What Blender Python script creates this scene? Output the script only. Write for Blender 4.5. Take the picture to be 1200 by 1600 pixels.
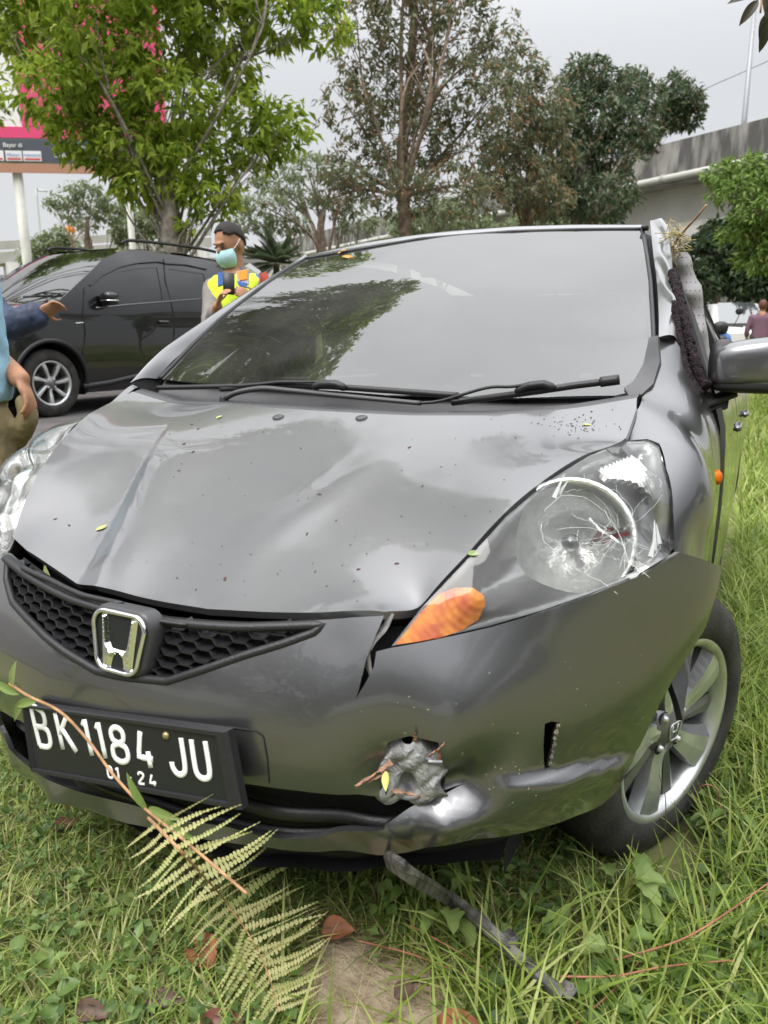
import bpy, bmesh, math, random
import numpy as np
from mathutils import Vector, Matrix
from mathutils.geometry import delaunay_2d_cdt
random.seed(7); RNG = np.random.default_rng(7)
R = math.radians
SC = bpy.context.scene
COL = SC.collection
for _o in list(bpy.data.objects): bpy.data.objects.remove(_o)

# ------------------------------------------------------------------ camera
# solved from the known dimensions of the hatchback: position in metres, yaw / pitch / roll, focal length in pixels of 1600
CAM = np.array([0.9075, -0.828, 1.0772]); FOC = 1165.0
def look(yaw, pitch, roll):
    f = np.array([math.sin(yaw)*math.cos(pitch), math.cos(yaw)*math.cos(pitch), -math.sin(pitch)])
    r = np.cross(f, [0, 0, 1]); r /= np.linalg.norm(r); d = np.cross(f, r)
    c, s = math.cos(roll), math.sin(roll)
    return np.array([c*r + s*d, -s*r + c*d, f])
M_CAR = look(R(-26.3825), R(11.7106), R(-0.9816))      # camera axes in the frame of the tilted car
M_WLD = look(R(-26.3825), R(13.2), R(0.5))             # camera axes in the level world
CAR_ROT = M_WLD.T @ M_CAR                              # car frame -> world
cam_d = bpy.data.cameras.new('camera'); cam = bpy.data.objects.new('camera', cam_d); COL.objects.link(cam)
cam_d.sensor_fit = 'VERTICAL'; cam_d.sensor_height = 36; cam_d.lens = 36*FOC/1600
cam_d.clip_start = 0.03; cam_d.clip_end = 2000
cam.matrix_world = Matrix([[M_WLD[0][i], -M_WLD[1][i], -M_WLD[2][i], CAM[i]] for i in range(3)] + [[0, 0, 0, 1]])
SC.camera = cam
cam_d.dof.use_dof = True; cam_d.dof.focus_distance = 1.75; cam_d.dof.aperture_fstop = 6.3
SC.render.resolution_x, SC.render.resolution_y = 768, 1024

# ------------------------------------------------------------------ sky, sun, exposure (overcast)
W = bpy.data.worlds.new('World'); SC.world = W; W.use_nodes = True
wn, wl = W.node_tree.nodes, W.node_tree.links; wn.clear()
SUN_EL, SUN_AZ = R(58), R(200)
sky = wn.new('ShaderNodeTexSky'); sky.sky_type = 'NISHITA'; sky.sun_disc = False
sky.sun_elevation = SUN_EL; sky.sun_rotation = SUN_AZ; sky.dust_density = 4; sky.ozone_density = 1
geo = wn.new('ShaderNodeTexCoord'); sep = wn.new('ShaderNodeSeparateXYZ'); wl.new(geo.outputs['Generated'], sep.inputs[0])
mr = wn.new('ShaderNodeMapRange'); wl.new(sep.outputs['Z'], mr.inputs[0])      # CIE overcast: the zenith is brighter than the horizon
mr.interpolation_type = 'SMOOTHSTEP'; mr.inputs[1].default_value = .25; mr.inputs[2].default_value = 1; mr.inputs[3].default_value = 4.5; mr.inputs[4].default_value = 21.0
cmb = wn.new('ShaderNodeVectorMath'); cmb.operation = 'SCALE'; cmb.inputs[0].default_value = (0.985, 0.995, 1.01); wl.new(mr.outputs[0], cmb.inputs['Scale'])
mix = wn.new('ShaderNodeMix'); mix.data_type = 'RGBA'; mix.inputs[0].default_value = 0.9
wl.new(sky.outputs[0], mix.inputs[6]); wl.new(cmb.outputs[0], mix.inputs[7])
bg = wn.new('ShaderNodeBackground'); bg.inputs[1].default_value = 0.1; wl.new(mix.outputs[2], bg.inputs[0])
out = wn.new('ShaderNodeOutputWorld'); wl.new(bg.outputs[0], out.inputs[0])
sun_d = bpy.data.lights.new('sun', 'SUN'); sun_d.energy = 1.5; sun_d.angle = R(30); sun_d.color = (1, 0.97, 0.92)
sun = bpy.data.objects.new('sun', sun_d); COL.objects.link(sun)
sd = Vector((math.sin(SUN_AZ)*math.cos(SUN_EL), math.cos(SUN_AZ)*math.cos(SUN_EL), math.sin(SUN_EL)))
sun.rotation_euler = sd.to_track_quat('Z', 'Y').to_euler()
SC.view_settings.view_transform = 'Standard'; SC.view_settings.look = 'None'
SC.view_settings.exposure = 0.8; SC.view_settings.gamma = 1; SC.view_settings.use_curve_mapping = False
SC.render.engine = 'CYCLES'; SC.cycles.max_bounces = 8; SC.cycles.transparent_max_bounces = 12
SC.cycles.use_denoising = True; SC.cycles.caustics_reflective = False; SC.cycles.caustics_refractive = False

# ------------------------------------------------------------------ pixel helpers (pixels of the 1200 x 1600 photograph -> points at a real depth)
def cray(px, py): return np.array([(px-600)/FOC, (py-800)/FOC, 1.0]) @ M_CAR
def wray(px, py): return np.array([(px-600)/FOC, (py-800)/FOC, 1.0]) @ M_WLD
def con(px, py, ax, v):
    d = cray(px, py); return CAM + d*(v-CAM[ax])/d[ax]
def cX(px, py, v): return con(px, py, 0, v)
def cY(px, py, v): return con(px, py, 1, v)
def cZ(px, py, v): return con(px, py, 2, v)
def at(px, py, depth): return CAM + wray(px, py)*depth
def atz(px, py, z):
    d = wray(px, py); return CAM + d*(z-CAM[2])/d[2]
def c2w(p): return CAM + (np.asarray(p, float)-CAM) @ CAR_ROT.T
def w2c(p): return CAM + (np.asarray(p, float)-CAM) @ CAR_ROT
def wproj(p):
    q = (np.asarray(p, float)-CAM) @ M_WLD.T
    return np.stack([600+FOC*q[..., 0]/q[..., 2], 800+FOC*q[..., 1]/q[..., 2]], -1)
A = lambda *v: np.array(v, float)
def unit(v): v = np.asarray(v, float); return v/(np.linalg.norm(v, axis=-1, keepdims=True)+1e-12)

# ------------------------------------------------------------------ materials
def material(name, col, rough=.5, metal=0., coat=0., coatr=.03, spec=.5, var=0., vscale=8., bump=0., bscale=60., trans=0., ior=1.45,
             col2=None, alpha=1., emit=None, estr=0., sub=0., aniso=None, detail=4.):
    m = bpy.data.materials.new(name); m.use_nodes = True
    n, l = m.node_tree.nodes, m.node_tree.links
    b = n['Principled BSDF']
    b.inputs['Base Color'].default_value = (*col, 1); b.inputs['Roughness'].default_value = rough; b.inputs['Metallic'].default_value = metal
    b.inputs['Coat Weight'].default_value = coat; b.inputs['Coat Roughness'].default_value = coatr
    b.inputs['Specular IOR Level'].default_value = spec; b.inputs['IOR'].default_value = ior
    b.inputs['Transmission Weight'].default_value = trans; b.inputs['Alpha'].default_value = alpha
    if emit: b.inputs['Emission Color'].default_value = (*emit, 1); b.inputs['Emission Strength'].default_value = estr
    if var or col2 or bump:
        tc = n.new('ShaderNodeTexCoord')
    if var or col2:
        nz = n.new('ShaderNodeTexNoise'); nz.inputs['Scale'].default_value = vscale; nz.inputs['Detail'].default_value = detail
        l.new(tc.outputs['Object'], nz.inputs['Vector'])
        rp = n.new('ShaderNodeValToRGB'); l.new(nz.outputs['Fac'], rp.inputs[0])
        c2 = col2 if col2 else tuple(min(1, c*(1+var)) for c in col)
        c1 = col if col2 else tuple(c*(1-var) for c in col)
        rp.color_ramp.elements[0].position = .35; rp.color_ramp.elements[1].position = .65
        rp.color_ramp.elements[0].color = (*c1, 1); rp.color_ramp.elements[1].color = (*c2, 1)
        l.new(rp.outputs[0], b.inputs['Base Color'])
    if bump:
        nb = n.new('ShaderNodeTexNoise'); nb.inputs['Scale'].default_value = bscale; nb.inputs['Detail'].default_value = 5
        l.new(tc.outputs['Object'], nb.inputs['Vector'])
        bp = n.new('ShaderNodeBump'); bp.inputs['Strength'].default_value = bump; bp.inputs['Distance'].default_value = .01
        l.new(nb.outputs['Fac'], bp.inputs['Height']); l.new(bp.outputs[0], b.inputs['Normal'])
    return m
def rnd_color(m, cols, obj=False):
    """colour by a random number for each mesh island (leaf or blade)"""
    n, l = m.node_tree.nodes, m.node_tree.links; b = n['Principled BSDF']
    g = n.new('ShaderNodeObjectInfo' if obj else 'ShaderNodeNewGeometry')
    rp = n.new('ShaderNodeValToRGB'); rp.color_ramp.interpolation = 'LINEAR'
    e = rp.color_ramp.elements
    while len(e) < len(cols): e.new(.5)
    for i, (p, c) in enumerate(cols): e[i].position = p; e[i].color = (*c, 1)
    l.new(g.outputs['Random' if obj else 'Random Per Island'], rp.inputs[0]); l.new(rp.outputs[0], b.inputs['Base Color'])
    return rp
def leafy(name, cols, rough=.5, transl=.35, spec=.4, obj=False):
    """leaf material: random colour for each leaf, light shining through"""
    m = material(name, cols[0][1], rough, spec=spec)
    rp = rnd_color(m, cols, obj)
    n, l = m.node_tree.nodes, m.node_tree.links; b = n['Principled BSDF']
    t = n.new('ShaderNodeBsdfTranslucent'); l.new(rp.outputs[0], t.inputs['Color'])
    mx = n.new('ShaderNodeMixShader'); mx.inputs[0].default_value = transl
    l.new(b.outputs[0], mx.inputs[1]); l.new(t.outputs[0], mx.inputs[2]); l.new(mx.outputs[0], n['Material Output'].inputs[0])
    return m

# ------------------------------------------------------------------ objects
def link(name, data, parent=None): 
    o = bpy.data.objects.new(name, data); COL.objects.link(o)
    if parent is not None: o.parent = parent
    return o
def thing(name, label, cat, loc=(0, 0, 0), group=None, rot=None):
    o = bpy.data.objects.new(name, None); COL.objects.link(o); o.empty_display_size = .1
    if rot is not None: o.matrix_world = Matrix.Translation(Vector(loc)) @ Matrix([[*r] for r in rot]).to_4x4()
    else: o.location = loc
    return tag(o, label, cat, group)
def tag(o, label=None, cat=None, group=None, kind=None):
    if label: o['label'] = label
    if cat: o['category'] = cat
    if group: o['group'] = group
    if kind: o['kind'] = kind
    return o
def mesh(name, v, f, mat, parent=None, smooth=True, normals=None, mats=None, fm=None):
    me = bpy.data.meshes.new(name)
    v = np.asarray(v, float)
    me.from_pydata(v.tolist(), [], f if isinstance(f, list) else np.asarray(f).tolist())
    for m in (mats or [mat]): me.materials.append(m)
    if fm is not None: me.polygons.foreach_set('material_index', np.asarray(fm, np.int32))
    me.polygons.foreach_set('use_smooth', np.full(len(me.polygons), bool(smooth)))
    me.update()
    if normals is not None: me.normals_split_custom_set_from_vertices(np.asarray(normals, float).tolist())
    return link(name, me, parent)
class MB:
    """collects shapes into one mesh"""
    def __init__(s): s.v = []; s.f = []; s.n = 0; s.m = []
    def add(s, v, f, mi=0):
        v = np.asarray(v, float).reshape(-1, 3); s.v.append(v); s.f += [tuple(int(i)+s.n for i in q) for q in f]; s.m += [mi]*len(f); s.n += len(v); return s
    def box(s, c, d, rot=None, mi=0, bev=0):
        d = np.asarray(d, float)/2
        if bev:
            b = min(bev, d.min()*.6); pts = []; 
            for sx in (-1, 1):
                for sy in (-1, 1):
                    for sz in (-1, 1):
                        for k in range(3):
                            q = A(sx, sy, sz)*d; q -= A(sx, sy, sz)*b; q[k] += (sx, sy, sz)[k]*b; pts.append(q)
            bm = bmesh.new(); [bm.verts.new(q) for q in pts]; bmesh.ops.convex_hull(bm, input=bm.verts)
            bm.verts.index_update(); v = A(*[x for w in bm.verts for x in w.co]).reshape(-1, 3); f = [[q.index for q in fc.verts] for fc in bm.faces]; bm.free()
        else:
            v = A(*[x for i in (-1, 1) for j in (-1, 1) for k in (-1, 1) for x in (i*d[0], j*d[1], k*d[2])]).reshape(-1, 3)
            f = [(0, 1, 3, 2), (4, 6, 7, 5), (0, 4, 5, 1), (2, 3, 7, 6), (0, 2, 6, 4), (1, 5, 7, 3)]
        if rot is not None: v = v @ np.asarray(rot, float).T
        return s.add(v+np.asarray(c, float), f, mi)
    def tube(s, path, r, n=8, cap=True, mi=0, flat=1., up=None):
        v, f = tubev(path, r, n, cap, flat, up); return s.add(v, f, mi)
    def lathe(s, prof, c=(0, 0, 0), ax=(0, 0, 1), n=24, mi=0):
        ax = unit(ax); e1 = unit(np.cross(ax, A(0.3, 1, .2) if abs(ax[1]) < .9 else A(1, 0, 0))); e2 = np.cross(ax, e1)
        t = np.linspace(0, 2*np.pi, n, endpoint=False); v = []
        for (r, h) in prof: v.append(np.asarray(c)+ax*h+r*(np.cos(t)[:, None]*e1+np.sin(t)[:, None]*e2))
        v = np.concatenate(v); f = []
        for i in range(len(prof)-1):
            for j in range(n): f.append((i*n+j, i*n+(j+1) % n, (i+1)*n+(j+1) % n, (i+1)*n+j))
        return s.add(v, f, mi)
    def build(s, name, mat, parent=None, smooth=True, mats=None):
        return mesh(name, np.concatenate(s.v), s.f, mat, parent, smooth, mats=mats, fm=s.m if mats else None)
def tubev(path, r, n=8, cap=True, flat=1., up=None):
    p = np.asarray(path, float); k = len(p); r = np.broadcast_to(np.asarray(r, float), (k,))
    t = unit(np.gradient(p, axis=0))
    u = np.asarray(up, float) if up is not None else (A(0, 0, 1) if abs(t[0][2]) < .9 else A(1, 0, 0))
    ang = np.linspace(0, 2*np.pi, n, endpoint=False); v = []
    e = unit(np.cross(t[0], u))
    for i in range(k):
        e = unit(e - t[i]*(e@t[i])) if up is None else unit(np.cross(t[i], u))
        g = np.cross(e, t[i])
        v.append(p[i]+r[i]*(np.cos(ang)[:, None]*e+flat*np.sin(ang)[:, None]*g))
    v = np.concatenate(v); f = []
    for i in range(k-1):
        for j in range(n): f.append((i*n+j, i*n+(j+1) % n, (i+1)*n+(j+1) % n, (i+1)*n+j))
    if cap: f += [tuple(range(n-1, -1, -1)), tuple(range((k-1)*n, k*n))]
    return v, f
def spl(pts, n=40, closed=False):
    """Catmull-Rom through pts, resampled evenly to n points"""
    p = np.asarray(pts, float)
    q = np.concatenate([p[-1:], p, p[:2]]) if closed else np.concatenate([2*p[:1]-p[1:2], p, 2*p[-1:]-p[-2:-1]])
    o = []
    for i in range(1, len(q)-2):
        t = np.linspace(0, 1, 16, endpoint=False)[:, None]; a, b, c, d = q[i-1], q[i], q[i+1], q[i+2]
        o.append(.5*(2*b+(c-a)*t+(2*a-5*b+4*c-d)*t*t+(3*b-a-3*c+d)*t**3))
    o = np.concatenate(o+[q[-2:-1]])
    return rs(o, n)
def rs(o, n):
    o = np.asarray(o, float); L = np.r_[0, np.cumsum(np.linalg.norm(np.diff(o, axis=0), axis=1))]; s = np.linspace(0, L[-1], n)
    return np.stack([np.interp(s, L, o[:, k]) for k in range(o.shape[1])], 1)
def inpoly(P, poly):
    P = np.asarray(P, float); x, y = P[:, 0], P[:, 1]; poly = np.asarray(poly, float); c = np.zeros(len(P), bool); j = len(poly)-1
    for i in range(len(poly)):
        xi, yi = poly[i]; xj, yj = poly[j]
        with np.errstate(divide='ignore', invalid='ignore'):
            c ^= ((yi > y) != (yj > y)) & (x < (xj-xi)*(y-yi)/(yj-yi)+xi)
        j = i
    return c
def densify(poly, sp):
    p = np.asarray(poly, float); o = []
    for a, b in zip(p, np.roll(p, -1, 0)):
        n = max(1, int(np.ceil(np.linalg.norm(b-a)/sp))); o += [a+(b-a)*i/n for i in range(n)]
    return np.array(o)
def cdt(outer, holes=(), sp=.015):
    loops = [densify(outer, sp)]+[densify(h, sp) for h in holes]
    lo, hi = loops[0].min(0), loops[0].max(0); g = []
    ys = np.arange(lo[1], hi[1], sp*.87)
    for i, y in enumerate(ys):
        xs = np.arange(lo[0]+(i % 2)*sp/2, hi[0], sp); g.append(np.stack([xs, np.full_like(xs, y)], 1))
    g = np.concatenate(g); ok = inpoly(g, loops[0])
    for h in loops[1:]: ok &= ~inpoly(g, h)
    g = g[ok]; bnd = np.concatenate(loops)
    if len(g):
        d = np.full(len(g), 9.)
        for c in np.array_split(bnd, max(1, len(bnd)//200)): d = np.minimum(d, np.linalg.norm(g[:, None]-c[None], axis=2).min(1))
        g = g[d > sp*.5]
    pts = np.concatenate([bnd, g]); ed = []; k = 0
    for lp in loops: ed += [(k+i, k+(i+1) % len(lp)) for i in range(len(lp))]; k += len(lp)
    r = delaunay_2d_cdt([Vector(q) for q in pts], ed, [], 0, 1e-7)
    v = np.array([q[:] for q in r[0]]); f = np.array(r[2]); cen = v[f].mean(1)
    ok = inpoly(cen, outer)
    for h in holes: ok &= ~inpoly(cen, h)
    return v, f[ok]
class TPS:
    def __init__(s, x, y, lam=0.):
        s.x = np.asarray(x, float); y = np.asarray(y, float); n = len(s.x)
        K = s.k(s.x)+lam*np.eye(n); P = np.c_[np.ones(n), s.x]
        s.w = np.linalg.solve(np.block([[K, P], [P.T, np.zeros((3, 3))]])+1e-10*np.eye(n+3), np.r_[y, np.zeros(3)])
    def k(s, a):
        r2 = ((a[:, None]-s.x[None])**2).sum(2)+1e-12; return .5*r2*np.log(r2)
    def __call__(s, a): a = np.asarray(a, float).reshape(-1, 2); return np.c_[s.k(a), np.ones(len(a)), a] @ s.w
class Surf:
    """height-field surface over the plane square to d, through 3D control points"""
    def __init__(s, d, pts, lam=0., disp=None):
        s.n = unit(d); s.e1 = unit(np.cross(A(0, 0, 1) if abs(s.n[2]) < .95 else A(0, 1, 0), s.n)); s.e2 = np.cross(s.n, s.e1); s.disp = disp
        p = np.asarray(pts, float); s.t = TPS(s.uv(p), p@s.n, lam)
    def uv(s, p): p = np.asarray(p, float).reshape(-1, 3); return np.stack([p@s.e1, p@s.e2], 1)
    def __call__(s, a):
        a = np.asarray(a, float).reshape(-1, 2); P = a[:, :1]*s.e1+a[:, 1:]*s.e2+s.t(a)[:, None]*s.n
        if s.disp is not None: P = P+s.disp(P)[:, None]*s.n
        return P
    org = CAM; ray = staticmethod(cray); tr = (.5, 4)
    def hit(s, px, py):
        CAM = s.org; d = s.ray(px, py); t = np.linspace(*s.tr, 400); P = CAM+t[:, None]*d; g = P@s.n-s.t(s.uv(P))
        i = np.where(g[:-1]*g[1:] <= 0)[0]
        i = i[0] if len(i) else np.abs(g).argmin()
        a, b = t[i], t[min(i+1, 399)]
        for _ in range(30):
            m = (a+b)/2; P = CAM+m*d; gm = (P@s.n-s.t(s.uv(P)))[0]
            if gm*g[i] > 0: a = m
            else: b = m
        return CAM+(a+b)/2*d
def panel(name, F, outer, mat, parent, holes=(), sp=.015, flange=.012, cen=(0, 1.6, .6), extra=None, mirror=False, kind=None, lift=0.):
    """panel cut from surface F: (n,2)->(n,3) with smooth normals and a folded edge"""
    v2, f = cdt(outer, holes, sp); h = 1e-3
    P = F(v2); N = unit(np.cross(F(v2+[h, 0])-F(v2-[h, 0]), F(v2+[0, h])-F(v2-[0, h])))
    c = np.asarray(cen, float); sg = np.sign(((P-c)*N).sum(1).mean()) or 1; N = N*sg
    a = P[f]; fl = (np.cross(a[:, 1]-a[:, 0], a[:, 2]-a[:, 0])*N[f[:, 0]]).sum(1) < 0; f[fl] = f[fl][:, ::-1]
    if lift: P = P+N*lift
    V = [P]; NN = [N]; fs = f.tolist()
    if flange:
        e = {}
        for t in fs:
            for i in range(3):
                k = (t[i], t[(i+1) % 3]); e[k] = e.get(k, 0)+1
        be = [k for k in e if (k[1], k[0]) not in e]; k0 = len(P)
        for a_, b_ in be:
            t = P[b_]-P[a_]; on = unit(np.cross(t, N[a_]))
            V.append(np.array([P[a_], P[b_], P[b_]-N[b_]*flange, P[a_]-N[a_]*flange])); NN.append(np.repeat(on[None], 4, 0))
            fs.append([k0+1, k0, k0+3, k0+2]); k0 += 4
    V = np.concatenate(V); NN = np.concatenate(NN)
    if mirror: V = V*A(-1, 1, 1); NN = NN*A(-1, 1, 1); fs = [q[::-1] for q in fs]
    return mesh(name, V, fs, mat, parent, True, NN)
def grid(name, G, mat, parent, closed_u=False, closed_v=False, flip=False, smooth=True, thick=0):
    G = np.asarray(G, float); nu, nv = G.shape[:2]; f = []
    for i in range(nu-(0 if closed_u else 1)):
        for j in range(nv-(0 if closed_v else 1)):
            q = (i*nv+j, ((i+1) % nu)*nv+j, ((i+1) % nu)*nv+(j+1) % nv, i*nv+(j+1) % nv); f.append(q[::-1] if flip else q)
    o = mesh(name, G.reshape(-1, 3), f, mat, parent, smooth)
    if thick: md = o.modifiers.new('thickness', 'SOLIDIFY'); md.thickness = thick; md.offset = 0
    return o
def smooth01(x, a, b): t = np.clip((x-a)/(b-a), 0, 1); return t*t*(3-2*t)
def copy_tree(o, parent=None):
    c = o.copy(); COL.objects.link(c); c.parent = parent
    for ch in list(o.children): copy_tree(ch, c)
    return c

def fast_mesh(name, V, faces, mat, parent=None, smooth=False, kind=None):
    """V (n,3); faces (m,3) or (m,4) or a list of such arrays"""
    fl = faces if isinstance(faces, list) else [faces]
    me = bpy.data.meshes.new(name); V = np.ascontiguousarray(V, np.float32)
    li = np.concatenate([f.ravel() for f in fl]).astype(np.int32); lt = np.concatenate([np.full(len(f), f.shape[1]) for f in fl]).astype(np.int32)
    me.vertices.add(len(V)); me.vertices.foreach_set('co', V.ravel()); me.loops.add(len(li)); me.loops.foreach_set('vertex_index', li)
    me.polygons.add(len(lt)); me.polygons.foreach_set('loop_start', np.r_[0, np.cumsum(lt)[:-1]].astype(np.int32))
    try: me.polygons.foreach_set('loop_total', lt)
    except Exception: pass
    me.polygons.foreach_set('use_smooth', np.full(len(lt), smooth)); me.materials.append(mat); me.update(calc_edges=True)
    o = link(name, me, parent)
    if kind: o['kind'] = kind
    return o
# ================================================================== the crashed hatchback (built in its own frame: x to its left side, y to its tail, z up)
def paintmat(name, col, metal=.75, rough=.32, coat=1., dust=.25):
    m = material(name, col, rough, metal, coat, .03)
    n, l = m.node_tree.nodes, m.node_tree.links; b = n['Principled BSDF']; tc = n.new('ShaderNodeTexCoord')
    nz = n.new('ShaderNodeTexNoise'); nz.inputs['Scale'].default_value = 5; nz.inputs['Detail'].default_value = 8; nz.inputs['Roughness'].default_value = .65
    l.new(tc.outputs['Object'], nz.inputs['Vector'])
    mp = n.new('ShaderNodeMapRange'); mp.inputs[1].default_value = .45; mp.inputs[2].default_value = .8; mp.inputs[3].default_value = .02; mp.inputs[4].default_value = .02+dust
    l.new(nz.outputs['Fac'], mp.inputs[0]); l.new(mp.outputs[0], b.inputs['Coat Roughness'])
    fl = n.new('ShaderNodeTexNoise'); fl.inputs['Scale'].default_value = 900; l.new(tc.outputs['Object'], fl.inputs['Vector'])
    rp = n.new('ShaderNodeValToRGB'); l.new(fl.outputs['Fac'], rp.inputs[0])
    rp.color_ramp.elements[0].color = (*[c*.8 for c in col], 1); rp.color_ramp.elements[1].color = (*[min(1, c*1.25) for c in col], 1)
    # dried dust film, thin and blotchy
    d2 = n.new('ShaderNodeTexNoise'); d2.inputs['Scale'].default_value = 2.3; d2.inputs['Detail'].default_value = 10; l.new(tc.outputs['Object'], d2.inputs['Vector'])
    m2 = n.new('ShaderNodeMapRange'); m2.inputs[1].default_value = .42; m2.inputs[2].default_value = .75; m2.inputs[3].default_value = 0.0; m2.inputs[4].default_value = dust*.35
    l.new(d2.outputs['Fac'], m2.inputs[0])
    mx = n.new('ShaderNodeMix'); mx.data_type = 'RGBA'; l.new(m2.outputs[0], mx.inputs[0]); l.new(rp.outputs[0], mx.inputs[6]); mx.inputs[7].default_value = (.34, .32, .29, 1)
    l.new(mx.outputs[2], b.inputs['Base Color'])
    return m
def thin_glass(name, tint, ior=1.5, rough=.0, haze=0., hazecol=(.5, .5, .48)):
    m = bpy.data.materials.new(name); m.use_nodes = True; n, l = m.node_tree.nodes, m.node_tree.links
    n.remove(n['Principled BSDF']); o = n['Material Output']
    t = n.new('ShaderNodeBsdfTransparent'); t.inputs[0].default_value = (*tint, 1)
    g = n.new('ShaderNodeBsdfGlossy'); g.inputs['Roughness'].default_value = rough; g.inputs['Color'].default_value = (1, 1, 1, 1)
    fr = n.new('ShaderNodeFresnel'); fr.inputs[0].default_value = ior
    x = n.new('ShaderNodeMixShader'); l.new(fr.outputs[0], x.inputs[0]); l.new(t.outputs[0], x.inputs[1]); l.new(g.outputs[0], x.inputs[2])
    if haze:
        d = n.new('ShaderNodeBsdfDiffuse'); d.inputs[0].default_value = (*hazecol, 1)
        tc = n.new('ShaderNodeTexCoord'); nz = n.new('ShaderNodeTexNoise'); nz.inputs['Scale'].default_value = 6; nz.inputs['Detail'].default_value = 9; l.new(tc.outputs['Object'], nz.inputs['Vector'])
        mp = n.new('ShaderNodeMapRange'); mp.inputs[1].default_value = .3; mp.inputs[2].default_value = .8; mp.inputs[3].default_value = haze*.5; mp.inputs[4].default_value = haze*1.6; l.new(nz.outputs['Fac'], mp.inputs[0])
        y = n.new('ShaderNodeMixShader'); l.new(mp.outputs[0], y.inputs[0]); l.new(x.outputs[0], y.inputs[1]); l.new(d.outputs[0], y.inputs[2]); x = y
    l.new(x.outputs[0], o.inputs[0]); return m
PAINT = paintmat('grey_metallic_paint', (.145, .146, .153), .85, .32, 1., .2)
BLACK = material('black_plastic', (.018, .018, .02), .42, bump=.15, bscale=300)
TRIM = material('cowl_plastic', (.06, .06, .064), .4, bump=.1, bscale=400)
DARK = material('inner_black', (.01, .01, .011), .8)
RUBBER = material('tyre_rubber', (.032, .03, .028), .8, var=.35, vscale=14, bump=.3, bscale=120)
CHROME = material('chrome', (.82, .82, .84), .09, 1.)
ALLOY = material('machined_alloy', (.66, .67, .67), .36, .8, var=.1, vscale=20)
ALLOYD = material('grey_alloy', (.20, .20, .205), .38, .7, .3)
WGLASS = thin_glass('windscreen_glass', (.24, .25, .25), 2.0, 0., .05)
LENS = thin_glass('clear_lamp_lens', (.94, .95, .94), 1.38, .01, .03, (.62, .62, .6))
AMBER = material('amber_lens', (.62, .085, .0), .3, spec=.3, col2=(.95, .30, .0), vscale=38)
WHITE = material('plate_white', (.82, .82, .80), .4)
PLATE = material('plate_black', (.012, .014, .015), .42, bump=.05, bscale=200)
LINER = material('wheel_arch_liner', (.015, .015, .014), .9)
LGREY = material('grey_lamp_bezel', (.19, .19, .195), .3, .5, .4)
SEATG = material('grey_seat_cover', (.33, .32, .33), .6, var=.08, vscale=25)
CRACKM = material('broken_glass_edge', (.55, .58, .57), .3, spec=.6)
SHATTER = material('shattered_tinted_glass', (.022, .014, .018), .75, spec=.25, var=.9, vscale=160, bump=1., bscale=220)
TWIG = material('dry_twig', (.36, .20, .10), .7, var=.3, vscale=40)
WOODY = material('splintered_bark', (.34, .19, .12), .8, var=.4, vscale=90, bump=.6, bscale=200)

T_ = np.eye(4)
car = thing('crashed_hatchback', 'dark grey hatchback with crumpled bonnet, torn bumper and smashed headlight on the grass', 'car', c2w((0, 0, 0)), rot=CAR_ROT)

# ---- base curve of the nose in plan and its profile
_bp = spl([(0, 0), (.2, .012), (.4, .065), (.55, .145), (.66, .24), (.74, .36), (.79, .48), (.82, .62), (.84, .8), (.845, 1.2)], 500)
_bs = np.r_[0, np.cumsum(np.linalg.norm(np.diff(_bp, axis=0), axis=1))]
_bt = unit(np.gradient(_bp, axis=0)); _bn = np.stack([_bt[:, 1], -_bt[:, 0]], 1)
_zs = [.16, .20, .24, .29, .34, .42, .50, .57, .65, .72, .80]
_ss = [0, .2, .4, .58, .72, .87, 1.0, 1.1]
_tab = [[-.12]*3+[-.13, -.12, -.10, -.09, -.09], [-.05, -.05, -.06, -.07, -.06, -.06, -.06, -.06], [-.015, -.015, -.02, -.03, -.03, -.04, -.05, -.05],
        [-.02, -.02, -.025, -.02, -.015, -.02, -.035, -.035], [-.03, -.03, -.022, 0, 0, -.008, -.02, -.02], [0, 0, 0, .008, .008, .005, .005, .005],
        [0, 0, .002, .005, .012, .02, .03, .03], [-.015, -.015, -.012, 0, .01, .03, .05, .05], [-.05, -.05, -.045, -.03, -.005, .03, .072, .075],
        [-.085, -.085, -.075, -.06, -.02, .03, .08, .085], [-.13, -.13, -.12, -.10, -.05, .02, .07, .08]]
_cp, _cv = [], []
for zi, z in enumerate(_zs):
    for si, s in enumerate(_ss):
        v = _tab[zi][si]; _cp.append((s, z)); _cv.append(v)
        if s > 0: _cp.append((-s, z)); _cv.append(min(v, .004 if z < .55 else -.01-(z-.57)*.25) if s > .6 else v)
_off0 = TPS(_cp, _cv, 1e-5)
_off = [_off0]
def offb(a): return sum(o(a) for o in _off)
def Fb(a, d=0.):
    a = np.asarray(a, float).reshape(-1, 2); s = np.abs(a[:, 0]); sg = np.where(a[:, 0] < 0, -1., 1.)
    B = np.stack([np.interp(s, _bs, _bp[:, k]) for k in (0, 1)], 1); N = unit(np.stack([np.interp(s, _bs, _bn[:, k]) for k in (0, 1)], 1))
    o = offb(a)[:, None]+d; Q = B+o*N
    return np.stack([Q[:, 0]*sg, Q[:, 1], a[:, 1]], 1)
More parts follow.
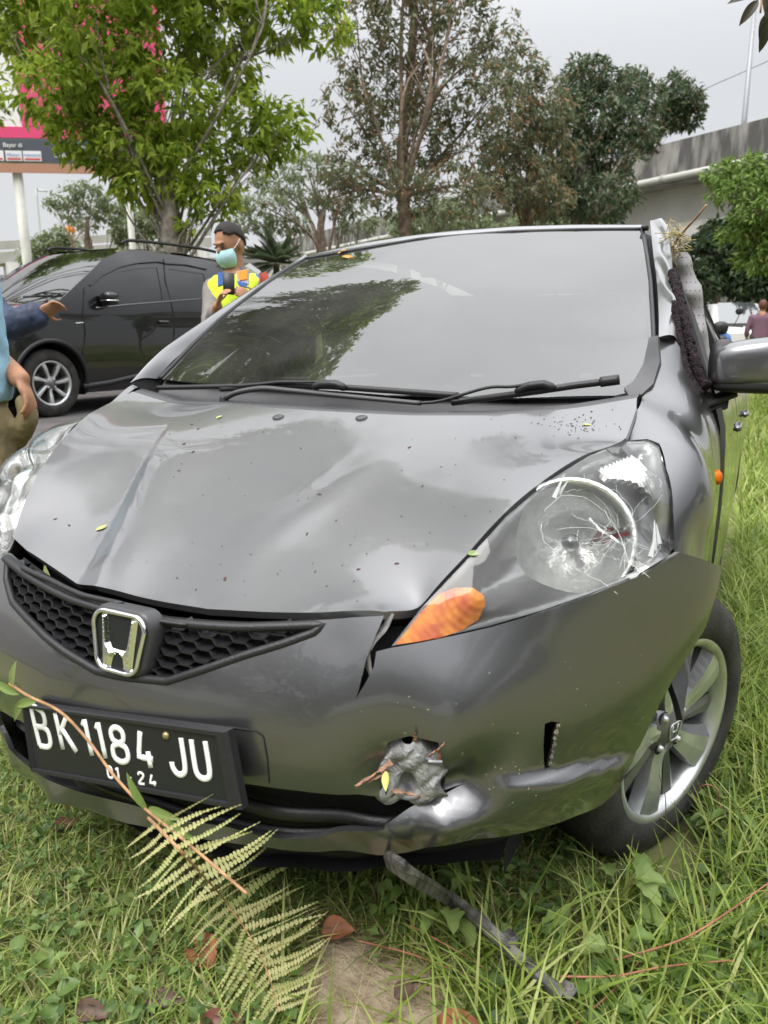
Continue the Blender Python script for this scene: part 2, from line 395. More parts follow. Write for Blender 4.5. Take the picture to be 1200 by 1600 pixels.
def hitb(px, py, d=0.):
    r = cray(px, py); t = np.linspace(.6, 2.6, 500); P = CAM+t[:, None]*r
    def g(P):
        q = np.stack([np.abs(P[:, 0]), P[:, 1]], 1); D = ((q[:, None]-_bp[None, ::2])**2).sum(2); i = D.argmin(1)*2
        dist = ((q-_bp[i])*_bn[i]).sum(1); s = _bs[i]+((q-_bp[i])*_bt[i]).sum(1); s = np.where(P[:, 0] < 0, -s, s)
        return dist-offb(np.stack([s, P[:, 2]], 1))-d, s
    v, s = g(P); k = np.where((v[:-1] > 0) & (v[1:] <= 0))[0]
    if len(k) == 0: k = [np.abs(v).argmin()]
    i = k[0]; a, b = t[i], t[min(i+1, 499)]
    for _ in range(25):
        m = (a+b)/2; vm, sm = g((CAM+m*r)[None])
        if vm[0] > 0: a = m
        else: b = m
    P = CAM+(a+b)/2*r; return A(g(P[None])[1][0], P[2])
def hb(L, d=0.): return np.array([hitb(*q, d) for q in L])

# extra creases (found on the smooth nose first)
ex = [((728, 1226), -.035), ((690, 1241), -.04), ((645, 1255), -.045), ((795, 1271), .006), ((740, 1283), .008), ((690, 1294), .006), ((610, 1303), .004), ((780, 1225), .0), ((700, 1200), 0),
      ((880, 1150), 0), ((800, 1160), 0), ((880, 1260), .0),
      ((575, 1300), .004), ((560, 1320), -.01), ((650, 1320), -.01), ((740, 1308), -.006), ((820, 1290), 0), ((640, 1140), 0), ((500, 1180), 0), ((960, 1120), 0), ((400, 1180), 0), ((450, 1310), 0), ((300, 1290), 0)]
_e = TPS([hitb(*q) for q, _ in ex]+[(s, z) for s in (-.9, -.6, -.3, 0) for z in (.2, .45, .7)]+[(s, .75) for s in (.3, .6, .9)]+[(1.05, .3), (1.05, .5)], [v for _, v in ex]+[0]*17, 1e-6)
_k0, _k1 = hitb(770, 1222), hitb(992, 1180)
def _crease(a):
    u = (a[:, 0]-_k0[0])/(_k1[0]-_k0[0]); zc = _k0[1]+(_k1[1]-_k0[1])*u+.010*np.sin(np.clip(u, 0, 1)*np.pi); return .022*(smooth01(zc+.013-a[:, 1], 0, .026)-.5)*smooth01(u, -.1, .35)*(1-smooth01(u, .75, 1.1))*np.exp(-((a[:, 1]-zc)/.06)**2)
_off.append(_e); _off.append(_crease)

# ---- bumper cover
HB = A  # alias
tear_l = hb([(600, 962), (588, 990), (572, 1030), (560, 1080), (545, 1124)])
tear_r = hb([(556, 1092), (574, 1062), (584, 1042), (588, 1018)])
hl_low = hb([(612, 1012), (658, 1004), (710, 993), (767, 980), (853, 955), (929, 928), (1000, 900), (1046, 872)])
rear_r = hb([(1062, 863), (1095, 873), (1127, 886), (1117, 935), (1100, 985), (1075, 1025), (1050, 1065), (1022, 1118), (1000, 1165), (983, 1200), (965, 1235), (940, 1258)])
low_r = hb([(900, 1275), (830, 1298), (760, 1310), (700, 1320), (640, 1331), (590, 1336), (500, 1331), (425, 1325), (300, 1308), (190, 1284), (100, 1257), (30, 1222)])
s0 = low_r[-1]
left = [(-.45, .19), (-.6, .2), (-.75, .22), (-.9, .26), (-1.0, .30), (-1.0, .42), (-1.02, .52), (-1.08, .60), (-1.10, .66)]
hl_lowL = [(-abs(s), z) for s, z in hl_low[::-1]]; hl_lowL = [(s+.0, z) for s, z in hl_lowL]
top = [(-.44, .683), (-.3, .668), (-.15, .656), (0, .650), (.15, .656), (.3, .672), (.42, .688)]
_tp = np.array(top)
outer = np.concatenate([np.array(top), tear_l, tear_r, hl_low, rear_r, low_r, np.array([q for q in left if q[0] < s0[0]-.02]), np.array(hl_lowL)])
gr_px = [(10, 874), (60, 893), (110, 921), (160, 940), (250, 952), (380, 963), (505, 964), (490, 990), (440, 1008), (380, 1026), (320, 1047), (260, 1066), (205, 1061), (150, 1050), (100, 1020), (55, 982), (18, 942), (8, 905)]
grille_o = hb(gr_px); grille_o[:, 1] = np.minimum(grille_o[:, 1], np.interp(grille_o[:, 0], _tp[:, 0], _tp[:, 1])-.008)
intake = hb([(380, 1224), (470, 1236), (560, 1241), (620, 1246), (690, 1236), (727, 1224), (690, 1243), (640, 1262), (609, 1284), (600, 1296), (575, 1299), (500, 1308), (425, 1309), (300, 1284), (150, 1244), (75, 1219), (14, 1170)])
intake = np.concatenate([intake, [(-.47, .305), (-.47, .35), (-.3, .385), (-.1, .39), (.1, .385)]])
slit = hb([(851, 1131), (862, 1127), (874, 1129), (868, 1150), (866, 1172), (859, 1199), (851, 1201), (849, 1165)])
tornhole = hb([(606, 1160), (640, 1150), (685, 1160), (692, 1200), (680, 1238), (630, 1243), (603, 1225), (598, 1190)])
bumper = panel('front_bumper', Fb, outer, PAINT, car, [grille_o, intake, slit, tornhole], .012, .01)
core = np.array([(s, z) for s, z in [(-.95, .22), (-.95, .62), (-.5, .62), (0, .63), (.44, .66), (.62, .66), (.9, .66), (.93, .3), (.6, .22), (.3, .19), (0, .17), (-.5, .17)]])
panel('bumper_core', lambda a: Fb(a, -.06), core, DARK, car, sp=.04, flange=0)
ui = Fb([(s_, .20+.03*abs(s_)) for s_ in np.linspace(-.75, .72, 40)], -.03); grid('undertray', np.stack([ui, ui*A(.96, 1, 1)+A(0, .25, .0), ui*A(.9, 1, 1)+A(0, .6, .02)]), DARK, car)
# inner shelf of the lower intake
mb = MB()
for d, z in ((-.035, .30), (-.03, .345)):
    mb.tube(Fb([(s, z+.02*abs(s)) for s in np.linspace(-.45, .5, 40)], d), .008, 6, flat=1.6)
mb.build('intake_rib', BLACK, car)
# crease line of the plate recess
rec = hb([(360, 1136), (400, 1142), (412, 1150), (418, 1185), (421, 1222)], .0)
MB().tube(Fb(rs(rec, 30), .0005), .0014, 5).build('recess_seam', DARK, car)

# ---- grille
grille = link('grille', None, car); 
def gloop(d): return Fb(densify(grille_o, .01), d)
panel('grille_back', lambda a: Fb(a, -.032), grille_o, DARK, grille, sp=.03, flange=0)
lp = gloop(-.004); MB().tube(np.r_[lp, lp[:2]], .008, 8, False).build('grille_frame', BLACK, grille)
hexw, hexh = .0215, .0090      # half width, half height of a cell
mb = MB(); seen = set()
def hx(c, r): 
    x = c*hexw*1.5; z = .40+r*hexh*2+(hexh if c % 2 else 0); return x, z
for c in range(-18, 19):
    for r in range(0, 24):
        x, z = hx(c, r)
        K = [(x-hexw, z), (x-hexw*.5, z+hexh), (x+hexw*.5, z+hexh), (x+hexw, z), (x+hexw*.5, z-hexh), (x-hexw*.5, z-hexh)]
        for a, b in zip(K, K[1:]+K[:1]):
            key = (round((a[0]+b[0])*500), round((a[1]+b[1])*500))
            if key in seen: continue
            seen.add(key)
            q = np.array([a, ((a[0]+b[0])/2, (a[1]+b[1])/2), b]); ins = inpoly(q, grille_o)
            if ins[1] and ins.sum() >= 2:
                m = q[1]
                if abs(m[0]+.0) < .058 and .555 < m[1] < .66: continue
                P0 = Fb(q, -.006); P1 = Fb(q, -.026); w = A(0, 0, .0017) if abs(a[1]-b[1]) < 1e-6 else A(.0014, 0, .0010)
                V = np.array([P0[0]-w, P0[2]-w, P0[2]+w, P0[0]+w, P1[0]-w, P1[2]-w, P1[2]+w, P1[0]+w])
                mb.add(V, [(0, 1, 2, 3), (4, 7, 6, 5), (0, 4, 5, 1), (3, 2, 6, 7)])
mb.build('honeycomb_mesh', BLACK, grille, smooth=False)['kind'] = 'stuff'
tb = hb([(14, 872), (40, 880), (80, 897), (125, 921), (170, 937), (250, 950), (300, 955)])
tb[:, 1] = np.minimum(tb[:, 1], np.interp(tb[:, 0], _tp[:, 0], _tp[:, 1])-.004)
mb = MB(); mb.tube(Fb(rs(tb, 40), .004), np.r_[np.full(28, .011), np.linspace(.011, .004, 12)], 8, flat=.7); mb.build('grille_top_bar', BLACK, grille)
tb2 = hb([(45, 885), (90, 905), (140, 928), (200, 941)]); MB().tube(Fb(rs(tb2, 20), .012), .005, 6).build('grille_top_strip', BLACK, grille)
# ---- emblem
ec = Fb([hitb(197, 1001)])[0]; ey = unit(A(0, .14, 1)); exx = A(1, 0.0, 0); en = unit(np.cross(exx, ey)); ec = ec+en*.004
def rsq(w0, w1, h, r, n=8):      # rounded trapezoid: width at top w0, at bottom w1
    P = []
    for (cx, cy, a0) in ((w0/2-r, h/2-r, 0), (-w0/2+r, h/2-r, 90), (-w1/2+r, -h/2+r, 180), (w1/2-r, -h/2+r, 270)):
        for t in np.linspace(a0, a0+90, n): P.append((cx+r*math.cos(R(t)), cy+r*math.sin(R(t))))
    return np.array(P)
def e3(P, d=0): P = np.asarray(P, float); return ec+P[:, :1]*exx+P[:, 1:2]*ey+d*en
emb = link('emblem', None, car)
mb = MB(); L0, L1, L2 = e3(rsq(.136, .118, .118, .03), -.02), e3(rsq(.134, .116, .116, .03), .004), e3(rsq(.120, .104, .102, .026), .010); k = len(L0)
mb.add(np.r_[L0, L1, L2], [(j*k+i, j*k+(i+1) % k, (j+1)*k+(i+1) % k, (j+1)*k+i) for j in (0, 1) for i in range(k)]+[tuple(range(2*k, 3*k))])
mb.build('emblem_base', material('emblem_base_plastic', (.045, .045, .048), .35), emb)
rg = e3(rsq(.112, .092, .098, .024), .014); MB().tube(np.r_[rg, rg[:2]], .0042, 8, False).build('emblem_ring', CHROME, emb)
bk = e3(rsq(.108, .088, .094, .022), .0115); mesh('emblem_field', bk, [tuple(range(len(bk)))], PLATE, emb)
hp = np.array([(-.040, .045), (-.026, .045), (-.019, -.002), (-.012, -.012), (.012, -.012), (.019, -.002), (.026, .045), (.040, .045), (.032, -.045), (.015, -.045), (.011, -.026), (.006, -.021), (-.006, -.021), (-.011, -.026), (-.015, -.045), (-.032, -.045)])
def bevel_letter(P, w, name, mat, parent, d0, d1, f3=e3):
    """raised letter: outline P, ridge in the middle"""
    v2, f = cdt(P, (), .002); bd = densify(P, .001); d = np.linalg.norm(v2[:, None]-bd[None], axis=2).min(1)
    h = d0+(d1-d0)*np.clip(d/w, 0, 1); V = f3(v2); V = V+(h[:, None])*en
    a = V[f]; nn = np.cross(a[:, 1]-a[:, 0], a[:, 2]-a[:, 0])@en; f[nn < 0] = f[nn < 0][:, ::-1]
    return mesh(name, V, f.tolist(), mat, parent, False)
bevel_letter(hp, .0065, 'emblem_letter', CHROME, emb, .012, .019)

# ---- number plate
pc = [cY(*q) for q in ((36, 1098, -.016), (358, 1141, -.012), (381, 1264, -.022), (52, 1204, -.026))]
plate = link('number_plate', None, car)
po = np.mean(pc, 0); px_ = unit((pc[1]+pc[2]-pc[0]-pc[3])); pn = unit(np.cross(px_, (pc[0]+pc[1]-pc[2]-pc[3]))); py_ = np.cross(pn, px_)
if pn[1] > 0: pn = -pn
def plhit(px, py): d = cray(px, py); t = ((po-CAM)@pn)/(d@pn); return CAM+t*d
def pl2(p): p = np.asarray(p)-po; return A(p@px_, p@py_)
def pl3(P, d=0): P = np.asarray(P, float).reshape(-1, 2); return po+P[:, :1]*px_+P[:, 1:2]*py_+d*pn
fo = [pl2(plhit(*q)) for q in ((36, 1098), (358, 1141), (381, 1264), (52, 1204))]
fi = [pl2(plhit(*q)) for q in ((46, 1105), (338, 1148), (356, 1250), (57, 1198))]
cenf = np.mean(fo, 0)
def ins(L, k): L = np.asarray(L); c = L.mean(0); return c+(L-c)*k
mb = MB(); lv = [pl3(fo, -.012), pl3(fo, .003), pl3(ins(fo, .975), .008), pl3(ins(fi, 1.03), .008), pl3(fi, .0015)]
V = np.concatenate(lv); mb.add(V, [(j*4+i, j*4+(i+1) % 4, (j+1)*4+(i+1) % 4, (j+1)*4+i) for j in range(4) for i in range(4)])
mb.build('plate_frame', BLACK, plate, smooth=False)
mesh('plate_sheet', pl3(ins(fi, 1.03), .003), [(0, 1, 2, 3)], PLATE, plate, False)
G = {'B': [[(.1, 0), (.1, 1), (.6, 1), (.85, .9), (.85, .65), (.6, .53), (.1, .53)], [(.6, .53), (.92, .42), (.92, .12), (.65, 0), (.1, 0)]],
     'K': [[(.1, 0), (.1, 1)], [(.9, 1), (.12, .42)], [(.35, .58), (.98, 0)]], '1': [[(.25, .82), (.7, 1), (.7, 0)]],
     '8': [[(.5, .53), (.18, .63), (.15, .88), (.5, 1), (.85, .88), (.82, .63), (.5, .53), (.1, .42), (.08, .12), (.5, 0), (.92, .12), (.9, .42), (.5, .53)]],
     '4': [[(.75, 0), (.75, .45)], [(.45, 1), (.05, .25), (1, .25)]], 'J': [[(.85, 1), (.85, .2), (.62, 0), (.3, 0), (.08, .15), (.05, .3)]],
     'U': [[(.08, 1), (.08, .2), (.3, 0), (.7, 0), (.92, .2), (.92, 1)]], '0': [[(.5, 0), (.1, .15), (.1, .85), (.5, 1), (.9, .85), (.9, .15), (.5, 0)]],
     '2': [[(.1, .75), (.2, .95), (.5, 1), (.85, .9), (.85, .65), (.1, 0), (.95, 0)]], '.': [[(.4, .4), (.6, .4)]]}
def glyph(ch, tl, bl, br, w):
    a, b, c = (pl2(plhit(*q)) for q in (bl, tl, br)); mb = MB()
    for st in G[ch]:
        P = np.array([a+(c-a)*x+(b-a)*y for x, y in st])
        if ch in 'B8JU02' and len(P) > 3: P = spl(P, 40)
        elif len(P) == 2: P = rs(P, 4)
        else: P = np.concatenate([rs(P[i:i+2], 5)[(1 if i else 0):] for i in range(len(P)-1)])
        mb.tube(pl3(P, .0036), w, 8, flat=.35, up=pn)
    mb.build('plate_character', WHITE, plate)
for ch, tl, bl, br in [('B', (50, 1106), (63, 1164), (85, 1167)), ('K', (86, 1112), (99, 1169), (123, 1174)), ('1', (127, 1122), (139, 1178), (150, 1180)), ('1', (148, 1127), (160, 1182), (171, 1184)),
                       ('8', (171, 1134), (181, 1188), (206, 1191)), ('4', (211, 1140), (221, 1195), (244, 1199)), ('J', (264, 1149), (272, 1206), (297, 1210)), ('U', (299, 1154), (308, 1212), (334, 1216))]:
    glyph(ch, tl, bl, br, .0052)
for ch, tl, bl, br in [('0', (169, 1196), (172, 1214), (180, 1215)), ('1', (181, 1198), (184, 1217), (191, 1218)), ('.', (203, 1204), (205, 1221), (211, 1222)), ('2', (217, 1205), (219, 1222), (229, 1224)), ('4', (235, 1209), (237, 1226), (247, 1227))]:
    glyph(ch, tl, bl, br, .0023)
bolt = pl3([pl2(plhit(262, 1148))], .004)[0]; MB().lathe([(0, .004), (.004, .0035), (.0065, .001), (.0066, -.002)], bolt, pn, 12).build('plate_bolt', material('brass_bolt', (.45, .36, .2), .4, .8), plate)

# ---- bonnet
hR = [cY(*q) for q in ((653, 949, .19), (680, 919, .21), (729, 867, .25), (788, 802, .32), (853, 748, .42), (918, 708, .54), (978, 684, .68), (994, 640, .76), (995, 622, .80))]
hRear = [cY(*q) for q in ((885, 639, .785), (762, 649, .75), (640, 649, .735), (500, 642, .73), (425, 637, .735), (350, 632, .75), (270, 630, .78))]
hL = [cX(207, 612, -.705), cX(170, 630, -.695), cX(139, 646, -.675), cX(94, 690, -.61), cX(75, 716, -.575), cX(52, 754, -.535), cX(34, 797, -.50), cX(19, 838, -.475)]
hF = [cX(40, 857, -.39), cX(112, 898, -.195), cX(150, 917, -.125), cX(240, 938, .005), cX(325, 952, .125), cX(420, 956, .235), cX(500, 956, .325), cX(600, 955, .43)]
hloop = np.array(hR+hRear+hL+hF)
crown = [(0, .45, .828), (.25, .45, .834), (-.25, .45, .836), (.42, .45, .853), (-.42, .45, .857), (0, .25, .742), (.3, .28, .766), (-.28, .27, .766), (0, .62, .901), (.3, .63, .909), (-.35, .63, .909), (.55, .66, .931), (-.58, .64, .926)]
cA, cB = cY(270, 684, .62), cX(148, 915, -.125)
r1, r2 = cY(600, 700, .56), cY(420, 850, .28)
def hood_disp(P):
    def sd(a, b):
        d = (b-a)[:2]; L = np.linalg.norm(d); d = d/L; q = P[:, :2]-a[:2]; return (q@d)/L, q[:, 0]*d[1]-q[:, 1]*d[0]
    t, s = sd(cA, cB)                                   # sharp fold: drops away on the left of the line
    w = .006+.050*np.clip(t, 0, 1.05); amp = .40*w*smooth01(t, -.02, .12)
    x = np.clip(s/w, 0, 1); h = -amp*(x-.12*np.clip(x-.8, 0, 1)**2*10)*(1-smooth01(s, w+.005, w+.22))
    h += .0035*np.exp(-((s+.035)/.05)**2)*smooth01(t, 0, .5)
    t2, s2 = sd(r1, r2)
    h += .0045*np.exp(-(s2/.055)**2)*smooth01(t2, -.4, .3)*(1-smooth01(t2, .7, 1.5))
    h += .0012*np.sin(P[:, 0]*9+1.3)*np.sin(P[:, 1]*8+.4)
    return h
Hd = Surf((0, -.42, .9), np.r_[hloop, [A(0, .45, .826)]], 4e-5, hood_disp)
hood_o = Hd.uv(hloop)
DUSTY = paintmat('dusty_grey_paint', (.165, .166, .172), .7, .44, .8, .35)
hood = panel('bonnet', Hd, hood_o, DUSTY, car, sp=.0075, flange=.014)
def on_hood(px, py, lift=0): P = Hd.hit(px, py); return Hd(Hd.uv(P))[0]+Hd.n*lift
sl0 = rs(np.array(hL[-1:]+hF+hR[:1]), 40)+A(0, .012, -.016); grid('slam_panel', np.stack([sl0, sl0+A(0, .05, -.03), sl0+A(0, .10, -.16)]), DARK, car, flip=False)
for q in ((435, 652), (565, 653)):
    c = on_hood(*q, .001); MB().lathe([(0, .004), (.010, .0035), (.0145, .001), (.015, -.003)], c, unit(A(0, -.25, 1)), 16).build('washer_nozzle', TRIM, hood)

# ---- windscreen, cowl and wipers
wsb = [cY(1012, 608, .93), cY(960, 618, .895), cY(800, 622, .865), cY(600, 617, .855), cY(450, 607, .865), cX(330, 600, -.51), cX(250, 592, -.70)]
wsl = [cX(300, 540, -.685), cX(345, 498, -.665), cX(400, 455, -.635), cX(445, 423, -.622), cX(478, 404, -.605)]
wst = [cY(600, 383, 1.585), cY(660, 373, 1.59), cY(800, 362, 1.61), cY(900, 359, 1.64), cY(1003, 358, 1.68)]
wsr = [cY(1012, 405, 1.49), cY(1017, 440, 1.39), cY(1020, 490, 1.25), cY(1022, 527, 1.14), cY(1020, 575, 1.02)]
Ws = Surf((0, -.52, .85), np.array(wsb+wsl+wst+wsr+[A(0, 1.2, 1.262), A(.35, 1.22, 1.248), A(-.35, 1.22, 1.255)]), 3e-5)
ws_o = Ws.uv(np.array(wsb+wsl+wst+wsr))
glass = panel('windscreen', Ws, ws_o, WGLASS, car, sp=.03, flange=.004)
def on_ws(px, py, lift=0): P = Ws.hit(px, py); return Ws(Ws.uv(P))[0]+Ws.n*lift
for q, w_, h_ in (((745, 583), .035, .012), ((915, 583), .03, .02)):
    c = on_ws(*q, -.006); mesh('glass_sticker', [c+Ws.e1*w_*i+Ws.e2*h_*j for i, j in ((-.5, -.5), (.5, -.5), (.5, .5), (-.5, .5))], [(0, 1, 2, 3)], WHITE, glass)
def seal(path, r, name, flat=1., mat=BLACK, par=None, n=60): return MB().tube(rs(np.array(path), n), r, 6, flat=flat).build(name, mat, par or car)
seal(wsl[::-1]+[wsb[-1]], .007, 'windscreen_seal'); seal([wsb[0]]+wsr[::-1]+[wst[-1]], .007, 'windscreen_seal')
seal([wsl[-1]]+wst, .006, 'windscreen_seal')
# black printed band along the foot of the glass
fr = [Ws.uv(p)[0] for p in wsb]; fr2 = [q+A(0, .045) for q in fr][::-1]
panel('windscreen_black_band', Ws, np.array(fr+fr2), BLACK, glass, sp=.03, flange=0, lift=-.004)
cw_f = [p+A(0, .004, -.014) for p in [hR[-1]]+hRear+[hL[0]]]
cw_r = [p+A(0, .02, -.004) for p in wsb]
n = 60; c0, c1 = rs(np.array(cw_f), n), rs(np.array(cw_r), n); ct = np.linspace(0, 1, 7)[:, None, None]
CG = c0[None]*(1-ct)+c1[None]*ct; CG[..., 2] -= (.035*np.sin(np.clip(np.linspace(-.15, 1, 7), 0, 1)*np.pi))[:, None]
grid('cowl_panel', CG, TRIM, car, flip=True)
# raised front lip of the cowl that shows as a pale band behind the bonnet
lip0 = rs(np.array([p+A(0, .006, .0) for p in [hR[-1]]+hRear+[hL[0]]]), 60); lip1 = rs(np.array([p+A(0, .038, .008) for p in [hR[-1]]+hRear+[hL[0]]]), 60)
grid('cowl_lip', np.stack([lip0-A(0, 0, .012), lip0, lip1, lip1-A(0, 0, .02)]), TRIM, car, flip=True)
cor = [(983, 621, .87), (1003, 619, .88), (1021, 602, .93), (1031, 568, 1.0), (1028, 527, 1.09), (1014, 530, 1.11), (1006, 570, 1.03), (990, 598, .95), (976, 608, .90)]
Cs = Surf((.25, -.55, .8), np.array([cY(*q)+A(0, -.006, .004) for q in cor])); panel('cowl_corner_cover', Cs, Cs.uv([cY(*q)+A(0, -.006, .004) for q in cor]), TRIM, car, sp=.02, flange=.01)
def wy(px, py, y, up=0.): return cY(px, py, y)+A(0, 0, up)
w1 = link('wiper', None, car); w2 = link('wiper', None, car)
MB().tube(rs([wy(345, 608, 0.840), wy(440, 603, 0.835), wy(520, 604, 0.830), wy(620, 611, 0.825), wy(716, 618, 0.825)], 40), .0085, 8, flat=.9).build('wiper_blade', BLACK, w1)
MB().tube(rs([wy(246, 606, 0.865), wy(300, 605, 0.855), wy(380, 603, 0.835), (wy(440, 597, 0.825)), wy(500, 597, 0.820)], 40), np.r_[np.full(12, .010), np.linspace(.01, .005, 28)], 8, flat=.7).build('wiper_arm', BLACK, w1)
MB().tube(rs([wy(490, 605, 0.820), wy(505, 600, 0.815), wy(525, 600, 0.815), wy(541, 607, 0.820)], 12), [.008]+[.013]*10+[.008], 8, flat=.8).build('wiper_clip', BLACK, w1)
MB().tube(rs([wy(706, 629, 0.825), wy(760, 622, 0.830), wy(840, 611, 0.840), wy(900, 602, 0.850), wy(940, 597, 0.855)], 40), .0088, 8, flat=.9).build('wiper_blade', BLACK, w2)
MB().tube(rs([wy(938, 597, 0.854), wy(968, 593, 0.858)], 6), .0112, 8).build('blade_end_cap', BLACK, w2)
MB().tube(spl([wy(352, 622, 0.795), wy(372, 613, 0.800), wy(410, 607, 0.805), wy(450, 610, 0.805), wy(550, 620, 0.800), wy(657, 630, 0.800)], 50), np.linspace(.011, .008, 50), 8, flat=.7).build('wiper_arm', TRIM, w2)
MB().tube(spl([wy(655, 630, 0.800), wy(690, 626, 0.805), wy(760, 606, 0.815), wy(800, 604, 0.825), wy(843, 597, 0.830)], 40), .0042, 6).build('wiper_rod', BLACK, w2)
MB().tube(rs([wy(806, 612, 0.833), wy(825, 603, 0.831), wy(850, 600, 0.832), wy(867, 607, 0.835)], 12), [.008]+[.012]*10+[.008], 8, flat=.8).build('wiper_clip', BLACK, w2)
MB().lathe([(0, .03), (.008, .028), (.012, .02), (.013, 0)], wy(350, 622, 0.795)-A(0, 0, .02), (0, 0, 1), 12).build('wiper_pivot', BLACK, w2)

# ---- roof and pillars
wtop = np.array([wsl[-1]]+wst)
rf = [cX(475, 399, -.615)+A(0, .02, .0), cY(560, 380, 1.64), cY(640, 368, 1.65), cY(700, 361, 1.655), cY(800, 354, 1.66), cY(900, 351, 1.69), cY(1003, 351, 1.73)]
rr = [A(.56, 2.1, 1.485), A(.55, 2.6, 1.47), A(.52, 3.2, 1.42), A(.3, 3.3, 1.44), A(0, 3.32, 1.445), A(-.3, 3.3, 1.44), A(-.52, 3.2, 1.42), A(-.55, 2.6, 1.47), A(-.56, 2.1, 1.485)]
Rf = Surf((0, 0, 1), np.array(rf+rr+[A(0, 2.1, 1.54), A(0, 2.7, 1.525), A(.3, 2.1, 1.53), A(-.3, 2.1, 1.53)]), 1e-6)
panel('roof', Rf, Rf.uv(np.array(rf+rr)), PAINT, car, sp=.05, flange=.02, cen=(0, 2, 0))
# front header of the roof that closes down to the glass
n = 50; a0, a1 = rs(np.array(rf), n), rs(wtop, n)+A(0, .006, .003)
grid('roof_header', np.stack([a0, a0*.5+a1*.5+A(0, -.004, .004), a1]), PAINT, car, flip=True)
mb = MB(); mb.box(cY(1008, 356, 1.66), (.02, .03, .014), bev=.003); mb.build('roof_end_clip', BLACK, car)
# near A pillar: bright crumpled metal, with creases
pi = [cY(*q) for q in ((1026, 530, 1.09), (1026, 490, 1.23), (1023, 440, 1.37), (1018, 400, 1.49), (1013, 348, 1.68))]
po_ = [cY(*q) for q in ((1057, 536, 1.13), (1055, 480, 1.27), (1050, 423, 1.42), (1049, 395, 1.52), (1046, 366, 1.66))]
n = 120; I, Oo = spl(pi, n), spl(po_, n); tt = np.linspace(0, 1, 22)
G_ = np.array([I*(1-t)+Oo*t+unit(A(.6, -.5, .6))*.022*np.sin(np.pi*(.12+.83*t)) for t in tt])
uu, vv = np.meshgrid(np.linspace(0, 1, n), tt)
cr = .012*np.sin(uu*13+vv*4)*np.sin(vv*5+uu*7)+.008*np.abs(np.sin(uu*16+vv*6))-.010*np.exp(-((uu-.42)/.08)**2-((vv-.55)/.3)**2)-.014*np.exp(-((uu-.72)/.05)**2-((vv-.6)/.35)**2)
G_ += cr[..., None]*smooth01(uu, .1, .3)[..., None]*(np.sin(vv*np.pi)**1.5)[..., None]*unit(A(.6, -.5, .5))
grid('windscreen_pillar', G_, PAINT, car, flip=False)
back = np.stack([Oo, Oo+A(-.03, .03, -.01), I+A(-.02, .05, -.02)]); grid('pillar_inner', back, DARK, car)
# far A pillar
qo = [cX(205, 600, -.745), cX(240, 562, -.735), cX(277, 532, -.72), cX(356, 480, -.69), cX(450, 422, -.645), cX(478, 402, -.615)]
qi = [cX(248, 594, -.71), cX(270, 567, -.70), cX(300, 541, -.69), cX(372, 478, -.655), cX(455, 420, -.612), cX(482, 403, -.60)]
I, Oo = spl(qi, 50), spl(qo, 50); G2 = np.array([I*(1-t)+Oo*t+unit(A(-.3, -.5, .8))*.014*np.sin(np.pi*(.1+.8*t)) for t in np.linspace(0, 1, 8)])
grid('windscreen_pillar', G2, PAINT, car, flip=True)
grid('pillar_inner', np.stack([Oo, Oo+A(.03, .05, -.03), Oo+A(.05, .06, -.1)]), DARK, car)

# ---- near front wing (car's left)
arc = [A(.846, .795+.345*math.cos(t), .30+.345*math.sin(t)) for t in np.linspace(R(8), R(152), 16)]
fl = [cY(*q) for q in ((980, 688, .71), (996, 640, .79), (1004, 620, .87), (1022, 604, .94), (1032, 570, 1.01), (1030, 527, 1.10), (1057, 534, 1.135))]
fl += [A(.745, 1.15, 1.06), A(.785, 1.15, 1.0), A(.822, 1.15, .93), A(.838, 1.15, .85), A(.845, 1.15, .7), A(.843, 1.15, .5), A(.843, 1.15, .35)]
fl += arc+[A(.822, .50, .52), A(.80, .53, .62), cY(1054, 862, .60), cY(1052, 802, .62), cY(1041, 732, .66), cY(1030, 693, .70), cY(1012, 686, .71)]
Fd = Surf((.8, -.25, .35), np.array(fl+[A(.846, .8, .72), A(.835, .85, .83), A(.80, .85, .92), A(.77, .95, .985), A(.845, 1.0, .75), A(.735, .85, .975)]), 2e-6,
          lambda P: -.012*np.exp(-((P[:, 1]-1.03)/.05)**2-((P[:, 2]-.88)/.07)**2)+.008*np.exp(-((P[:, 1]-.75)/.06)**2-((P[:, 2]-.80)/.05)**2)-.010*np.exp(-((P[:, 1]-.68)/.04)**2-((P[:, 2]-.73)/.05)**2))
wing = panel('front_wing', Fd, Fd.uv(np.array(fl)), PAINT, car, sp=.015, flange=.014)
# far front wing mirrored, slightly simpler
arcm = [p*A(-1, 1, 1) for p in arc]
flm = [cX(139, 648, -.69), cX(172, 630, -.71), cX(205, 602, -.745), A(-.755, 1.0, 1.0), A(-.77, 1.12, .98), A(-.82, 1.15, .93), A(-.838, 1.15, .85), A(-.845, 1.15, .7), A(-.843, 1.15, .5), A(-.843, 1.15, .35)]+arcm
flm += [A(-.81, .50, .52), A(-.80, .52, .62), A(-.79, .58, .72), A(-.785, .62, .80), A(-.755, .66, .87)]
Fm = Surf((-.8, -.25, .35), np.array(flm+[A(-.846, .8, .72), A(-.835, .85, .83), A(-.80, .85, .92), A(-.845, 1.0, .75)]), 2e-6)
panel('front_wing', Fm, Fm.uv(np.array(flm)), PAINT, car, sp=.02, flange=.014)
rep = cY(1119, 746, 1.05)+A(.002, 0, 0); MB().lathe([(0, .012), (.010, .010), (.017, .004), (.019, -.004)], rep, (1, 0, 0), 16).build('side_repeater_lamp', AMBER, wing)

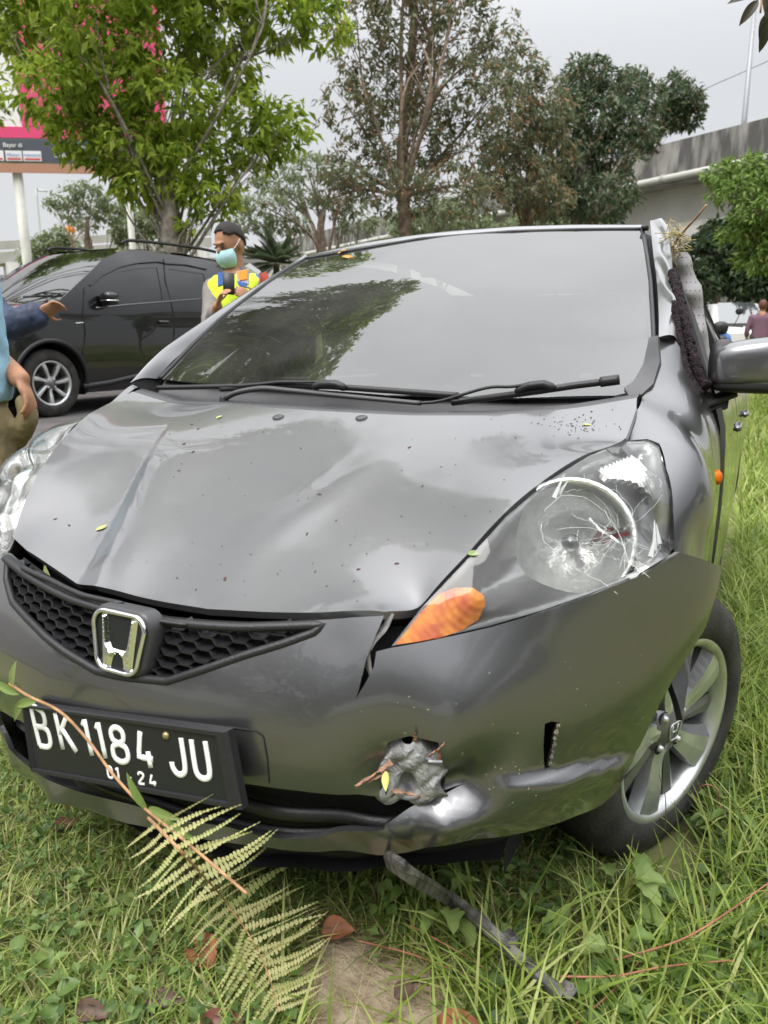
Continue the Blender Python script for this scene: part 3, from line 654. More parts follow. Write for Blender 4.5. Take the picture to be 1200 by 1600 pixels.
# ---- doors and body sides behind (both sides), open window on the near side
sd_pts = [A(x, y, z) for y in (1.15, 1.7, 2.3, 2.9, 3.5) for z, x in ((.22, .80), (.35, .84), (.55, .846), (.72, .85), (.85, .846), (.95, .835))]
sd_pts += [A(x-.02*max(0, y-2.4), y, z) for y in (1.2, 1.8, 2.4, 3.0, 3.4) for z, x in ((1.02, .80), (1.2, .71), (1.4, .62))]
Sd = Surf((1, 0, .1), np.array(sd_pts), 1e-5)
def side_uv(L): return Sd.uv(np.array([A(.8, y, z) for y, z in L]))
def side_panel(name, L, mat, mir, holes=(), sp=.05, flange=.012, lift=0.): return panel(name, Sd, side_uv(L), mat, car, [side_uv(h) for h in holes], sp, flange, mirror=mir, lift=lift)
d1 = [(1.16, .26), (1.16, .97), (2.16, .985), (2.16, .26)]
d2 = [(2.175, .26), (2.175, .985), (2.9, 1.0), (2.9, .66), (2.78, .5), (2.74, .26)]
qp = [(2.915, .66), (2.915, 1.0), (3.3, 1.02), (3.6, 1.0), (3.72, .7), (3.7, .35), (3.62, .30)]+[(3.285+.345*math.cos(t), .30+.345*math.sin(t)) for t in np.linspace(R(5), R(140), 12)]
for mir in (False, True):
    d_a = side_panel('front_door', d1, PAINT, mir); d_b = side_panel('rear_door', d2, PAINT, mir); side_panel('rear_quarter', qp, PAINT, mir)
    side_panel('sill', [(1.14, .2), (1.14, .25), (2.74, .25), (2.74, .2)], BLACK, mir)
    fr_o = [(1.20, 1.0), (1.70, 1.445), (2.2, 1.47), (2.8, 1.45), (3.25, 1.38), (3.45, 1.04), (2.9, 1.02), (2.2, 1.0)]
    fr_i1 = [(1.36, 1.03), (1.76, 1.40), (2.12, 1.425), (2.12, 1.02)]; fr_i2 = [(2.24, 1.02), (2.24, 1.425), (2.75, 1.405), (2.86, 1.04)]; fr_i3 = [(2.95, 1.05), (2.85, 1.40), (3.18, 1.34), (3.34, 1.06)]
    side_panel('window_frame', fr_o, BLACK if not mir else PAINT, mir, [fr_i1, fr_i2, fr_i3], .05, .02)
    for h in ((fr_i1, fr_i2, fr_i3) if mir else (fr_i2, fr_i3)): side_panel('side_window', h, WGLASS, mir, (), .08, 0, -.008)
    for y in (2.02, 2.78):
        P = Sd(side_uv([(y-.09, .86), (y+.06, .865)]))*(A(-1, 1, 1) if mir else 1); MB().tube(rs(P+A(-.012 if mir else .012, 0, 0), 8), .013, 8, flat=.8).build('door_handle', PAINT, d_a if y < 2.1 else d_b)
# tail: simple hatch with window, lamps and bumper
ht = np.array([[A(x, 3.60+.10*(1-(x/.8)**2)-(.0 if z < .9 else (z-.9)*.75), z) for x in np.linspace(-.80+.0*z-max(0, z-.95)*.5, .80+max(0, z-.95)*-.5, 12)] for z in (.3, .5, .7, .9, 1.0, 1.2, 1.42)])
grid('tailgate', ht, PAINT, car, flip=True)
hw = np.array([[p+A(0, .012, .004) for p in row[2:-2]] for row in ht[4:]]); grid('rear_window', hw, WGLASS, car, flip=True)
for s in (-1, 1): MB().box((s*.70, 3.68, .80), (.14, .08, .26), bev=.03).build('tail_lamp', material('red_lamp', (.5, .01, .01), .2), car)
MB().box((0, 2.2, .24), (1.5, 2.6, .1)).build('underbody', LINER, car)
# dashboard, seats, steering wheel
dash = np.array([[A(x, y, z) for x in np.linspace(-.68, .68, 10)] for y, z in ((.97, .94), (1.15, .96), (1.4, .95), (1.48, .88), (1.42, .6))]); grid('dashboard', dash, BLACK, car, flip=True)
def seat(x, mat):
    s = link('seat', None, car)
    def slab(c, d, rot, name, bev): MB().box(c, d, rot, bev=bev).build(name, mat, s)
    t = R(20); rt = A(1, 0, 0, 0, math.cos(t), math.sin(t), 0, -math.sin(t), math.cos(t)).reshape(3, 3)
    slab((x, 1.75, .55), (.48, .5, .16), None, 'seat_cushion', .05); slab((x, 2.08, .86), (.46, .14, .62), rt, 'seat_back', .05); slab((x, 2.19, 1.24), (.27, .10, .19), rt, 'headrest', .04)
seat(-.36, DARK); seat(.36, SEATG)
th = np.linspace(0, 2*np.pi, 40); MB().tube(np.stack([-.36+.18*np.cos(th), 1.5-.06*np.sin(th), .93+.165*np.sin(th)], 1), .015, 8, False).build('steering_wheel', BLACK, car)
MB().tube([(.0, 1.45, 1.37), (.0, 1.5, 1.36), (0, 1.56, 1.40)], .01, 6).box((0, 1.46, 1.36), (.22, .02, .06), bev=.015).build('rear_view_mirror', BLACK, car)

# ---- crumpled padding and shattered window in the near door opening
pad_px = [(1051, 402), (1060, 394), (1074, 394), (1080, 402), (1083, 420), (1088, 434), (1096, 446), (1099, 470), (1101, 496), (1106, 520), (1111, 560), (1111, 600), (1100, 600), (1085, 540), (1070, 480), (1058, 430)]
pad3 = np.array([cY(a, b, 1.62) for a, b in pad_px]); Pd = Surf((.25, -.95, .1), np.r_[pad3, [cY(1078, 460, 1.595), cY(1092, 520, 1.60), cY(1068, 415, 1.605)]], 1e-6)
pad = panel('seat_side_padding', Pd, Pd.uv(pad3), SEATG, car, sp=.012, flange=.05, cen=(.5, 2.2, 1.1))
mb = MB()
for i in range(10):
    for j in range(7):
        q = (1052+j*7+i*3.2+(4 if i % 2 else 0), 402+i*13.0)
        if inpoly(np.array([q]), np.array(pad_px))[0]:
            c = Pd.hit(*q); mb.lathe([(0, .0006), (.0016, .0006)], c, Pd.n, 6)
mb.build('stitch_holes', DARK, pad)['kind'] = 'stuff'
rl = spl([cY(1051, 424, 1.36), cY(1058, 455, 1.31), cY(1067, 500, 1.25), cY(1078, 545, 1.21), cY(1092, 585, 1.17), cY(1104, 605, 1.15)], 60)
k = np.arange(60); mb = MB(); v, f = tubev(rl, .012+.0012*np.sin(k*1.7)+.003*np.linspace(0, 1, 60), 12); v += RNG.normal(0, .0016, v.shape); mb.add(v, f); mb.build('shattered_window', SHATTER, car)
rl2 = spl([cY(1053, 470, 1.20), cY(1060, 540, 1.16), cY(1068, 590, 1.13), cY(1085, 622, 1.12)], 40)
v, f = tubev(rl2, np.linspace(.006, .026, 40), 10); v += RNG.normal(0, .0012, v.shape); MB().add(v, f).build('door_seal', SHATTER, car)
gp = [cY(1058, 545, 1.14), cY(1072, 560, 1.15), cY(1086, 600, 1.16), cY(1096, 618, 1.16), cY(1084, 625, 1.15), cY(1068, 610, 1.14)]
Gs = Surf((.5, -.8, .2), np.array(gp)); panel('quarter_panel_gap', Gs, Gs.uv(np.array(gp)), DARK, car, sp=.02, flange=0)
gq = [cY(1065, 520, 1.20), cY(1070, 540, 1.19), cY(1084, 575, 1.18), cY(1085, 592, 1.18), cY(1076, 580, 1.18), cY(1067, 545, 1.19)]
Gq = Surf((.5, -.8, .2), np.array(gq)); panel('quarter_window', Gq, Gq.uv(np.array(gq)), thin_glass('mirror_tint_glass', (.5, .55, .4), 1.9), car, sp=.02, flange=.003)
gq = [cY(1074, 641, 1.12), cY(1080, 640, 1.13), cY(1082, 690, 1.10), cY(1079, 706, 1.09), cY(1076, 680, 1.10)]
Gq = Surf((.8, -.6, .2), np.array(gq)); panel('door_gap_trim', Gq, Gq.uv(np.array(gq)), DARK, car, sp=.01, flange=.003)

# ---- door mirror
mir_ = link('door_mirror', None, car)
def sup(c, d, e=.55, n=40, m=24):
    u = np.linspace(-np.pi, np.pi, n, endpoint=False); v = np.linspace(-np.pi/2, np.pi/2, m)
    f = lambda x, p: np.sign(x)*np.abs(x)**p
    U, V = np.meshgrid(u, v, indexing='ij')
    return np.stack([c[0]+d[0]*f(np.cos(V), e)*f(np.cos(U), e), c[1]+d[1]*f(np.cos(V), e)*f(np.sin(U), e), c[2]+d[2]*f(np.sin(V), e)], -1)
mc = A(.902, 1.20, 1.077); g = sup(mc, (.112, .075, .062), .55)
g[..., 2] += .014*np.clip((g[..., 0]-mc[0])/.11, -1, 1); g[..., 1] += .35*np.maximum(0, g[..., 0]-.93)
g[..., 2] = np.where(g[..., 2] < mc[2]-.045, mc[2]-.045+(g[..., 2]-mc[2]+.045)*.3, g[..., 2])
grid('mirror_housing', g, PAINT, mir_, closed_u=True)
g = sup(mc+A(0, .006, -.05), (.110, .075, .020), .6); g[..., 1] += .35*np.maximum(0, g[..., 0]-.93); grid('mirror_lower_trim', g, BLACK, mir_, closed_u=True)
g = sup(mc+A(-.088, .012, -.0), (.03, .068, .058), .7); grid('mirror_inner_end', g, BLACK, mir_, closed_u=True)
mbp = [cY(*q) for q in ((1058, 540, 1.16), (1072, 570, 1.17), (1090, 604, 1.18), (1112, 614, 1.19), (1140, 618, 1.20), (1137, 638, 1.19), (1098, 642, 1.17), (1080, 655, 1.165), (1066, 640, 1.16), (1060, 590, 1.16))]; Mb = Surf((.45, -.85, .1), np.array(mbp)); panel('mirror_base', Mb, Mb.uv(np.array(mbp)), BLACK, mir_, sp=.015, flange=.02)
mb = MB(); mb.tube(spl([cY(1078, 643, 1.15), cY(1095, 635, 1.17), cY(1120, 625, 1.19), cY(1150, 614, 1.20)], 20), np.linspace(.022, .016, 20), 10, flat=.6); mb.build('mirror_arm', BLACK, mir_)

# ---- near wheel, knocked out of true
wheel = link('front_wheel', None, car)
wc = A(.8226, .7926, .2925); wn_ = unit(A(.9142, -.401, -.058)); wup = A(0, 0, 1)      # steered to its left
def make_wheel(par, c, n, up, alloy=ALLOY, alloyd=ALLOYD, Rt=.305, Rr=.212, wdt=.185, spokes=5, logo=True, seg=64):
    n = unit(n); up = unit(up-n*(up@n)); f = np.cross(n, up)
    MB().lathe([(Rr-.012, -.06), (Rr-.004, .0), (Rr+.004, .014), (Rr+.035, .016), (Rt-.030, .010), (Rt-.008, -.004), (Rt, -.022), (Rt, -wdt+.03), (Rt-.01, -wdt), (Rr, -wdt)], c, n, seg).build('tyre', RUBBER, par)
    rim = MB().lathe([(Rr-.018, -.10), (Rr-.02, -.03), (Rr-.016, .006), (Rr-.004, .010), (Rr+.004, .008), (Rr+.003, -.01)], c, n, seg).build('rim', alloy, par)
    mb = MB().lathe([(0, -.09), (Rr-.015, -.09)], c, n, 32); mb.lathe([(.05, -.085), (.12, -.075), (.125, -.085)], c, n, 32); mb.build('brake_disc', material('brake_disc', (.06, .058, .055), .5, .6), par)
    def w(r, a, h): return c+f*r*math.sin(a)+up*r*math.cos(a)+n*h
    for k in range(spokes):
        a = 2*math.pi*k/spokes+.30; mb = MB(); s1 = MB()
        # broad machined blade swept to one side, with a dark pocket face along the other flank
        rr_ = np.linspace(.045, Rr-.014, 9); tw = .10*np.linspace(0, 1, 9)
        hw0 = np.interp(rr_, [.045, .09, Rr], [.024, .030, .056] if spokes == 5 else [.016, .018, .026])
        top_ = []; 
        for r, t, hw in zip(rr_, tw, hw0):
            h = .004-.012*math.exp(-((r-.07)/.05)**2)
            d = hw/r
            top_.append([w(r, a+t-d, h-.035), w(r, a+t-d*.98, h-.004), w(r, a+t-d*.15, h), w(r, a+t+d*.55, h-.002), w(r, a+t+d, h-.022), w(r, a+t+d*1.05, h-.045)])
        top_ = np.array(top_); nu = len(rr_)
        s1.add(top_[:, 0:4].reshape(-1, 3), [(i*4+j, (i+1)*4+j, (i+1)*4+j+1, i*4+j+1) for i in range(nu-1) for j in range(3)])
        mb.add(top_[:, 3:6].reshape(-1, 3), [(i*3+j, (i+1)*3+j, (i+1)*3+j+1, i*3+j+1) for i in range(nu-1) for j in range(2)])
        sp_ = s1.build('spoke', alloy, par, smooth=False); mb.build('spoke_pocket', alloyd, sp_, smooth=False)
    if spokes == 5:
        for k in range(5):
            a = 2*math.pi*(k+.52)/5+.30; P_ = []
            for r in np.linspace(.05, Rr-.016, 7): hw = np.interp(r, [.05, Rr], [.010, .024])/r; P_.append([w(r, a-hw, -.045), w(r, a-hw, -.02), w(r, a+hw*.2, -.015), w(r, a+hw, -.022), w(r, a+hw, -.045)])
            P_ = np.array(P_); s2 = MB(); s2.add(P_.reshape(-1, 3), [(i*5+j, (i+1)*5+j, (i+1)*5+j+1, i*5+j+1) for i in range(6) for j in range(4)]); s2.build('inner_spoke', alloyd, par, smooth=False)
    MB().lathe([(0, .001), (.030, .0), (.034, -.004), (.060, -.010), (.066, -.03)], c, n, 32).build('hub', alloyd, par)
    for k in range(4):
        a = 2*math.pi*(k+.5)/4; q = w(.05, a, -.012); MB().lathe([(0, .014), (.006, .013), (.0085, .006), (.0085, 0)], q, n, 10).build('wheel_nut', alloy, par)
        MB().lathe([(.0087, -.002), (.0145, .005), (.016, .003)], q, n, 14).build('nut_recess', DARK, par)
    if logo:
        def e(P, d): P = np.asarray(P); return c+P[:, :1]*f*-1+P[:, 1:2]*up+n*d
        L = e(rsq(.044, .036, .04, .01, 5), .003); cap = MB().tube(np.r_[L, L[:2]], .0022, 6, False).build('centre_cap', alloy, par)
        MB().tube(e([(-.011, .016), (-.009, -.016)], .002), .002, 5).tube(e([(.011, .016), (.009, -.016)], .002), .002, 5).tube(e([(-.009, -.002), (.009, -.002)], .002), .002, 5).build('cap_letter', alloy, cap)
make_wheel(wheel, wc-wn_*.008, wn_, wup)
liner = np.array([[A(x, .795+.35*math.cos(t), .30+.35*math.sin(t)) for x in (.55, .70)] for t in np.linspace(R(0), R(180), 24)]); grid('wheel_arch_liner', liner, LINER, car)
grid('wheel_arch_wall', np.array([[A(.56, y, z) for y in (.42, 1.2)] for z in (.1, .66)]), LINER, car)
for c, n in ((A(-.80, .80, .30), A(-1, 0, 0)), (A(.80, 3.285, .30), A(1, 0, 0)), (A(-.80, 3.285, .30), A(-1, 0, 0))):
    w_ = link('wheel', None, car); make_wheel(w_, c, n, A(0, 0, 1), seg=32)

# ---- headlamps
def headlamp(mir):
    hlp = link('headlamp', None, car)
    sg = A(-1, 1, 1) if mir else A(1, 1, 1)
    low = [Fb([q], -.006)[0] for q in hl_low]
    right = [cY(*q) for q in ((1053, 857, .60), (1051, 802, .625), (1040, 735, .66), (1029, 697, .695))]
    topl = [cY(*q) for q in ((1010, 688, .70), (980, 689, .69), (921, 712, .54), (856, 752, .41), (792, 806, .31), (733, 871, .245), (684, 923, .20), (660, 948, .18))]
    bul = [cY(900, 800, .38), cY(960, 790, .44), cY(820, 880, .27), cY(740, 935, .205), cY(1000, 750, .53), cY(930, 870, .36), cY(1010, 830, .47)]
    loop = np.array(low+right+topl); S0 = Surf((.5, -.75, .42), np.r_[loop, bul], 1e-6); S = S0
    if mir:
        low = [Fb([q], -.006)[0] for q in hl_lowL[::-1]]; topl = [p+A(-.004, -.002, -.010) for p in hL[2:]]
        loop = np.array(low+[p*sg for p in right]+topl); S = Surf((-.5, -.75, .42), np.r_[loop, [p*sg+A(0, 0, .012) for p in bul]], 1e-6)
    o = S.uv(loop)
    imp = lambda q: S.uv(S0.hit(*q)*sg)[0]
    holes = [] if mir else [np.array([imp(q) for q in ((922, 808), (945, 818), (962, 826), (985, 822), (999, 824), (988, 838), (975, 850), (968, 846), (955, 836), (940, 828))]),
                            np.array([imp(q) for q in ((976, 876), (1000, 895), (985, 910), (978, 912))])]
    lens = panel('lamp_lens', S, o, LENS, hlp, holes, .02, .006)
    Sin = lambda a, d=-.075: S(a)+S.n*d
    sh = lambda k: o.mean(0)+(o-o.mean(0))*k
    ob = densify(o, .006)
    def pan(a):
        d = np.full(len(a), 9.)
        for ch in np.array_split(ob, 6): d = np.minimum(d, np.linalg.norm(a[:, None]-ch[None], axis=2).min(1))
        return S(a)-S.n*(.006+.060*smooth01(d, .0, .07))[:, None]
    cuv = S.uv((S0.hit(905, 838))*sg)[0]; bh = np.array([cuv+.097*A(math.cos(t), math.sin(t)) for t in np.linspace(0, 2*np.pi, 36, endpoint=False)]); inn = o.mean(0)+(o-o.mean(0))*.95
    bh = np.array([q if inpoly(q[None], inn)[0] else cuv+(q-cuv)*next(k for k in np.linspace(1, .2, 60) if inpoly((cuv+(q-cuv)*k)[None], inn)[0]) for q in bh])
    panel('lamp_housing', pan, sh(.998), CHROMES if mir else LGREY, hlp, [] if mir else [bh], sp=.012, flange=.004)
    # ribbed bright reflector at the upper outer end
    up_px = [(1036, 735), (1027, 700), (1008, 692), (985, 693), (950, 705), (930, 720), (960, 740), (1000, 745), (1022, 760), (1046, 800), (1048, 790)]
    upo = np.array([imp(q) for q in up_px])
    if not mir: panel('upper_reflector', lambda a: Sin(a, -.03)+S.n*(.004*np.sin(a[:, :1]*420+a[:, 1:]*200)), upo, REFL, hlp, sp=.004, flange=.01)
    # reflector bowl with its bulb
    c = S0.hit(905, 838)-S0.n*.040; ax = unit(A(.16, -.93, .30)); 
    prof = [(.012, -.085), (.03, -.082), (.058, -.07), (.078, -.05), (.092, -.025), (.099, .0), (.102, .004), (.106, .002), (.106, -.03)]
    bowl = MB().lathe(prof, c*sg, ax*sg, 40)
    V = np.concatenate(bowl.v)
    if not mir: b = mesh('reflector_bowl', V, bowl.f, REFL, hlp)
    if not mir: MB().tube([c*sg+ax*sg*-.1, c*sg+ax*sg*-.03], [.011, .009], 10).build('bulb', material('bulb_glass', (.5, .5, .52), .1, .8), b)
    if not mir: MB().lathe([(0, -.015), (.012, -.018), (.016, -.03), (.016, -.04)], c*sg, ax*sg, 14).build('bulb_cap', ALLOYD, b)
    rg_ = [(.098, .004), (.102, .008), (.107, .004), (.106, -.006)]
    if not mir: MB().lathe(rg_, c*sg, ax*sg, 40).build('bowl_ring', REFL, hlp)
    # amber turn lamp
    am_px = [(617, 1007), (634, 988), (655, 960), (686, 928), (712, 918), (740, 918), (757, 930), (759, 945), (748, 968), (722, 985), (690, 996), (650, 1003)]
    am = np.array([imp(q) for q in am_px])
    cen = am.mean(0)
    def amf(a): d = np.linalg.norm(a-cen, axis=1); return S(a)+S.n*(-.012-.25*d**2/.05*.0)[:, None] if False else S(a)-S.n*(.0035+.0006*np.sin(np.linalg.norm(a-cen-A(.05, .03), axis=1)[:, None]*520))
    if not mir: ind = panel('indicator_lamp', amf, am, AMBER, hlp, sp=.0022, flange=.002)
    if not mir:
        # cracks running out from the point of impact, chips along the edges
        mb = MB(); rg = np.random.default_rng(3); c0 = A(968, 836)
        for k in range(20):
            a = rg.uniform(0, 2*np.pi); L = rg.uniform(40, 105) if k < 18 else rg.uniform(90, 150); p = c0.copy()+A(math.cos(a), math.sin(a)*.8)*12; path = []
            for _ in range(int(L/9)):
                path.append(p.copy()); a += rg.normal(0, .16); p = p+9*A(math.cos(a), math.sin(a)*.85)
            path = np.array(path); path = path[inpoly(path, np.array([(800, 890), (790, 850), (860, 770), (930, 725), (1020, 700), (1046, 800), (1048, 860), (985, 900), (880, 935)]))]
            if len(path) > 3: mb.tube(np.array([S.hit(*q)+S.n*.0008 for q in path]), rg.uniform(.0002, .00045), 4)
        for rad in (26, 45, 66):
            for k in range(4):
                a0 = rg.uniform(0, 6.28); t = np.linspace(a0, a0+rg.uniform(.5, 1.2), 9); path = np.stack([c0[0]+rad*np.cos(t)+rg.normal(0, 1.5, 9), c0[1]+rad*.85*np.sin(t)+rg.normal(0, 1.5, 9)], 1)
                path = path[(path[:, 0] < 1046)]
                if len(path) > 3: mb.tube(np.array([S.hit(*q)+S.n*.0008 for q in path]), rg.uniform(.0002, .0004), 4)
        for P in ([(850, 800), (875, 775), (910, 775), (945, 800), (968, 836), (982, 880), (1015, 903)], [(845, 820), (848, 845), (870, 865), (900, 890), (940, 910), (965, 928)], [(962, 748), (985, 742), (1030, 745), (1034, 770)], [(880, 770), (925, 762), (960, 765), (985, 790), (993, 835), (985, 880)]):
            mb.tube(np.array([S.hit(*q)+S.n*.001 for q in rs(np.array(P, float)+0, 40)+rg.normal(0, .8, (40, 2))]), .0005, 4)
        mb.build('lens_cracks', CRACKM, lens)['kind'] = 'stuff'
        # dark silver of broken bulb holder seen through the hole
        q = S.hit(965, 833)-S.n*.028; mb = MB()
        for i in range(6): mb.box(q+A(.008*(i-3), .004*(i % 2), .004*((i*7) % 3-1)), (.006, .006, .034), Matrix.Rotation(.5+.15*i, 3, 'Y'))
        mb.build('broken_bulb_holder', material('rusty_purple_metal', (.22, .09, .09), .5, .2), hlp, smooth=False)
        # loose shards standing up on the lens
        mb = MB()
        for q, a, L in (((865, 778), 1.1, .045), ((872, 772), .9, .03), ((1022, 860), 1.5, .05), ((1016, 870), 1.3, .04), ((1030, 850), 1.7, .035), ((985, 905), .6, .02)):
            p = S.hit(*q)+S.n*.002; d = S.e1*math.cos(a)+S.e2*math.sin(a); e = np.cross(d, S.n)
            mb.add([p-e*.004, p+e*.004, p+d*L+S.n*.006], [(0, 1, 2)]); mb.add([p-e*.004-S.n*.002, p+e*.004-S.n*.002, p+d*L+S.n*.004], [(2, 1, 0)])
        mb.build('glass_shards', CRACKM, lens, smooth=False)['kind'] = 'stuff'
    return S
CHROMES = material('satin_reflector', (.78, .78, .77), .25, .9, var=.1, vscale=30)
REFL = material('fluted_reflector', (.74, .75, .73), .34, .8, var=.15, vscale=25, bump=.35, bscale=40)
SL = headlamp(False); headlamp(True)
# lamp bracket torn out between bonnet and bumper
bq = [Fb([q], -.012)[0] for q in hb([(612, 962), (600, 985), (580, 1005), (570, 1022), (575, 1045), (582, 1068)])]
v, f = tubev(spl(np.array(bq), 26), np.interp(np.arange(26), [0, 10, 14, 25], [.006, .010, .013, .003]), 6, flat=.45); MB().add(v, f).build('torn_lamp_bracket', material('grey_bare_plastic', (.17, .165, .16), .45, .2, var=.3, vscale=60), car, smooth=False)

# ---- torn bracket in the bumper
tc_ = Fb([hitb(645, 1200)])[0]; fr_n = unit(A(.42, -.9, 0.05)); fx = unit(np.cross(A(0, 0, 1), fr_n)); fx = fx if fx[0] > 0 else -fx; fz = A(0, 0, 1)
TORN = material('torn_grey_plastic', (.13, .13, .135), .5, .0, .1, col2=(.42, .42, .42), vscale=35, bump=.3, bscale=120)
torn = link('torn_bracket', None, car)
gu = np.linspace(-1, 1, 26); gv = np.linspace(-1, 1, 26); U, V = np.meshgrid(gu, gv, indexing='ij')
hh = .018+.008*np.sin(U*3+V*2.2)+.005*np.abs(np.sin(U*5-V*4))+RNG.normal(0, .0005, U.shape)-.03*np.maximum(0, U**2+V**2-.7)
hh -= .042*np.exp(-((U+.15)**2+(V+.38)**2)/.07)
Gt = tc_+(U*.050*(1+.15*np.sin(V*5)))[..., None]*fx+(V*.056*(1+.12*np.sin(U*6)))[..., None]*fz+hh[..., None]*fr_n
grid('bracket_plate', Gt, TORN, torn, smooth=False, flip=True)
cc = tc_-fx*.007-fz*.021+fr_n*.012; MB().lathe([(.0, -.02), (.016, -.018), (.019, -.004), (.024, .004), (.027, .0), (.027, -.02)], cc, fr_n, 24).build('bracket_ring', TORN, torn)
cc2 = tc_-fx*.034-fz*.033+fr_n*.016; MB().lathe([(0, -.004), (.0045, -.003), (.006, .002), (.008, .001)], cc2, fr_n, 12).build('bolt_hole', DARK, torn)
# flap of cracked bumper skin beside it
fq = np.array([Fb([q], .006)[0] for q in hb([(655, 1188), (668, 1184), (690, 1188), (694, 1215), (682, 1240), (665, 1248), (655, 1240)])]); Fq = Surf(fr_n, fq+fr_n*np.array([.0, .006, .0, .004, .0, .008, .0])[:, None]); panel('skin_flap', Fq, Fq.uv(fq), PAINT, torn, sp=.006, flange=.003)
# crumbled edge of the slit
sl = Fb(hb([(872, 1131), (867, 1150), (864, 1172), (858, 1196)]), .001); v, f = tubev(rs(sl, 60), .0022+.001*np.sin(np.arange(60)*.7), 6); v += RNG.normal(0, .0007, v.shape); MB().add(v, f).build('slit_edge', material('torn_edge', (.14, .13, .09), .8, var=.5, vscale=120), bumper, smooth=False)
# ================================================================== ground, road
_cn = CAR_ROT[:, 2]; _c0 = c2w((0, 0, 0))
def H_ground(x, y):
    x = np.asarray(x, float); y = np.asarray(y, float)
    yc = np.clip(y, -1.5, 5); xc = np.clip(x, -1.5, 2.5)
    zc = _c0[2]-(_cn[0]*(xc-_c0[0])+_cn[1]*(yc-_c0[1]))/_cn[2]
    lv = .27+.108*smooth01(-x, 2.6, 5.6); t = smooth01(-x, 1.15, 2.7); z = zc*(1-t)+lv*t
    u = smooth01(y, 6, 16)*(1-t); z = z*(1-u)+.34*u
    r = np.sin(x*3.1+1)*np.sin(y*2.7+.5)*.012+np.sin(x*7.3)*np.sin(y*6.1+2)*.006
    return z+r*(1-t)*(1-smooth01(np.abs(x)+np.abs(y), 20, 40))
def ax_(n, lo, hi, c): 
    t = np.linspace(-1, 1, n); s = np.sinh(t*5.2)/math.sinh(5.2); return c+np.where(s < 0, -s*(lo), s*hi)
gx, gy = ax_(220, -700, 700, 0.), ax_(220, -700, 1200, 1.); GX, GY = np.meshgrid(gx, gy, indexing='ij')
SOIL = material('soil_and_thatch', (.19, .165, .085), .95, col2=(.13, .16, .045), vscale=5, bump=.9, bscale=45, detail=9)
ground = grid('ground', np.stack([GX, GY, H_ground(GX, GY)], -1), SOIL, None); tag(ground, kind='structure')
ASPH = material('asphalt', (.115, .105, .104), .9, var=.18, vscale=3, bump=.6, bscale=260)
rx_ = np.concatenate([np.linspace(-14, -5, 10), np.linspace(-4.6, -1.9, 12)]); ry_ = np.concatenate([np.linspace(-40, -2, 12), np.linspace(-1.5, 12, 30), np.linspace(13, 120, 20)]); RX, RY = np.meshgrid(rx_, ry_, indexing='ij')
RX = RX+(.06*np.sin(RY*1.7)+.04*np.sin(RY*4.1))*(RX > -1.95)
road = grid('road', np.stack([RX, RY, H_ground(RX, RY)+.012], -1), ASPH, None); tag(road, kind='structure')
# ================================================================== the black MPV on the road
SPOS = A(-5.789, 3.264, .378); STH = R(-3.79); SRZ = np.array([[math.cos(STH), -math.sin(STH), 0], [math.sin(STH), math.cos(STH), 0], [0, 0, 1]])
suv = thing('parked_mpv', 'black people carrier with alloy wheels and roof rails on the road', 'car', SPOS, rot=SRZ)
BPAINT = material('black_car_paint', (.006, .006, .007), .3, 0, 1., .015, spec=.3)
DGLASS = material('dark_tinted_glass', (.006, .007, .008), .02, 0, 0., .0, spec=.5, ior=1.7)
SO = (CAM-SPOS) @ SRZ
def sray(px, py): return wray(px, py) @ SRZ
def sprj(p): return wproj(np.asarray(p) @ SRZ.T+SPOS)
class SSurf(Surf):
    org = SO; ray = staticmethod(sray); tr = (4, 14)
ss = []
for y, dx in ((-.0, -.16), (.4, -.03), (1., 0), (2, .005), (3., 0), (3.7, -.04), (4.15, -.15)):
    for z, x in ((.2, .78), (.35, .815), (.6, .83), (.8, .825), (.95, .81), (1.05, .79), (1.25, .735), (1.45, .67), (1.6, .60)): ss.append(A(x+dx, y, z))
SSd = SSurf((1, 0, .12), ss, 1e-5)
def yz(px, py): return SSd.uv(SSd.hit(px, py))[0]
def suvw(L): return np.array([yz(*q) for q in L])
def suv_yz(L): return SSd.uv(np.array([A(.8, y, z) for y, z in L]))
wb0 = SSd.uv(np.array([SSd.hit(82, 598)]))[0]; FY = SSd(wb0[None])[0][1]; FZ = .31; WB = 2.655
archf = [(FY+.37*math.cos(t), FZ+.37*math.sin(t)) for t in np.linspace(R(-20), R(200), 18)]
archr = [(FY+WB+.37*math.cos(t), FZ+.37*math.sin(t)) for t in np.linspace(R(-20), R(200), 18)]
w1_ = suvw([(148, 449), (161, 437), (187, 425), (212, 420), (245, 418), (254, 469), (225, 472), (180, 476), (150, 478)])
w2_ = suvw([(263, 420), (318, 428), (325, 463), (275, 468)])
p_top = lambda y: 1.60 if y < 3.3 else 1.60-(y-3.3)*.12
body = [(-.05, .25), (FY-.38, .22)]+archf[::-1]+[(FY+.40, .20), (FY+WB-.42, .20)]+archr[::-1]+[(4.10, .28), (4.14, .9), (4.0, 1.1), (3.85, 1.5), (3.75, 1.585), (3.2, 1.62), (2.2, 1.635), (1.95, 1.60), (1.7, 1.50), (1.05, 1.06), (.7, 1.0), (.2, .88), (-.02, .75)]
w3 = [(w2_[2][0]+.12, 0)]
w3_ = suv_yz([(3.28, 1.06), (3.24, 1.40), (3.62, 1.37), (3.80, 1.08)])
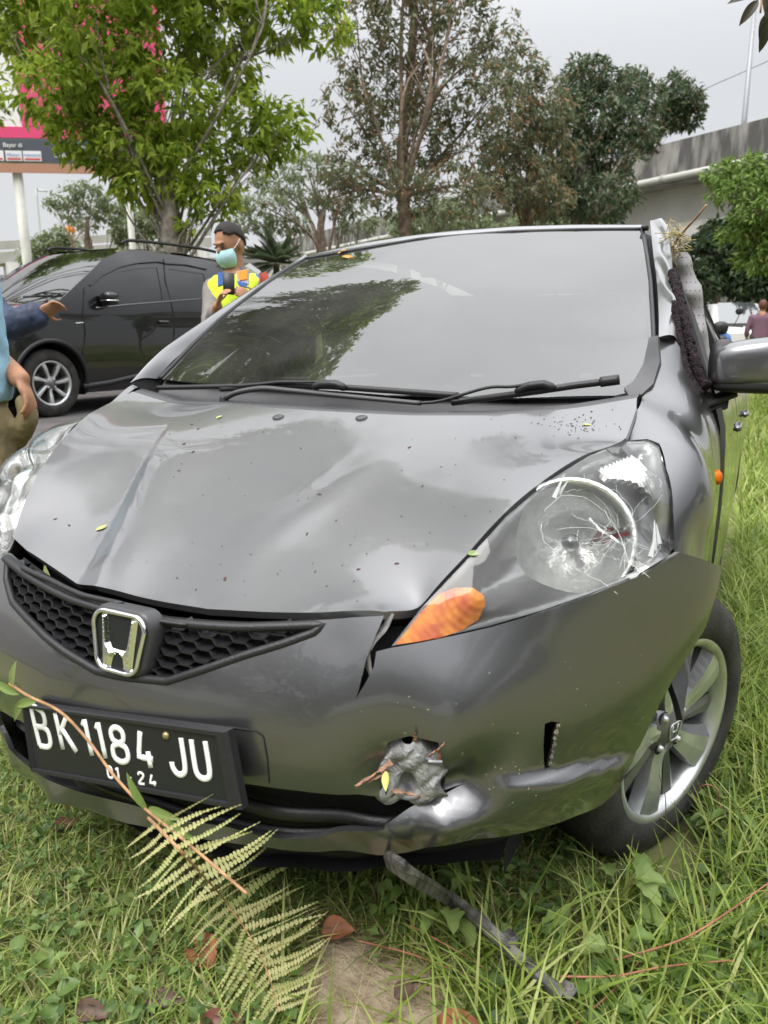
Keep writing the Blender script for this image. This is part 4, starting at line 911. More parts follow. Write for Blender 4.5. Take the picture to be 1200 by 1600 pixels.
for mir in (False, True):
    side = panel('body_side', SSd, suv_yz(body), BPAINT, suv, [w1_, w2_, w3_], .06, .03, cen=(0, 2, .6), mirror=mir)
    for w in (w1_, w2_, w3_): panel('side_window', SSd, w, DGLASS, suv, sp=.1, flange=0, cen=(0, 2, .6), mirror=mir, lift=-.006)
    if not mir:
        def strip(L, r, name, mat, fl=1.): 
            P = SSd(suvw(L)); return MB().tube(rs(P+A(.004, 0, 0), 30), r, 6, flat=fl).build(name, mat, side)
        strip([(131, 450), (129, 490), (133, 522), (128, 560), (136, 598)], .006, 'door_seam', DARK)
        strip([(255, 405), (258, 440), (270, 486), (272, 520), (262, 580)], .006, 'door_seam', DARK)
        strip([(330, 470), (334, 500), (330, 540)], .006, 'door_seam', DARK)
        strip([(140, 446), (158, 431), (187, 417), (215, 411), (246, 409), (256, 411)], .014, 'window_visor', BLACK, .5)
        strip([(258, 412), (290, 414), (322, 421)], .014, 'window_visor', BLACK, .5)
        strip([(150, 481), (200, 476), (262, 471), (325, 466)], .007, 'window_trim', material('dull_trim', (.2, .2, .21), .3, .8))
        hp_ = SSd(suvw([(247, 503), (262, 503)])); MB().tube(rs(hp_+A(.02, 0, 0), 8), .017, 8, flat=.9).build('door_handle', BPAINT, side)
        strip([(118, 505), (129, 504)], .012, 'wing_badge', CHROME, .4)
        strip([(130, 604), (170, 598), (212, 588), (300, 570)], .03, 'sill_cladding', BLACK)
        c = SSd.hit(161, 467)+A(.09, 0, .0)
        g = sup(c, (.085, .07, .065), .6, 24, 16); mm = grid('door_mirror', g, BPAINT, suv, closed_u=True)
        g = sup(c+A(.01, -.005, -.02), (.088, .074, .008), .6, 24, 8); grid('mirror_strip', g, CHROME, mm, closed_u=True)
        for k, (ay, nm) in enumerate(((FY, 'arch_cladding'), (FY+WB, 'arch_cladding'))):
            P = [A(.835, ay+.385*math.cos(t), FZ+.385*math.sin(t)) for t in np.linspace(R(-15), R(195), 30)]
            P = np.array([A(SSd(SSd.uv(p[None]))[0][0]+.004, p[1], p[2]) for p in P]); MB().tube(P, .022, 6).build(nm, BLACK, suv)
def sgrid(name, rows, mat, flip=False, par=None, sx=1): 
    return grid(name, np.array(rows, float), mat, par or suv, flip=flip)
def xr(hw, y, z, n=12, bow=.0, by=0.): return [A(x*hw, y+by*(x*x), z-bow*x*x) for x in np.linspace(-1, 1, n)]
sgrid('bonnet', [xr(.66, -.0, .80, bow=.05, by=.1), xr(.72, .2, .90, bow=.04, by=.06), xr(.76, .6, 1.0, bow=.04), xr(.76, 1.08, 1.08, bow=.05)], BPAINT, True)
wsg = sgrid('windscreen', [xr(.755, .98, 1.055, by=.14), xr(.72, 1.30, 1.28, by=.12), xr(.66, 1.62, 1.48, by=.10), xr(.60, 1.90, 1.61, by=.06)], DGLASS, True)
sgrid('roof', [xr(.60, 1.88, 1.615, bow=.02, by=.06), xr(.60, 2.3, 1.655, bow=.03), xr(.59, 2.9, 1.66, bow=.03), xr(.57, 3.5, 1.63, bow=.03), xr(.55, 3.78, 1.585, bow=.02)], BPAINT, True)
sgrid('nose', [xr(.64, -.02, .80, by=.12), xr(.68, -.08, .65, by=.14), xr(.70, -.1, .45, by=.16), xr(.68, -.05, .22, by=.16)], BPAINT, True)
sgrid('tail', [xr(.55, 3.78, 1.58), xr(.62, 3.95, 1.3), xr(.7, 4.12, .95), xr(.7, 4.15, .5), xr(.68, 4.1, .25)], BPAINT, True)
MB().box((0, 2.0, .27), (1.45, 3.6, .12)).build('underbody', LINER, suv)
for s in (-1, 1):
    MB().tube(spl([A(s*.585, 2.0, 1.655), A(s*.59, 2.15, 1.70), A(s*.585, 3.0, 1.715), A(s*.565, 3.5, 1.69), A(s*.56, 3.65, 1.64)], 30), .017, 8).build('roof_rail', BLACK, suv)
    for ay in (FY, FY+WB):
        w_ = link('wheel', None, suv); make_wheel(w_, A(s*.80, ay, FZ), A(s, 0, 0), A(0, 0, 1), ALLOY, ALLOYD, .31, .205, .19, 7, False, 40)
        grid('arch_liner', np.array([[A(s*x, ay+.375*math.cos(t), FZ+.375*math.sin(t)) for x in (.5, .80)] for t in np.linspace(R(-20), R(200), 20)]), LINER, suv)
        grid('arch_wall', np.array([[A(s*.52, ay+y, z) for y in (-.38, .38)] for z in (.1, .7)]), LINER, suv)
for k, (a, b) in enumerate((((5, 455), (55, 462)), ((38, 459), (84, 463)))):
    d1_, d2_ = (at(*q, 6.9) for q in (a, b)); P = (np.array([d1_, d2_])-SPOS) @ SRZ; P[:, 1] = 1.02; P[:, 2] = 1.10
    MB().tube(rs(P, 6), .012, 6).build('wiper', BLACK, suv)

# ================================================================== simple cars farther off
def far_car(name, label, px, py, depth, yaw, L=4.2, Wd=1.7, H=1.48, paint=None, hatch=.75, group=None, win=None):
    P = at(px, py, depth); z0 = H_ground(P[0], P[1]); c, s = math.cos(yaw), math.sin(yaw)
    o = thing(name, label, 'car', (P[0], P[1], z0), group, rot=[[c, -s, 0], [s, c, 0], [0, 0, 1]])
    h = Wd/2; prof = [(-.5*L, .35), (-.5*L, .62), (-.46*L, .74), (-.26*L, .92), (-.24*L, .95), (.46*L, .95), (.5*L, .75), (.5*L, .35)]
    secs = []
    for y, zt in [(-.5*L, .60), (-.47*L, .74), (-.38*L, .84), (-.24*L, .95), (0, .97), (.3*L, .98), (.44*L, .95), (.5*L, .74)]:
        w = h*(.86 if abs(y) > .46*L else 1.); secs.append([A(-w*.92, y, .25), A(-w, y, .45), A(-w, y, .72), A(-w*.93, y, zt), A(0, y, zt+.03), A(w*.93, y, zt), A(w, y, .72), A(w, y, .45), A(w*.92, y, .25)])
    G = np.array(secs); grid('body', G, paint, o, flip=True)
    for k, fl_ in ((0, False), (-1, True)): mesh('end_panel', G[k], [tuple(range(9)) if fl_ else tuple(range(8, -1, -1))], paint, o)
    cab = [(-.25*L, .95, .90), (-.08*L, H-.04, .70), (.02*L, H, .69), (.25*L, H-.02, .68), (.46*L*hatch/.75, .97, .84)]
    C = np.array([[A(-h*w, y, .94), A(-h*w*.97, y, (z+.94)/2), A(-h*w*.86, y, z), A(0, y, z+.03), A(h*w*.86, y, z), A(h*w*.97, y, (z+.94)/2), A(h*w, y, .94)] for y, z, w in cab])
    grid('cabin', C, paint, o, flip=True)
    # glass set just proud of the cabin
    def up(P, d): return np.array(P)+np.array(d)
    f_ = C[0:2, 2:5]; f0 = np.array([[C[0][1]*.15+C[0][5]*.85, C[0][1]*.85+C[0][5]*.15], [C[1][2]*.08+C[1][4]*.92, C[1][2]*.92+C[1][4]*.08]])
    grid('windscreen', f0+A(0, -.02, .03), win or DGLASS, o, flip=False)
    f1 = np.array([[C[-1][1]*.12+C[-1][5]*.88, C[-1][1]*.88+C[-1][5]*.12], [C[-2][2]*.1+C[-2][4]*.9, C[-2][2]*.9+C[-2][4]*.1]]); grid('rear_window', f1+A(0, .03, .03), win or DGLASS, o, flip=True)
    for sx in (-1, 1):
        for (y0, y1, yt0, yt1) in ((-.17*L, .04*L, -.06*L, .05*L), (.06*L, .30*L, .07*L, .24*L)):
            q = np.array([A(sx*h*.985*.90, y0, 1.0), A(sx*h*.985*.86, y1, 1.0), A(sx*h*.63, yt1, H-.07), A(sx*h*.63, yt0, H-.07)])+A(sx*.05, 0, 0)
            mesh('side_window', q, [(0, 1, 2, 3)], win or DGLASS, o)
        for y in (-.31*L, .31*L):
            mb = MB().lathe([(.17, .02), (.28, .02), (.31, -.03), (.31, -.18)], (sx*h*.98, y, .31), (sx, 0, 0), 24); mb.build('tyre', RUBBER, o)
            MB().lathe([(0, .0), (.10, .012), (.18, .015)], (sx*h*.98, y, .31), (sx, 0, 0), 24).build('rim', ALLOY, o)
        MB().box((sx*h*.72, .485*L, .74), (.3, .12, .16), bev=.03).build('tail_lamp', material('tail_lamp_red', (.75, .09, .03), .2, coat=1), o)
        MB().box((sx*h*.72, -.47*L, .68), (.34, .16, .12), bev=.03).build('headlamp', CHROMES, o)
        MB().box((sx*h*1.08, -.18*L, 1.0), (.16, .1, .12), bev=.03).build('door_mirror', paint, o)
    return o
# ================================================================== cars and people beyond the hatchback
CW_ = material('white_car_paint', (.72, .72, .72), .3, 0, 1.); CG_ = material('silver_grey_paint', (.32, .33, .34), .3, .5, 1.); CK_ = material('green_black_paint', (.02, .03, .022), .3, .2, 1.)
LGL = material('pale_tinted_glass', (.05, .055, .06), .05, 0, 1., spec=1.)
yw = math.atan2(-M_WLD[2][0], M_WLD[2][1])
far_car('parked_car', 'white car seen between the door pillar and the grey mirror', 1128, 525, 19, yw+2.95, 4.0, 1.7, 1.47, CW_, group='cars beyond the grass', win=LGL)
far_car('parked_car', 'silver grey car behind the white one at the frame edge', 1185, 520, 23, yw+2.9, 4.3, 1.72, 1.5, CG_, group='cars beyond the grass', win=LGL)
far_car('parked_car', 'dark green car behind the white one', 1095, 510, 27, yw+3.4, 4.5, 1.8, 1.8, CK_, group='cars beyond the grass')
far_car('parked_car', 'dark car at the left frame edge beyond the black people carrier', -25, 430, 12.5, R(-4), 4.4, 1.75, 1.75, BPAINT, group='cars beyond the grass')
# ================================================================== trees, flyover, billboard
BARK = material('tree_bark', (.20, .15, .11), .9, var=.4, vscale=12, bump=.6, bscale=30)
BARKG = material('grey_bark', (.26, .23, .19), .9, var=.35, vscale=12, bump=.6, bscale=30)
def leaf_mesh(name, C, D, N, L, Wd, mat, parent, fold=.25, droop=.0):
    """many leaves: centre base C, direction D, normal N, lengths L, widths Wd; each is two bent quads"""
    n = len(C); D = unit(D); S = unit(np.cross(D, N)); N = np.cross(S, D); L = np.broadcast_to(L, (n,))[:, None]; Wd = np.broadcast_to(Wd, (n,))[:, None]
    v0 = C; v1 = C+D*L*.45+S*Wd*.5+N*Wd*fold; v2 = C+D*L*.45-S*Wd*.5+N*Wd*fold; v3 = C+D*L-N*L*droop; vm = C+D*L*.5
    V = np.stack([v0, v1, v3, vm, v2], 1).reshape(-1, 3); b = np.arange(n)[:, None]*5
    F = np.concatenate([b+A(0, 3, 2, 1).astype(int), b+A(0, 4, 2, 3).astype(int)])
    return fast_mesh(name, V, F, mat, parent)
def rdir(n, rg): v = rg.normal(size=(n, 3)); return unit(v)
def tree(name, label, base_px, depth, clumps, leafmat, bark, trunk_r=.15, nleaf=9000, L=.14, W=.05, stems=None, seed=1, z0=None, spray=7, droop=.2, fill=.75, twig=True, group=None, flowers=None, hang=.35, limb=1., high=()):
    """clumps: (px, py, rx, ry[, dd]) in photograph pixels at the tree's depth; limbs run from the trunk to every clump"""
    rg = np.random.default_rng(seed)
    B = at(*base_px, depth); zg = H_ground(B[0], B[1]) if z0 is None else z0; B = A(B[0], B[1], zg-.05)
    t = thing(name, label, 'tree', B, group)
    px2m = depth/FOC
    mb = MB(); cs = []
    for c in clumps:
        dd = c[4] if len(c) > 4 else rg.normal(0, 1)*.35*max(c[2], c[3])*px2m
        cs.append((at(c[0], c[1], depth+dd)-B, c[2]*px2m, c[3]*px2m))
    for az, el, dist, r in high:        # crown above the frame: azimuth, elevation, distance, radius
        cs.append((CAM+A(dist*math.sin(R(az)), dist*math.cos(R(az)), dist*math.tan(R(el)))-B, r, r*.8))
    st = [at(*q, depth)-B for q in (stems or [base_px])]
    # trunk
    path = spl([A(0, 0, 0)]+st, 20) if len(st) > 1 else np.linspace(A(0, 0, 0), st[0], 12)
    wob = rg.normal(0, trunk_r*.12, path.shape); wob[0] = 0; path = path+wob
    mb.tube(path, np.linspace(trunk_r*1.15, trunk_r*.55, len(path)), 10); 
    tops = path[-1]
    for (c, rx, ry) in cs:
        # leave the trunk at a sensible height and rise to the clump
        hgt = np.clip(c[2]*.45, path[int(len(path)*.45)][2], tops[2]); i = np.abs(path[:, 2]-hgt).argmin(); s0_ = path[i]
        mid = (s0_+c)/2+A(*(rg.normal(0, .12, 2)*np.linalg.norm(c-s0_)), .10*np.linalg.norm(c-s0_))
        pb = spl([s0_, mid, c], 12); r0 = trunk_r*.42*limb; mb.tube(pb, np.linspace(r0, r0*.25, 12), 6)
        if twig:
            for _ in range(int(5+10*min(1.5, rx))):
                e = c+rdir(1, rg)[0]*A(rx, rx, ry)*.85; q = pb[rg.integers(5, 12)]; m2 = (q+e)/2+A(0, 0, .08); mb.tube(spl([q, m2, e], 6), np.linspace(r0*.25, r0*.08, 6), 4, False)
    mb.build('trunk', bark, t)
    # leaves in sprays through every clump's volume
    vol = np.array([rx*rx*ry for _, rx, ry in cs])**.8; cnt = (nleaf*vol/vol.sum()).astype(int)
    C, D, N = [], [], []
    for (c, rx, ry), k in zip(cs, cnt):
        ns = max(1, k//spray); u = rdir(ns, rg)*(rg.uniform(0, 1, (ns, 1))**(1/3)*(1-fill)+fill*rg.uniform(.55, 1.08, (ns, 1)))
        # break the outline: drop part of the sprays by a lumpy field
        fld = np.sin(u[:, 0]*5+seed)*np.sin(u[:, 1]*6+2)*np.sin(u[:, 2]*7+seed*.7); keep = fld > -.38; u = u[keep]; ns = len(u)
        p = c+u*A(rx, rx, ry); ax = unit(u*A(1, 1, .6)+rg.normal(0, .45, (ns, 3))+A(0, 0, .1))
        for j in range(spray):
            d = unit(ax*.8+rdir(ns, rg)*.9+A(0, 0, -hang)); C.append(p+ax*L*.35*(j-spray/2)/spray*2.2+rg.normal(0, L*.25, p.shape)); D.append(d); N.append(unit(rdir(ns, rg)+A(0, 0, 1.1)))
    C, D, N = map(np.concatenate, (C, D, N)); sz = rg.uniform(.65, 1.25, len(C))
    leaf_mesh('crown', C, D, N, L*sz, W*sz, leafmat, t, droop=droop)
    if flowers:
        fm, nf = flowers; idx = rg.choice(len(C), nf); c = C[idx]; q = np.concatenate([c+rg.normal(0, .04, c.shape) for _ in range(7)]); leaf_mesh('blossom', q, rdir(len(q), rg), rdir(len(q), rg), .055, .03, fm, t)
    return t
LG1 = leafy('bright_mango_leaves', [(0, (.12, .19, .02)), (.3, (.25, .36, .035)), (.7, (.42, .54, .07)), (1, (.60, .67, .15))], transl=.6)
LG2 = leafy('rusty_olive_leaves', [(0, (.11, .14, .075)), (.45, (.17, .20, .105)), (.75, (.23, .24, .13)), (.9, (.30, .20, .11)), (1, (.42, .20, .10))], transl=.4)
LG3 = leafy('dark_glossy_leaves', [(0, (.05, .085, .04)), (.6, (.095, .14, .07)), (.9, (.16, .19, .10)), (1, (.26, .14, .08))], transl=.35, spec=.6)
LG4 = leafy('pale_feathery_leaves', [(0, (.16, .20, .10)), (.6, (.22, .27, .14)), (1, (.30, .33, .19))], transl=.4)
LG5 = leafy('fresh_shrub_leaves', [(0, (.09, .16, .03)), (.5, (.17, .27, .055)), (1, (.27, .36, .10))], transl=.45)
LG6 = leafy('deep_green_leaves', [(0, (.022, .042, .018)), (.6, (.045, .075, .032)), (1, (.09, .13, .05))], transl=.3)
PINK = leafy('pink_blossom', [(0, (.75, .16, .22)), (1, (.85, .30, .34))], transl=.4)
tree('leafy_tree', 'bright green tree with pink blossom and forked trunk behind the black car', (272, 385), 10.5,
     [(60, 50, 85, 55), (150, 30, 80, 60), (250, 60, 85, 65), (340, 40, 70, 55), (430, 30, 60, 45), (510, 35, 45, 40), (80, 140, 70, 50), (170, 140, 80, 60), (270, 165, 80, 60), (370, 110, 45, 40),
      (130, 215, 55, 40), (210, 230, 70, 45), (300, 250, 70, 45), (395, 190, 55, 40), (440, 200, 50, 40), (400, 235, 45, 30), (225, 290, 60, 28), (330, 300, 50, 35), (180, 260, 40, 30), (300, 345, 18, 30), (345, 325, 18, 30),
      (20, 10, 60, 60), (100, -70, 110, 80), (230, -90, 120, 90), (360, -80, 110, 80), (470, -60, 70, 60), (160, -200, 120, 80), (300, -200, 120, 80)],
     LG1, BARKG, .17, 27000, .175, .066, [(268, 330), (258, 290), (262, 235)], seed=3, flowers=(PINK, 75), hang=.5, limb=.36, fill=.55)
tree('roadside_tree', 'tall green tree left of the view whose crown is mirrored in the windscreen', (-420, 420), 12.5,
     [(-30, 165, 34, 30), (-70, 120, 60, 50), (-120, 60, 80, 60), (-60, 20, 60, 50)], LG1, BARKG, .2, 42000, .16, .06, [(-420, 300), (-430, 100), (-420, -200)], seed=9, limb=.6, fill=.5,
     high=[(a, e, 9.6+.7*math.sin(a*3.1+e), .95) for a, e in ((-45, 42), (-50, 41), (-55, 41), (-60, 42), (-65, 42), (-48, 45), (-53, 46), (-58, 46), (-63, 46), (-44, 38), (-68, 45), (-40, 40))])
tree('tall_tree', 'tall sparse tree with olive and rust leaves on many upright limbs', (632, 372), 13.5,
     [(560, 60, 60, 60), (640, 40, 70, 60), (720, 50, 60, 55), (780, 60, 40, 50), (600, 140, 70, 50), (690, 140, 75, 55), (770, 150, 55, 50), (545, 170, 55, 50), (640, 220, 80, 50), (730, 230, 70, 50), (560, 260, 60, 45), (700, 300, 70, 45), (620, 300, 60, 40), (760, 300, 45, 40), (520, 310, 40, 40),
      (600, -60, 80, 60), (700, -60, 90, 60), (640, -170, 90, 70), (720, -180, 60, 50)],
     LG2, BARK, .13, 20000, .13, .046, [(632, 330), (628, 240), (640, 120), (650, 0)], seed=5, fill=.55, hang=.3, limb=.8)
tree('rust_tree', 'slender tree with thin brown stems and rusty leaves beside the tall sparse tree', (828, 372), 15,
     [(810, 120, 45, 45), (850, 170, 50, 50), (800, 215, 50, 50), (860, 240, 45, 45), (820, 290, 50, 40), (780, 260, 40, 50), (850, 310, 50, 35)],
     LG2, BARK, .09, 7000, .14, .05, [(824, 320), (828, 240), (832, 150)], seed=8, fill=.5, limb=.9)
tree('dark_tree', 'dark glossy evergreen tree with thin pale stems left of the flyover', (905, 372), 16,
     [(905, 130, 35, 35), (925, 115, 32, 30), (960, 140, 35, 28), (880, 190, 45, 45), (930, 190, 50, 40), (975, 190, 30, 30), (900, 250, 55, 40), (960, 240, 45, 40), (880, 310, 50, 35), (940, 310, 55, 35), (1015, 150, 26, 26), (1010, 205, 24, 22)],
     LG3, BARKG, .11, 13000, .15, .06, [(905, 320), (912, 240), (915, 160)], seed=11, fill=.6, limb=.8)
tree('slanting_tree', 'small tree with round dark tufts on slanting limbs against the sky', (925, 374), 17.5,
     [(1065, 160, 34, 26), (1072, 180, 26, 22), (1035, 185, 26, 22), (1050, 130, 20, 14), (1010, 222, 20, 18), (985, 135, 26, 26)], LG3, BARKG, .08, 5500, .14, .055, [(935, 320), (960, 260), (990, 220)], seed=12, fill=.6, limb=.9)
tree('umbrella_tree', 'pale feathery spreading tree seen between the leafy tree and the tall one', (500, 385), 21,
     [(430, 285, 45, 16), (480, 262, 50, 18), (540, 275, 40, 18), (410, 320, 45, 18), (470, 310, 40, 14), (540, 320, 40, 16), (450, 350, 45, 14), (390, 350, 35, 14), (560, 350, 40, 16)], LG4, BARK, .17, 5000, .16, .06, [(503, 360), (505, 330)], seed=14, fill=.4, limb=.8)
tree('umbrella_tree', 'pale thin tree with layered leaf tufts beside the billboard post', (137, 385), 24,
     [(130, 295, 30, 9), (100, 312, 28, 10), (150, 318, 32, 10), (110, 335, 22, 8), (165, 338, 28, 9), (85, 320, 18, 9), (135, 350, 20, 7), (190, 325, 24, 9)], LG4, BARK, .10, 2000, .18, .07, [(137, 365), (136, 340)], seed=15, fill=.4, limb=.7)
tree('fresh_shrub', 'light green feathery shrub hanging in front of the flyover', (1300, 420), 9,
     [(1130, 275, 30, 20), (1165, 270, 35, 25), (1195, 290, 35, 35), (1150, 300, 35, 20), (1180, 330, 40, 30), (1160, 365, 35, 22), (1210, 360, 40, 35), (1215, 255, 30, 25), (1240, 300, 50, 50), (1190, 400, 40, 25)], LG5, BARK, .05, 6500, .10, .035, [(1295, 380), (1270, 310)], seed=17, fill=.5)
for i, (x, lab, cl, sd_) in enumerate(((1120, 'dark green tree under the flyover beam', [(1110, 400, 40, 45), (1140, 420, 40, 40), (1095, 440, 30, 30), (1125, 370, 30, 30)], 21), (1195, 'dark green tree at the frame edge behind the parked white car', [(1185, 410, 45, 45), (1220, 400, 50, 50), (1170, 440, 40, 28), (1210, 450, 40, 30)], 22))):
    tree('dark_tree', lab, (x, 478), 19, cl, LG6, BARK, .12, 6500, .17, .07, [(x, 455), (x, 420)], seed=sd_, fill=.6)
for i, (x, y, r, lab) in enumerate(((230, 355, 42, 'pale bush beside the second billboard post'), (690, 345, 60, 'pale bush behind the tall sparse tree'), (870, 345, 60, 'pale bush behind the dark glossy tree'), (90, 392, 40, 'pale bush below the thin layered tree'))):
    tree('distant_bush', lab, (x, 395), 26, [(x-r*.6, y, r*.7, 22), (x+r*.6, y+4, r*.7, 22), (x, y-16, r*.6, 20), (x+r, y+14, r*.5, 18), (x-r, y+12, r*.5, 18)], LG4 if i != 1 else LG4, BARK, .08, 2600, .2, .09, [(x, 380), (x, 365)], seed=40+i, fill=.3)
# palm-like bush
tb_ = at(425, 425, 9.5); zt = H_ground(tb_[0], tb_[1]); palm = thing('palm_bush', 'spiky green palm bush behind the man in the yellow vest', 'bush', (tb_[0], tb_[1], zt)); rg = np.random.default_rng(5)
c0 = at(432, 412, 9.5)-A(tb_[0], tb_[1], zt); C, D, N = [], [], []
stm = MB().tube([A(0, 0, 0), c0*A(.6, .6, .55), c0], [.06, .05, .04], 8).build('stem', BARK, palm)
for k in range(46):
    d = unit(rdir(1, rg)[0]*A(1, 1, .8)+A(0, 0, .45)); e = unit(np.cross(d, A(0, 0, 1))); Lf = rg.uniform(.3, .5)
    for t in np.linspace(.15, 1, 14):
        p = c0+d*Lf*t-A(0, 0, .22*t*t*Lf)
        for s in (-1, 1): C.append(p); D.append(unit(d*.7+e*s*.8)); N.append(A(0, 0, 1))
leaf_mesh('frond', np.array(C), np.array(D), np.array(N), .16, .026, LG3, palm)

# flyover
CONC = material('weathered_concrete', (.36, .35, .33), .85, col2=(.20, .195, .185), vscale=1.6, bump=.3, bscale=20)
CONCL = material('pale_concrete', (.46, .455, .43), .85, col2=(.38, .375, .35), vscale=.8, bump=.2, bscale=15)
def stained(m, amt=.75):
    """dark streaks running down from the top edge"""
    n, l = m.node_tree.nodes, m.node_tree.links; b = n['Principled BSDF']; tc = n.new('ShaderNodeTexCoord'); mp = n.new('ShaderNodeMapping'); mp.inputs['Scale'].default_value = (1.0, 1.0, .22)
    l.new(tc.outputs['Object'], mp.inputs[0]); nz = n.new('ShaderNodeTexNoise'); nz.inputs['Scale'].default_value = 2.4; nz.inputs['Detail'].default_value = 6; l.new(mp.outputs[0], nz.inputs['Vector'])
    rp = n.new('ShaderNodeMapRange'); rp.inputs[1].default_value = .42; rp.inputs[2].default_value = .56; rp.inputs[3].default_value = 0; rp.inputs[4].default_value = amt; l.new(nz.outputs['Fac'], rp.inputs[0])
    mx = n.new('ShaderNodeMix'); mx.data_type = 'RGBA'; old = b.inputs['Base Color'].links[0].from_socket; l.new(rp.outputs[0], mx.inputs[0]); l.new(old, mx.inputs[6]); mx.inputs[7].default_value = (.05, .048, .045, 1); l.new(mx.outputs[2], b.inputs['Base Color'])
CONCS = material('streaked_parapet', (.27, .26, .245), .85, col2=(.19, .185, .175), vscale=1.2, bump=.3, bscale=20); stained(CONCS, .85)
f0, f1 = at(1015, 237, 28), at(1200, 176, 24.2); zt_ = (f0[2]+f1[2])/2; dv = f1-f0; dv[2] = 0; dv = unit(dv); nv_ = A(-dv[1], dv[0], 0)
if nv_@(CAM-f0) < 0: nv_ = -nv_      # towards the camera
fb = A(f0[0], f0[1], 0)
fly = thing('flyover', 'weathered concrete flyover with stained parapet crossing above the trees', 'bridge', A(*fb[:2], H_ground(fb[0], fb[1]))); fo_ = np.array(fly.location)
def fbox(name, a, b, off, w, z0, z1, mat):
    P = [fb+dv*a, fb+dv*b]; V = []
    for p in P:
        for (o_, z) in ((off, z0), (off+w, z0), (off+w, z1), (off, z1)): V.append(p-nv_*o_+A(0, 0, z)-A(*fo_[:2], fo_[2]))
    return mesh(name, V, [(0, 1, 2, 3), (7, 6, 5, 4), (0, 4, 5, 1), (1, 5, 6, 2), (2, 6, 7, 3), (3, 7, 4, 0)], mat, fly, False)
a0_, b0_ = -46, 22
nseg = 12; xs_ = np.linspace(a0_, b0_, nseg+1)
for i in range(nseg): fbox('parapet', xs_[i]+.012, xs_[i+1]-.012, 0, .25, zt_-1.12, zt_, CONCS)
fbox('deck', a0_, b0_, -.12, 9, zt_-1.42, zt_-1.125, CONC)
for off in (.9, 3.2, 5.5): fbox('girder', a0_, b0_, off, .6, zt_-2.75, zt_-1.425, CONCL)
fbox('girder_flange', a0_, b0_, .65, 1.1, zt_-2.95, zt_-2.755, CONCL)
Pp = [fb+dv*a0_+nv_*.22+A(0, 0, zt_-1.28)-fo_, fb+dv*b0_+nv_*.22+A(0, 0, zt_-1.28)-fo_]; MB().tube(rs(Pp, 10), .13, 10).build('drain_pipe', CONCL, fly)
for a in np.arange(a0_+2, b0_, 3.2): MB().tube([fb+dv*a+nv_*.22+A(0, 0, zt_-1.28)-fo_, fb+dv*(a+.12)+nv_*.22+A(0, 0, zt_-1.28)-fo_], .16, 10).build('pipe_bracket', CONC, fly)
for a in (-22, 1.2): 
    fbox('pier_cap', a-1, a+1, .3, 7.5, zt_-3.7, zt_-2.96, CONCL); fbox('pier', a-.7, a+.7, 3, 2.2, fo_[2]-.3, zt_-3.71, CONCL)
lp0, lp1 = at(1163, 187, 25), at(1186, -60, 25); tag(MB().tube([lp0-A(0, 0, .6), lp0, lp1], [.09, .085, .06], 8).build('lamp_post', material('grey_steel', (.3, .31, .33), .5, .4)), 'thin grey lamp post standing on the flyover parapet', 'lamp post')
wr = spl([at(1000, 190, 30), at(1100, 140, 28), at(1163, 112, 26), at(1230, 82, 24)], 20); tag(MB().tube(wr, .012, 5).build('overhead_wire', BLACK), 'thin overhead wire slung past the lamp post', 'wire')
# far overpass on the left
p0_, p1_ = at(-60, 392, 60), at(330, 366, 75); d_ = p1_-p0_; fo2 = thing('distant_overpass', 'low pale overpass far behind the billboard posts', 'bridge', (p0_[0], p0_[1], 0))
for nm, z0_, z1_, w_ in (('parapet', -.1, .55, .3), ('deck', -1.2, -.3, 6)):
    mb = MB(); q0, q1 = p0_.copy(), p1_.copy(); n_ = unit(A(-d_[1], d_[0], 0)); 
    V = [];
    for p in (q0, q1):
        for o_, z in ((0, z0_), (w_, z0_), (w_, z1_), (0, z1_)): V.append(p+n_*o_+A(0, 0, z)-A(p0_[0], p0_[1], 0))
    mesh(nm, V, [(0, 1, 2, 3), (7, 6, 5, 4), (0, 4, 5, 1), (1, 5, 6, 2), (2, 6, 7, 3), (3, 7, 4, 0)], CONCL, fo2, False)
for t in np.linspace(.05, .95, 9):
    q = p0_+d_*t; MB().box((q-A(p0_[0], p0_[1], 0))*A(1, 1, 0)+A(0, 0, (q[2]-1.2)/2), (1, 1, q[2]-1.2)).build('pier', CONCL, fo2)

# billboard
BD = 18.
bq_ = at(18, 400, BD); zb = H_ground(bq_[0], bq_[1]); bb = thing('billboard', 'large pink and grey billboard on white posts behind the leafy tree', 'billboard', (bq_[0], bq_[1], zb))
bo = A(bq_[0], bq_[1], zb)
l0 = at(-160, 270, BD); r0_ = at(265, 240, BD+.6); bx = unit((r0_-l0)*A(1, 1, 0)); wid = np.linalg.norm((r0_-l0)*A(1, 1, 0)); zbot = (l0[2]+r0_[2])/2; bn_ = A(bx[1], -bx[0], 0)
if bn_@(CAM-l0) < 0: bn_ = -bn_
def bquad(name, px0, px1, z0, z1, d, mat, par=None): 
    a, b = (l0+bx*wid*((p+160)/425) for p in (px0, px1)); V = [A(p[0], p[1], z)+bn_*d-bo for p, z in ((a, z0), (b, z0), (b, z1), (a, z1))]
    V += [v-bn_*(.02 if d else .3) for v in V]; return mesh(name, V, [(0, 1, 2, 3), (7, 6, 5, 4), (0, 4, 5, 1), (1, 5, 6, 2), (2, 6, 7, 3), (3, 7, 4, 0)], mat, par or bb, False)
u_ = BD/FOC
BPINK = material('billboard_pink', (.70, .06, .19), .5); BGREY = material('billboard_slate', (.075, .085, .11), .5); BWHT = material('billboard_white', (.78, .77, .78), .5); BCOP = material('copper_beam', (.42, .22, .15), .5)
board = bquad('board', -160, 265, zbot, zbot+7, 0, BWHT)
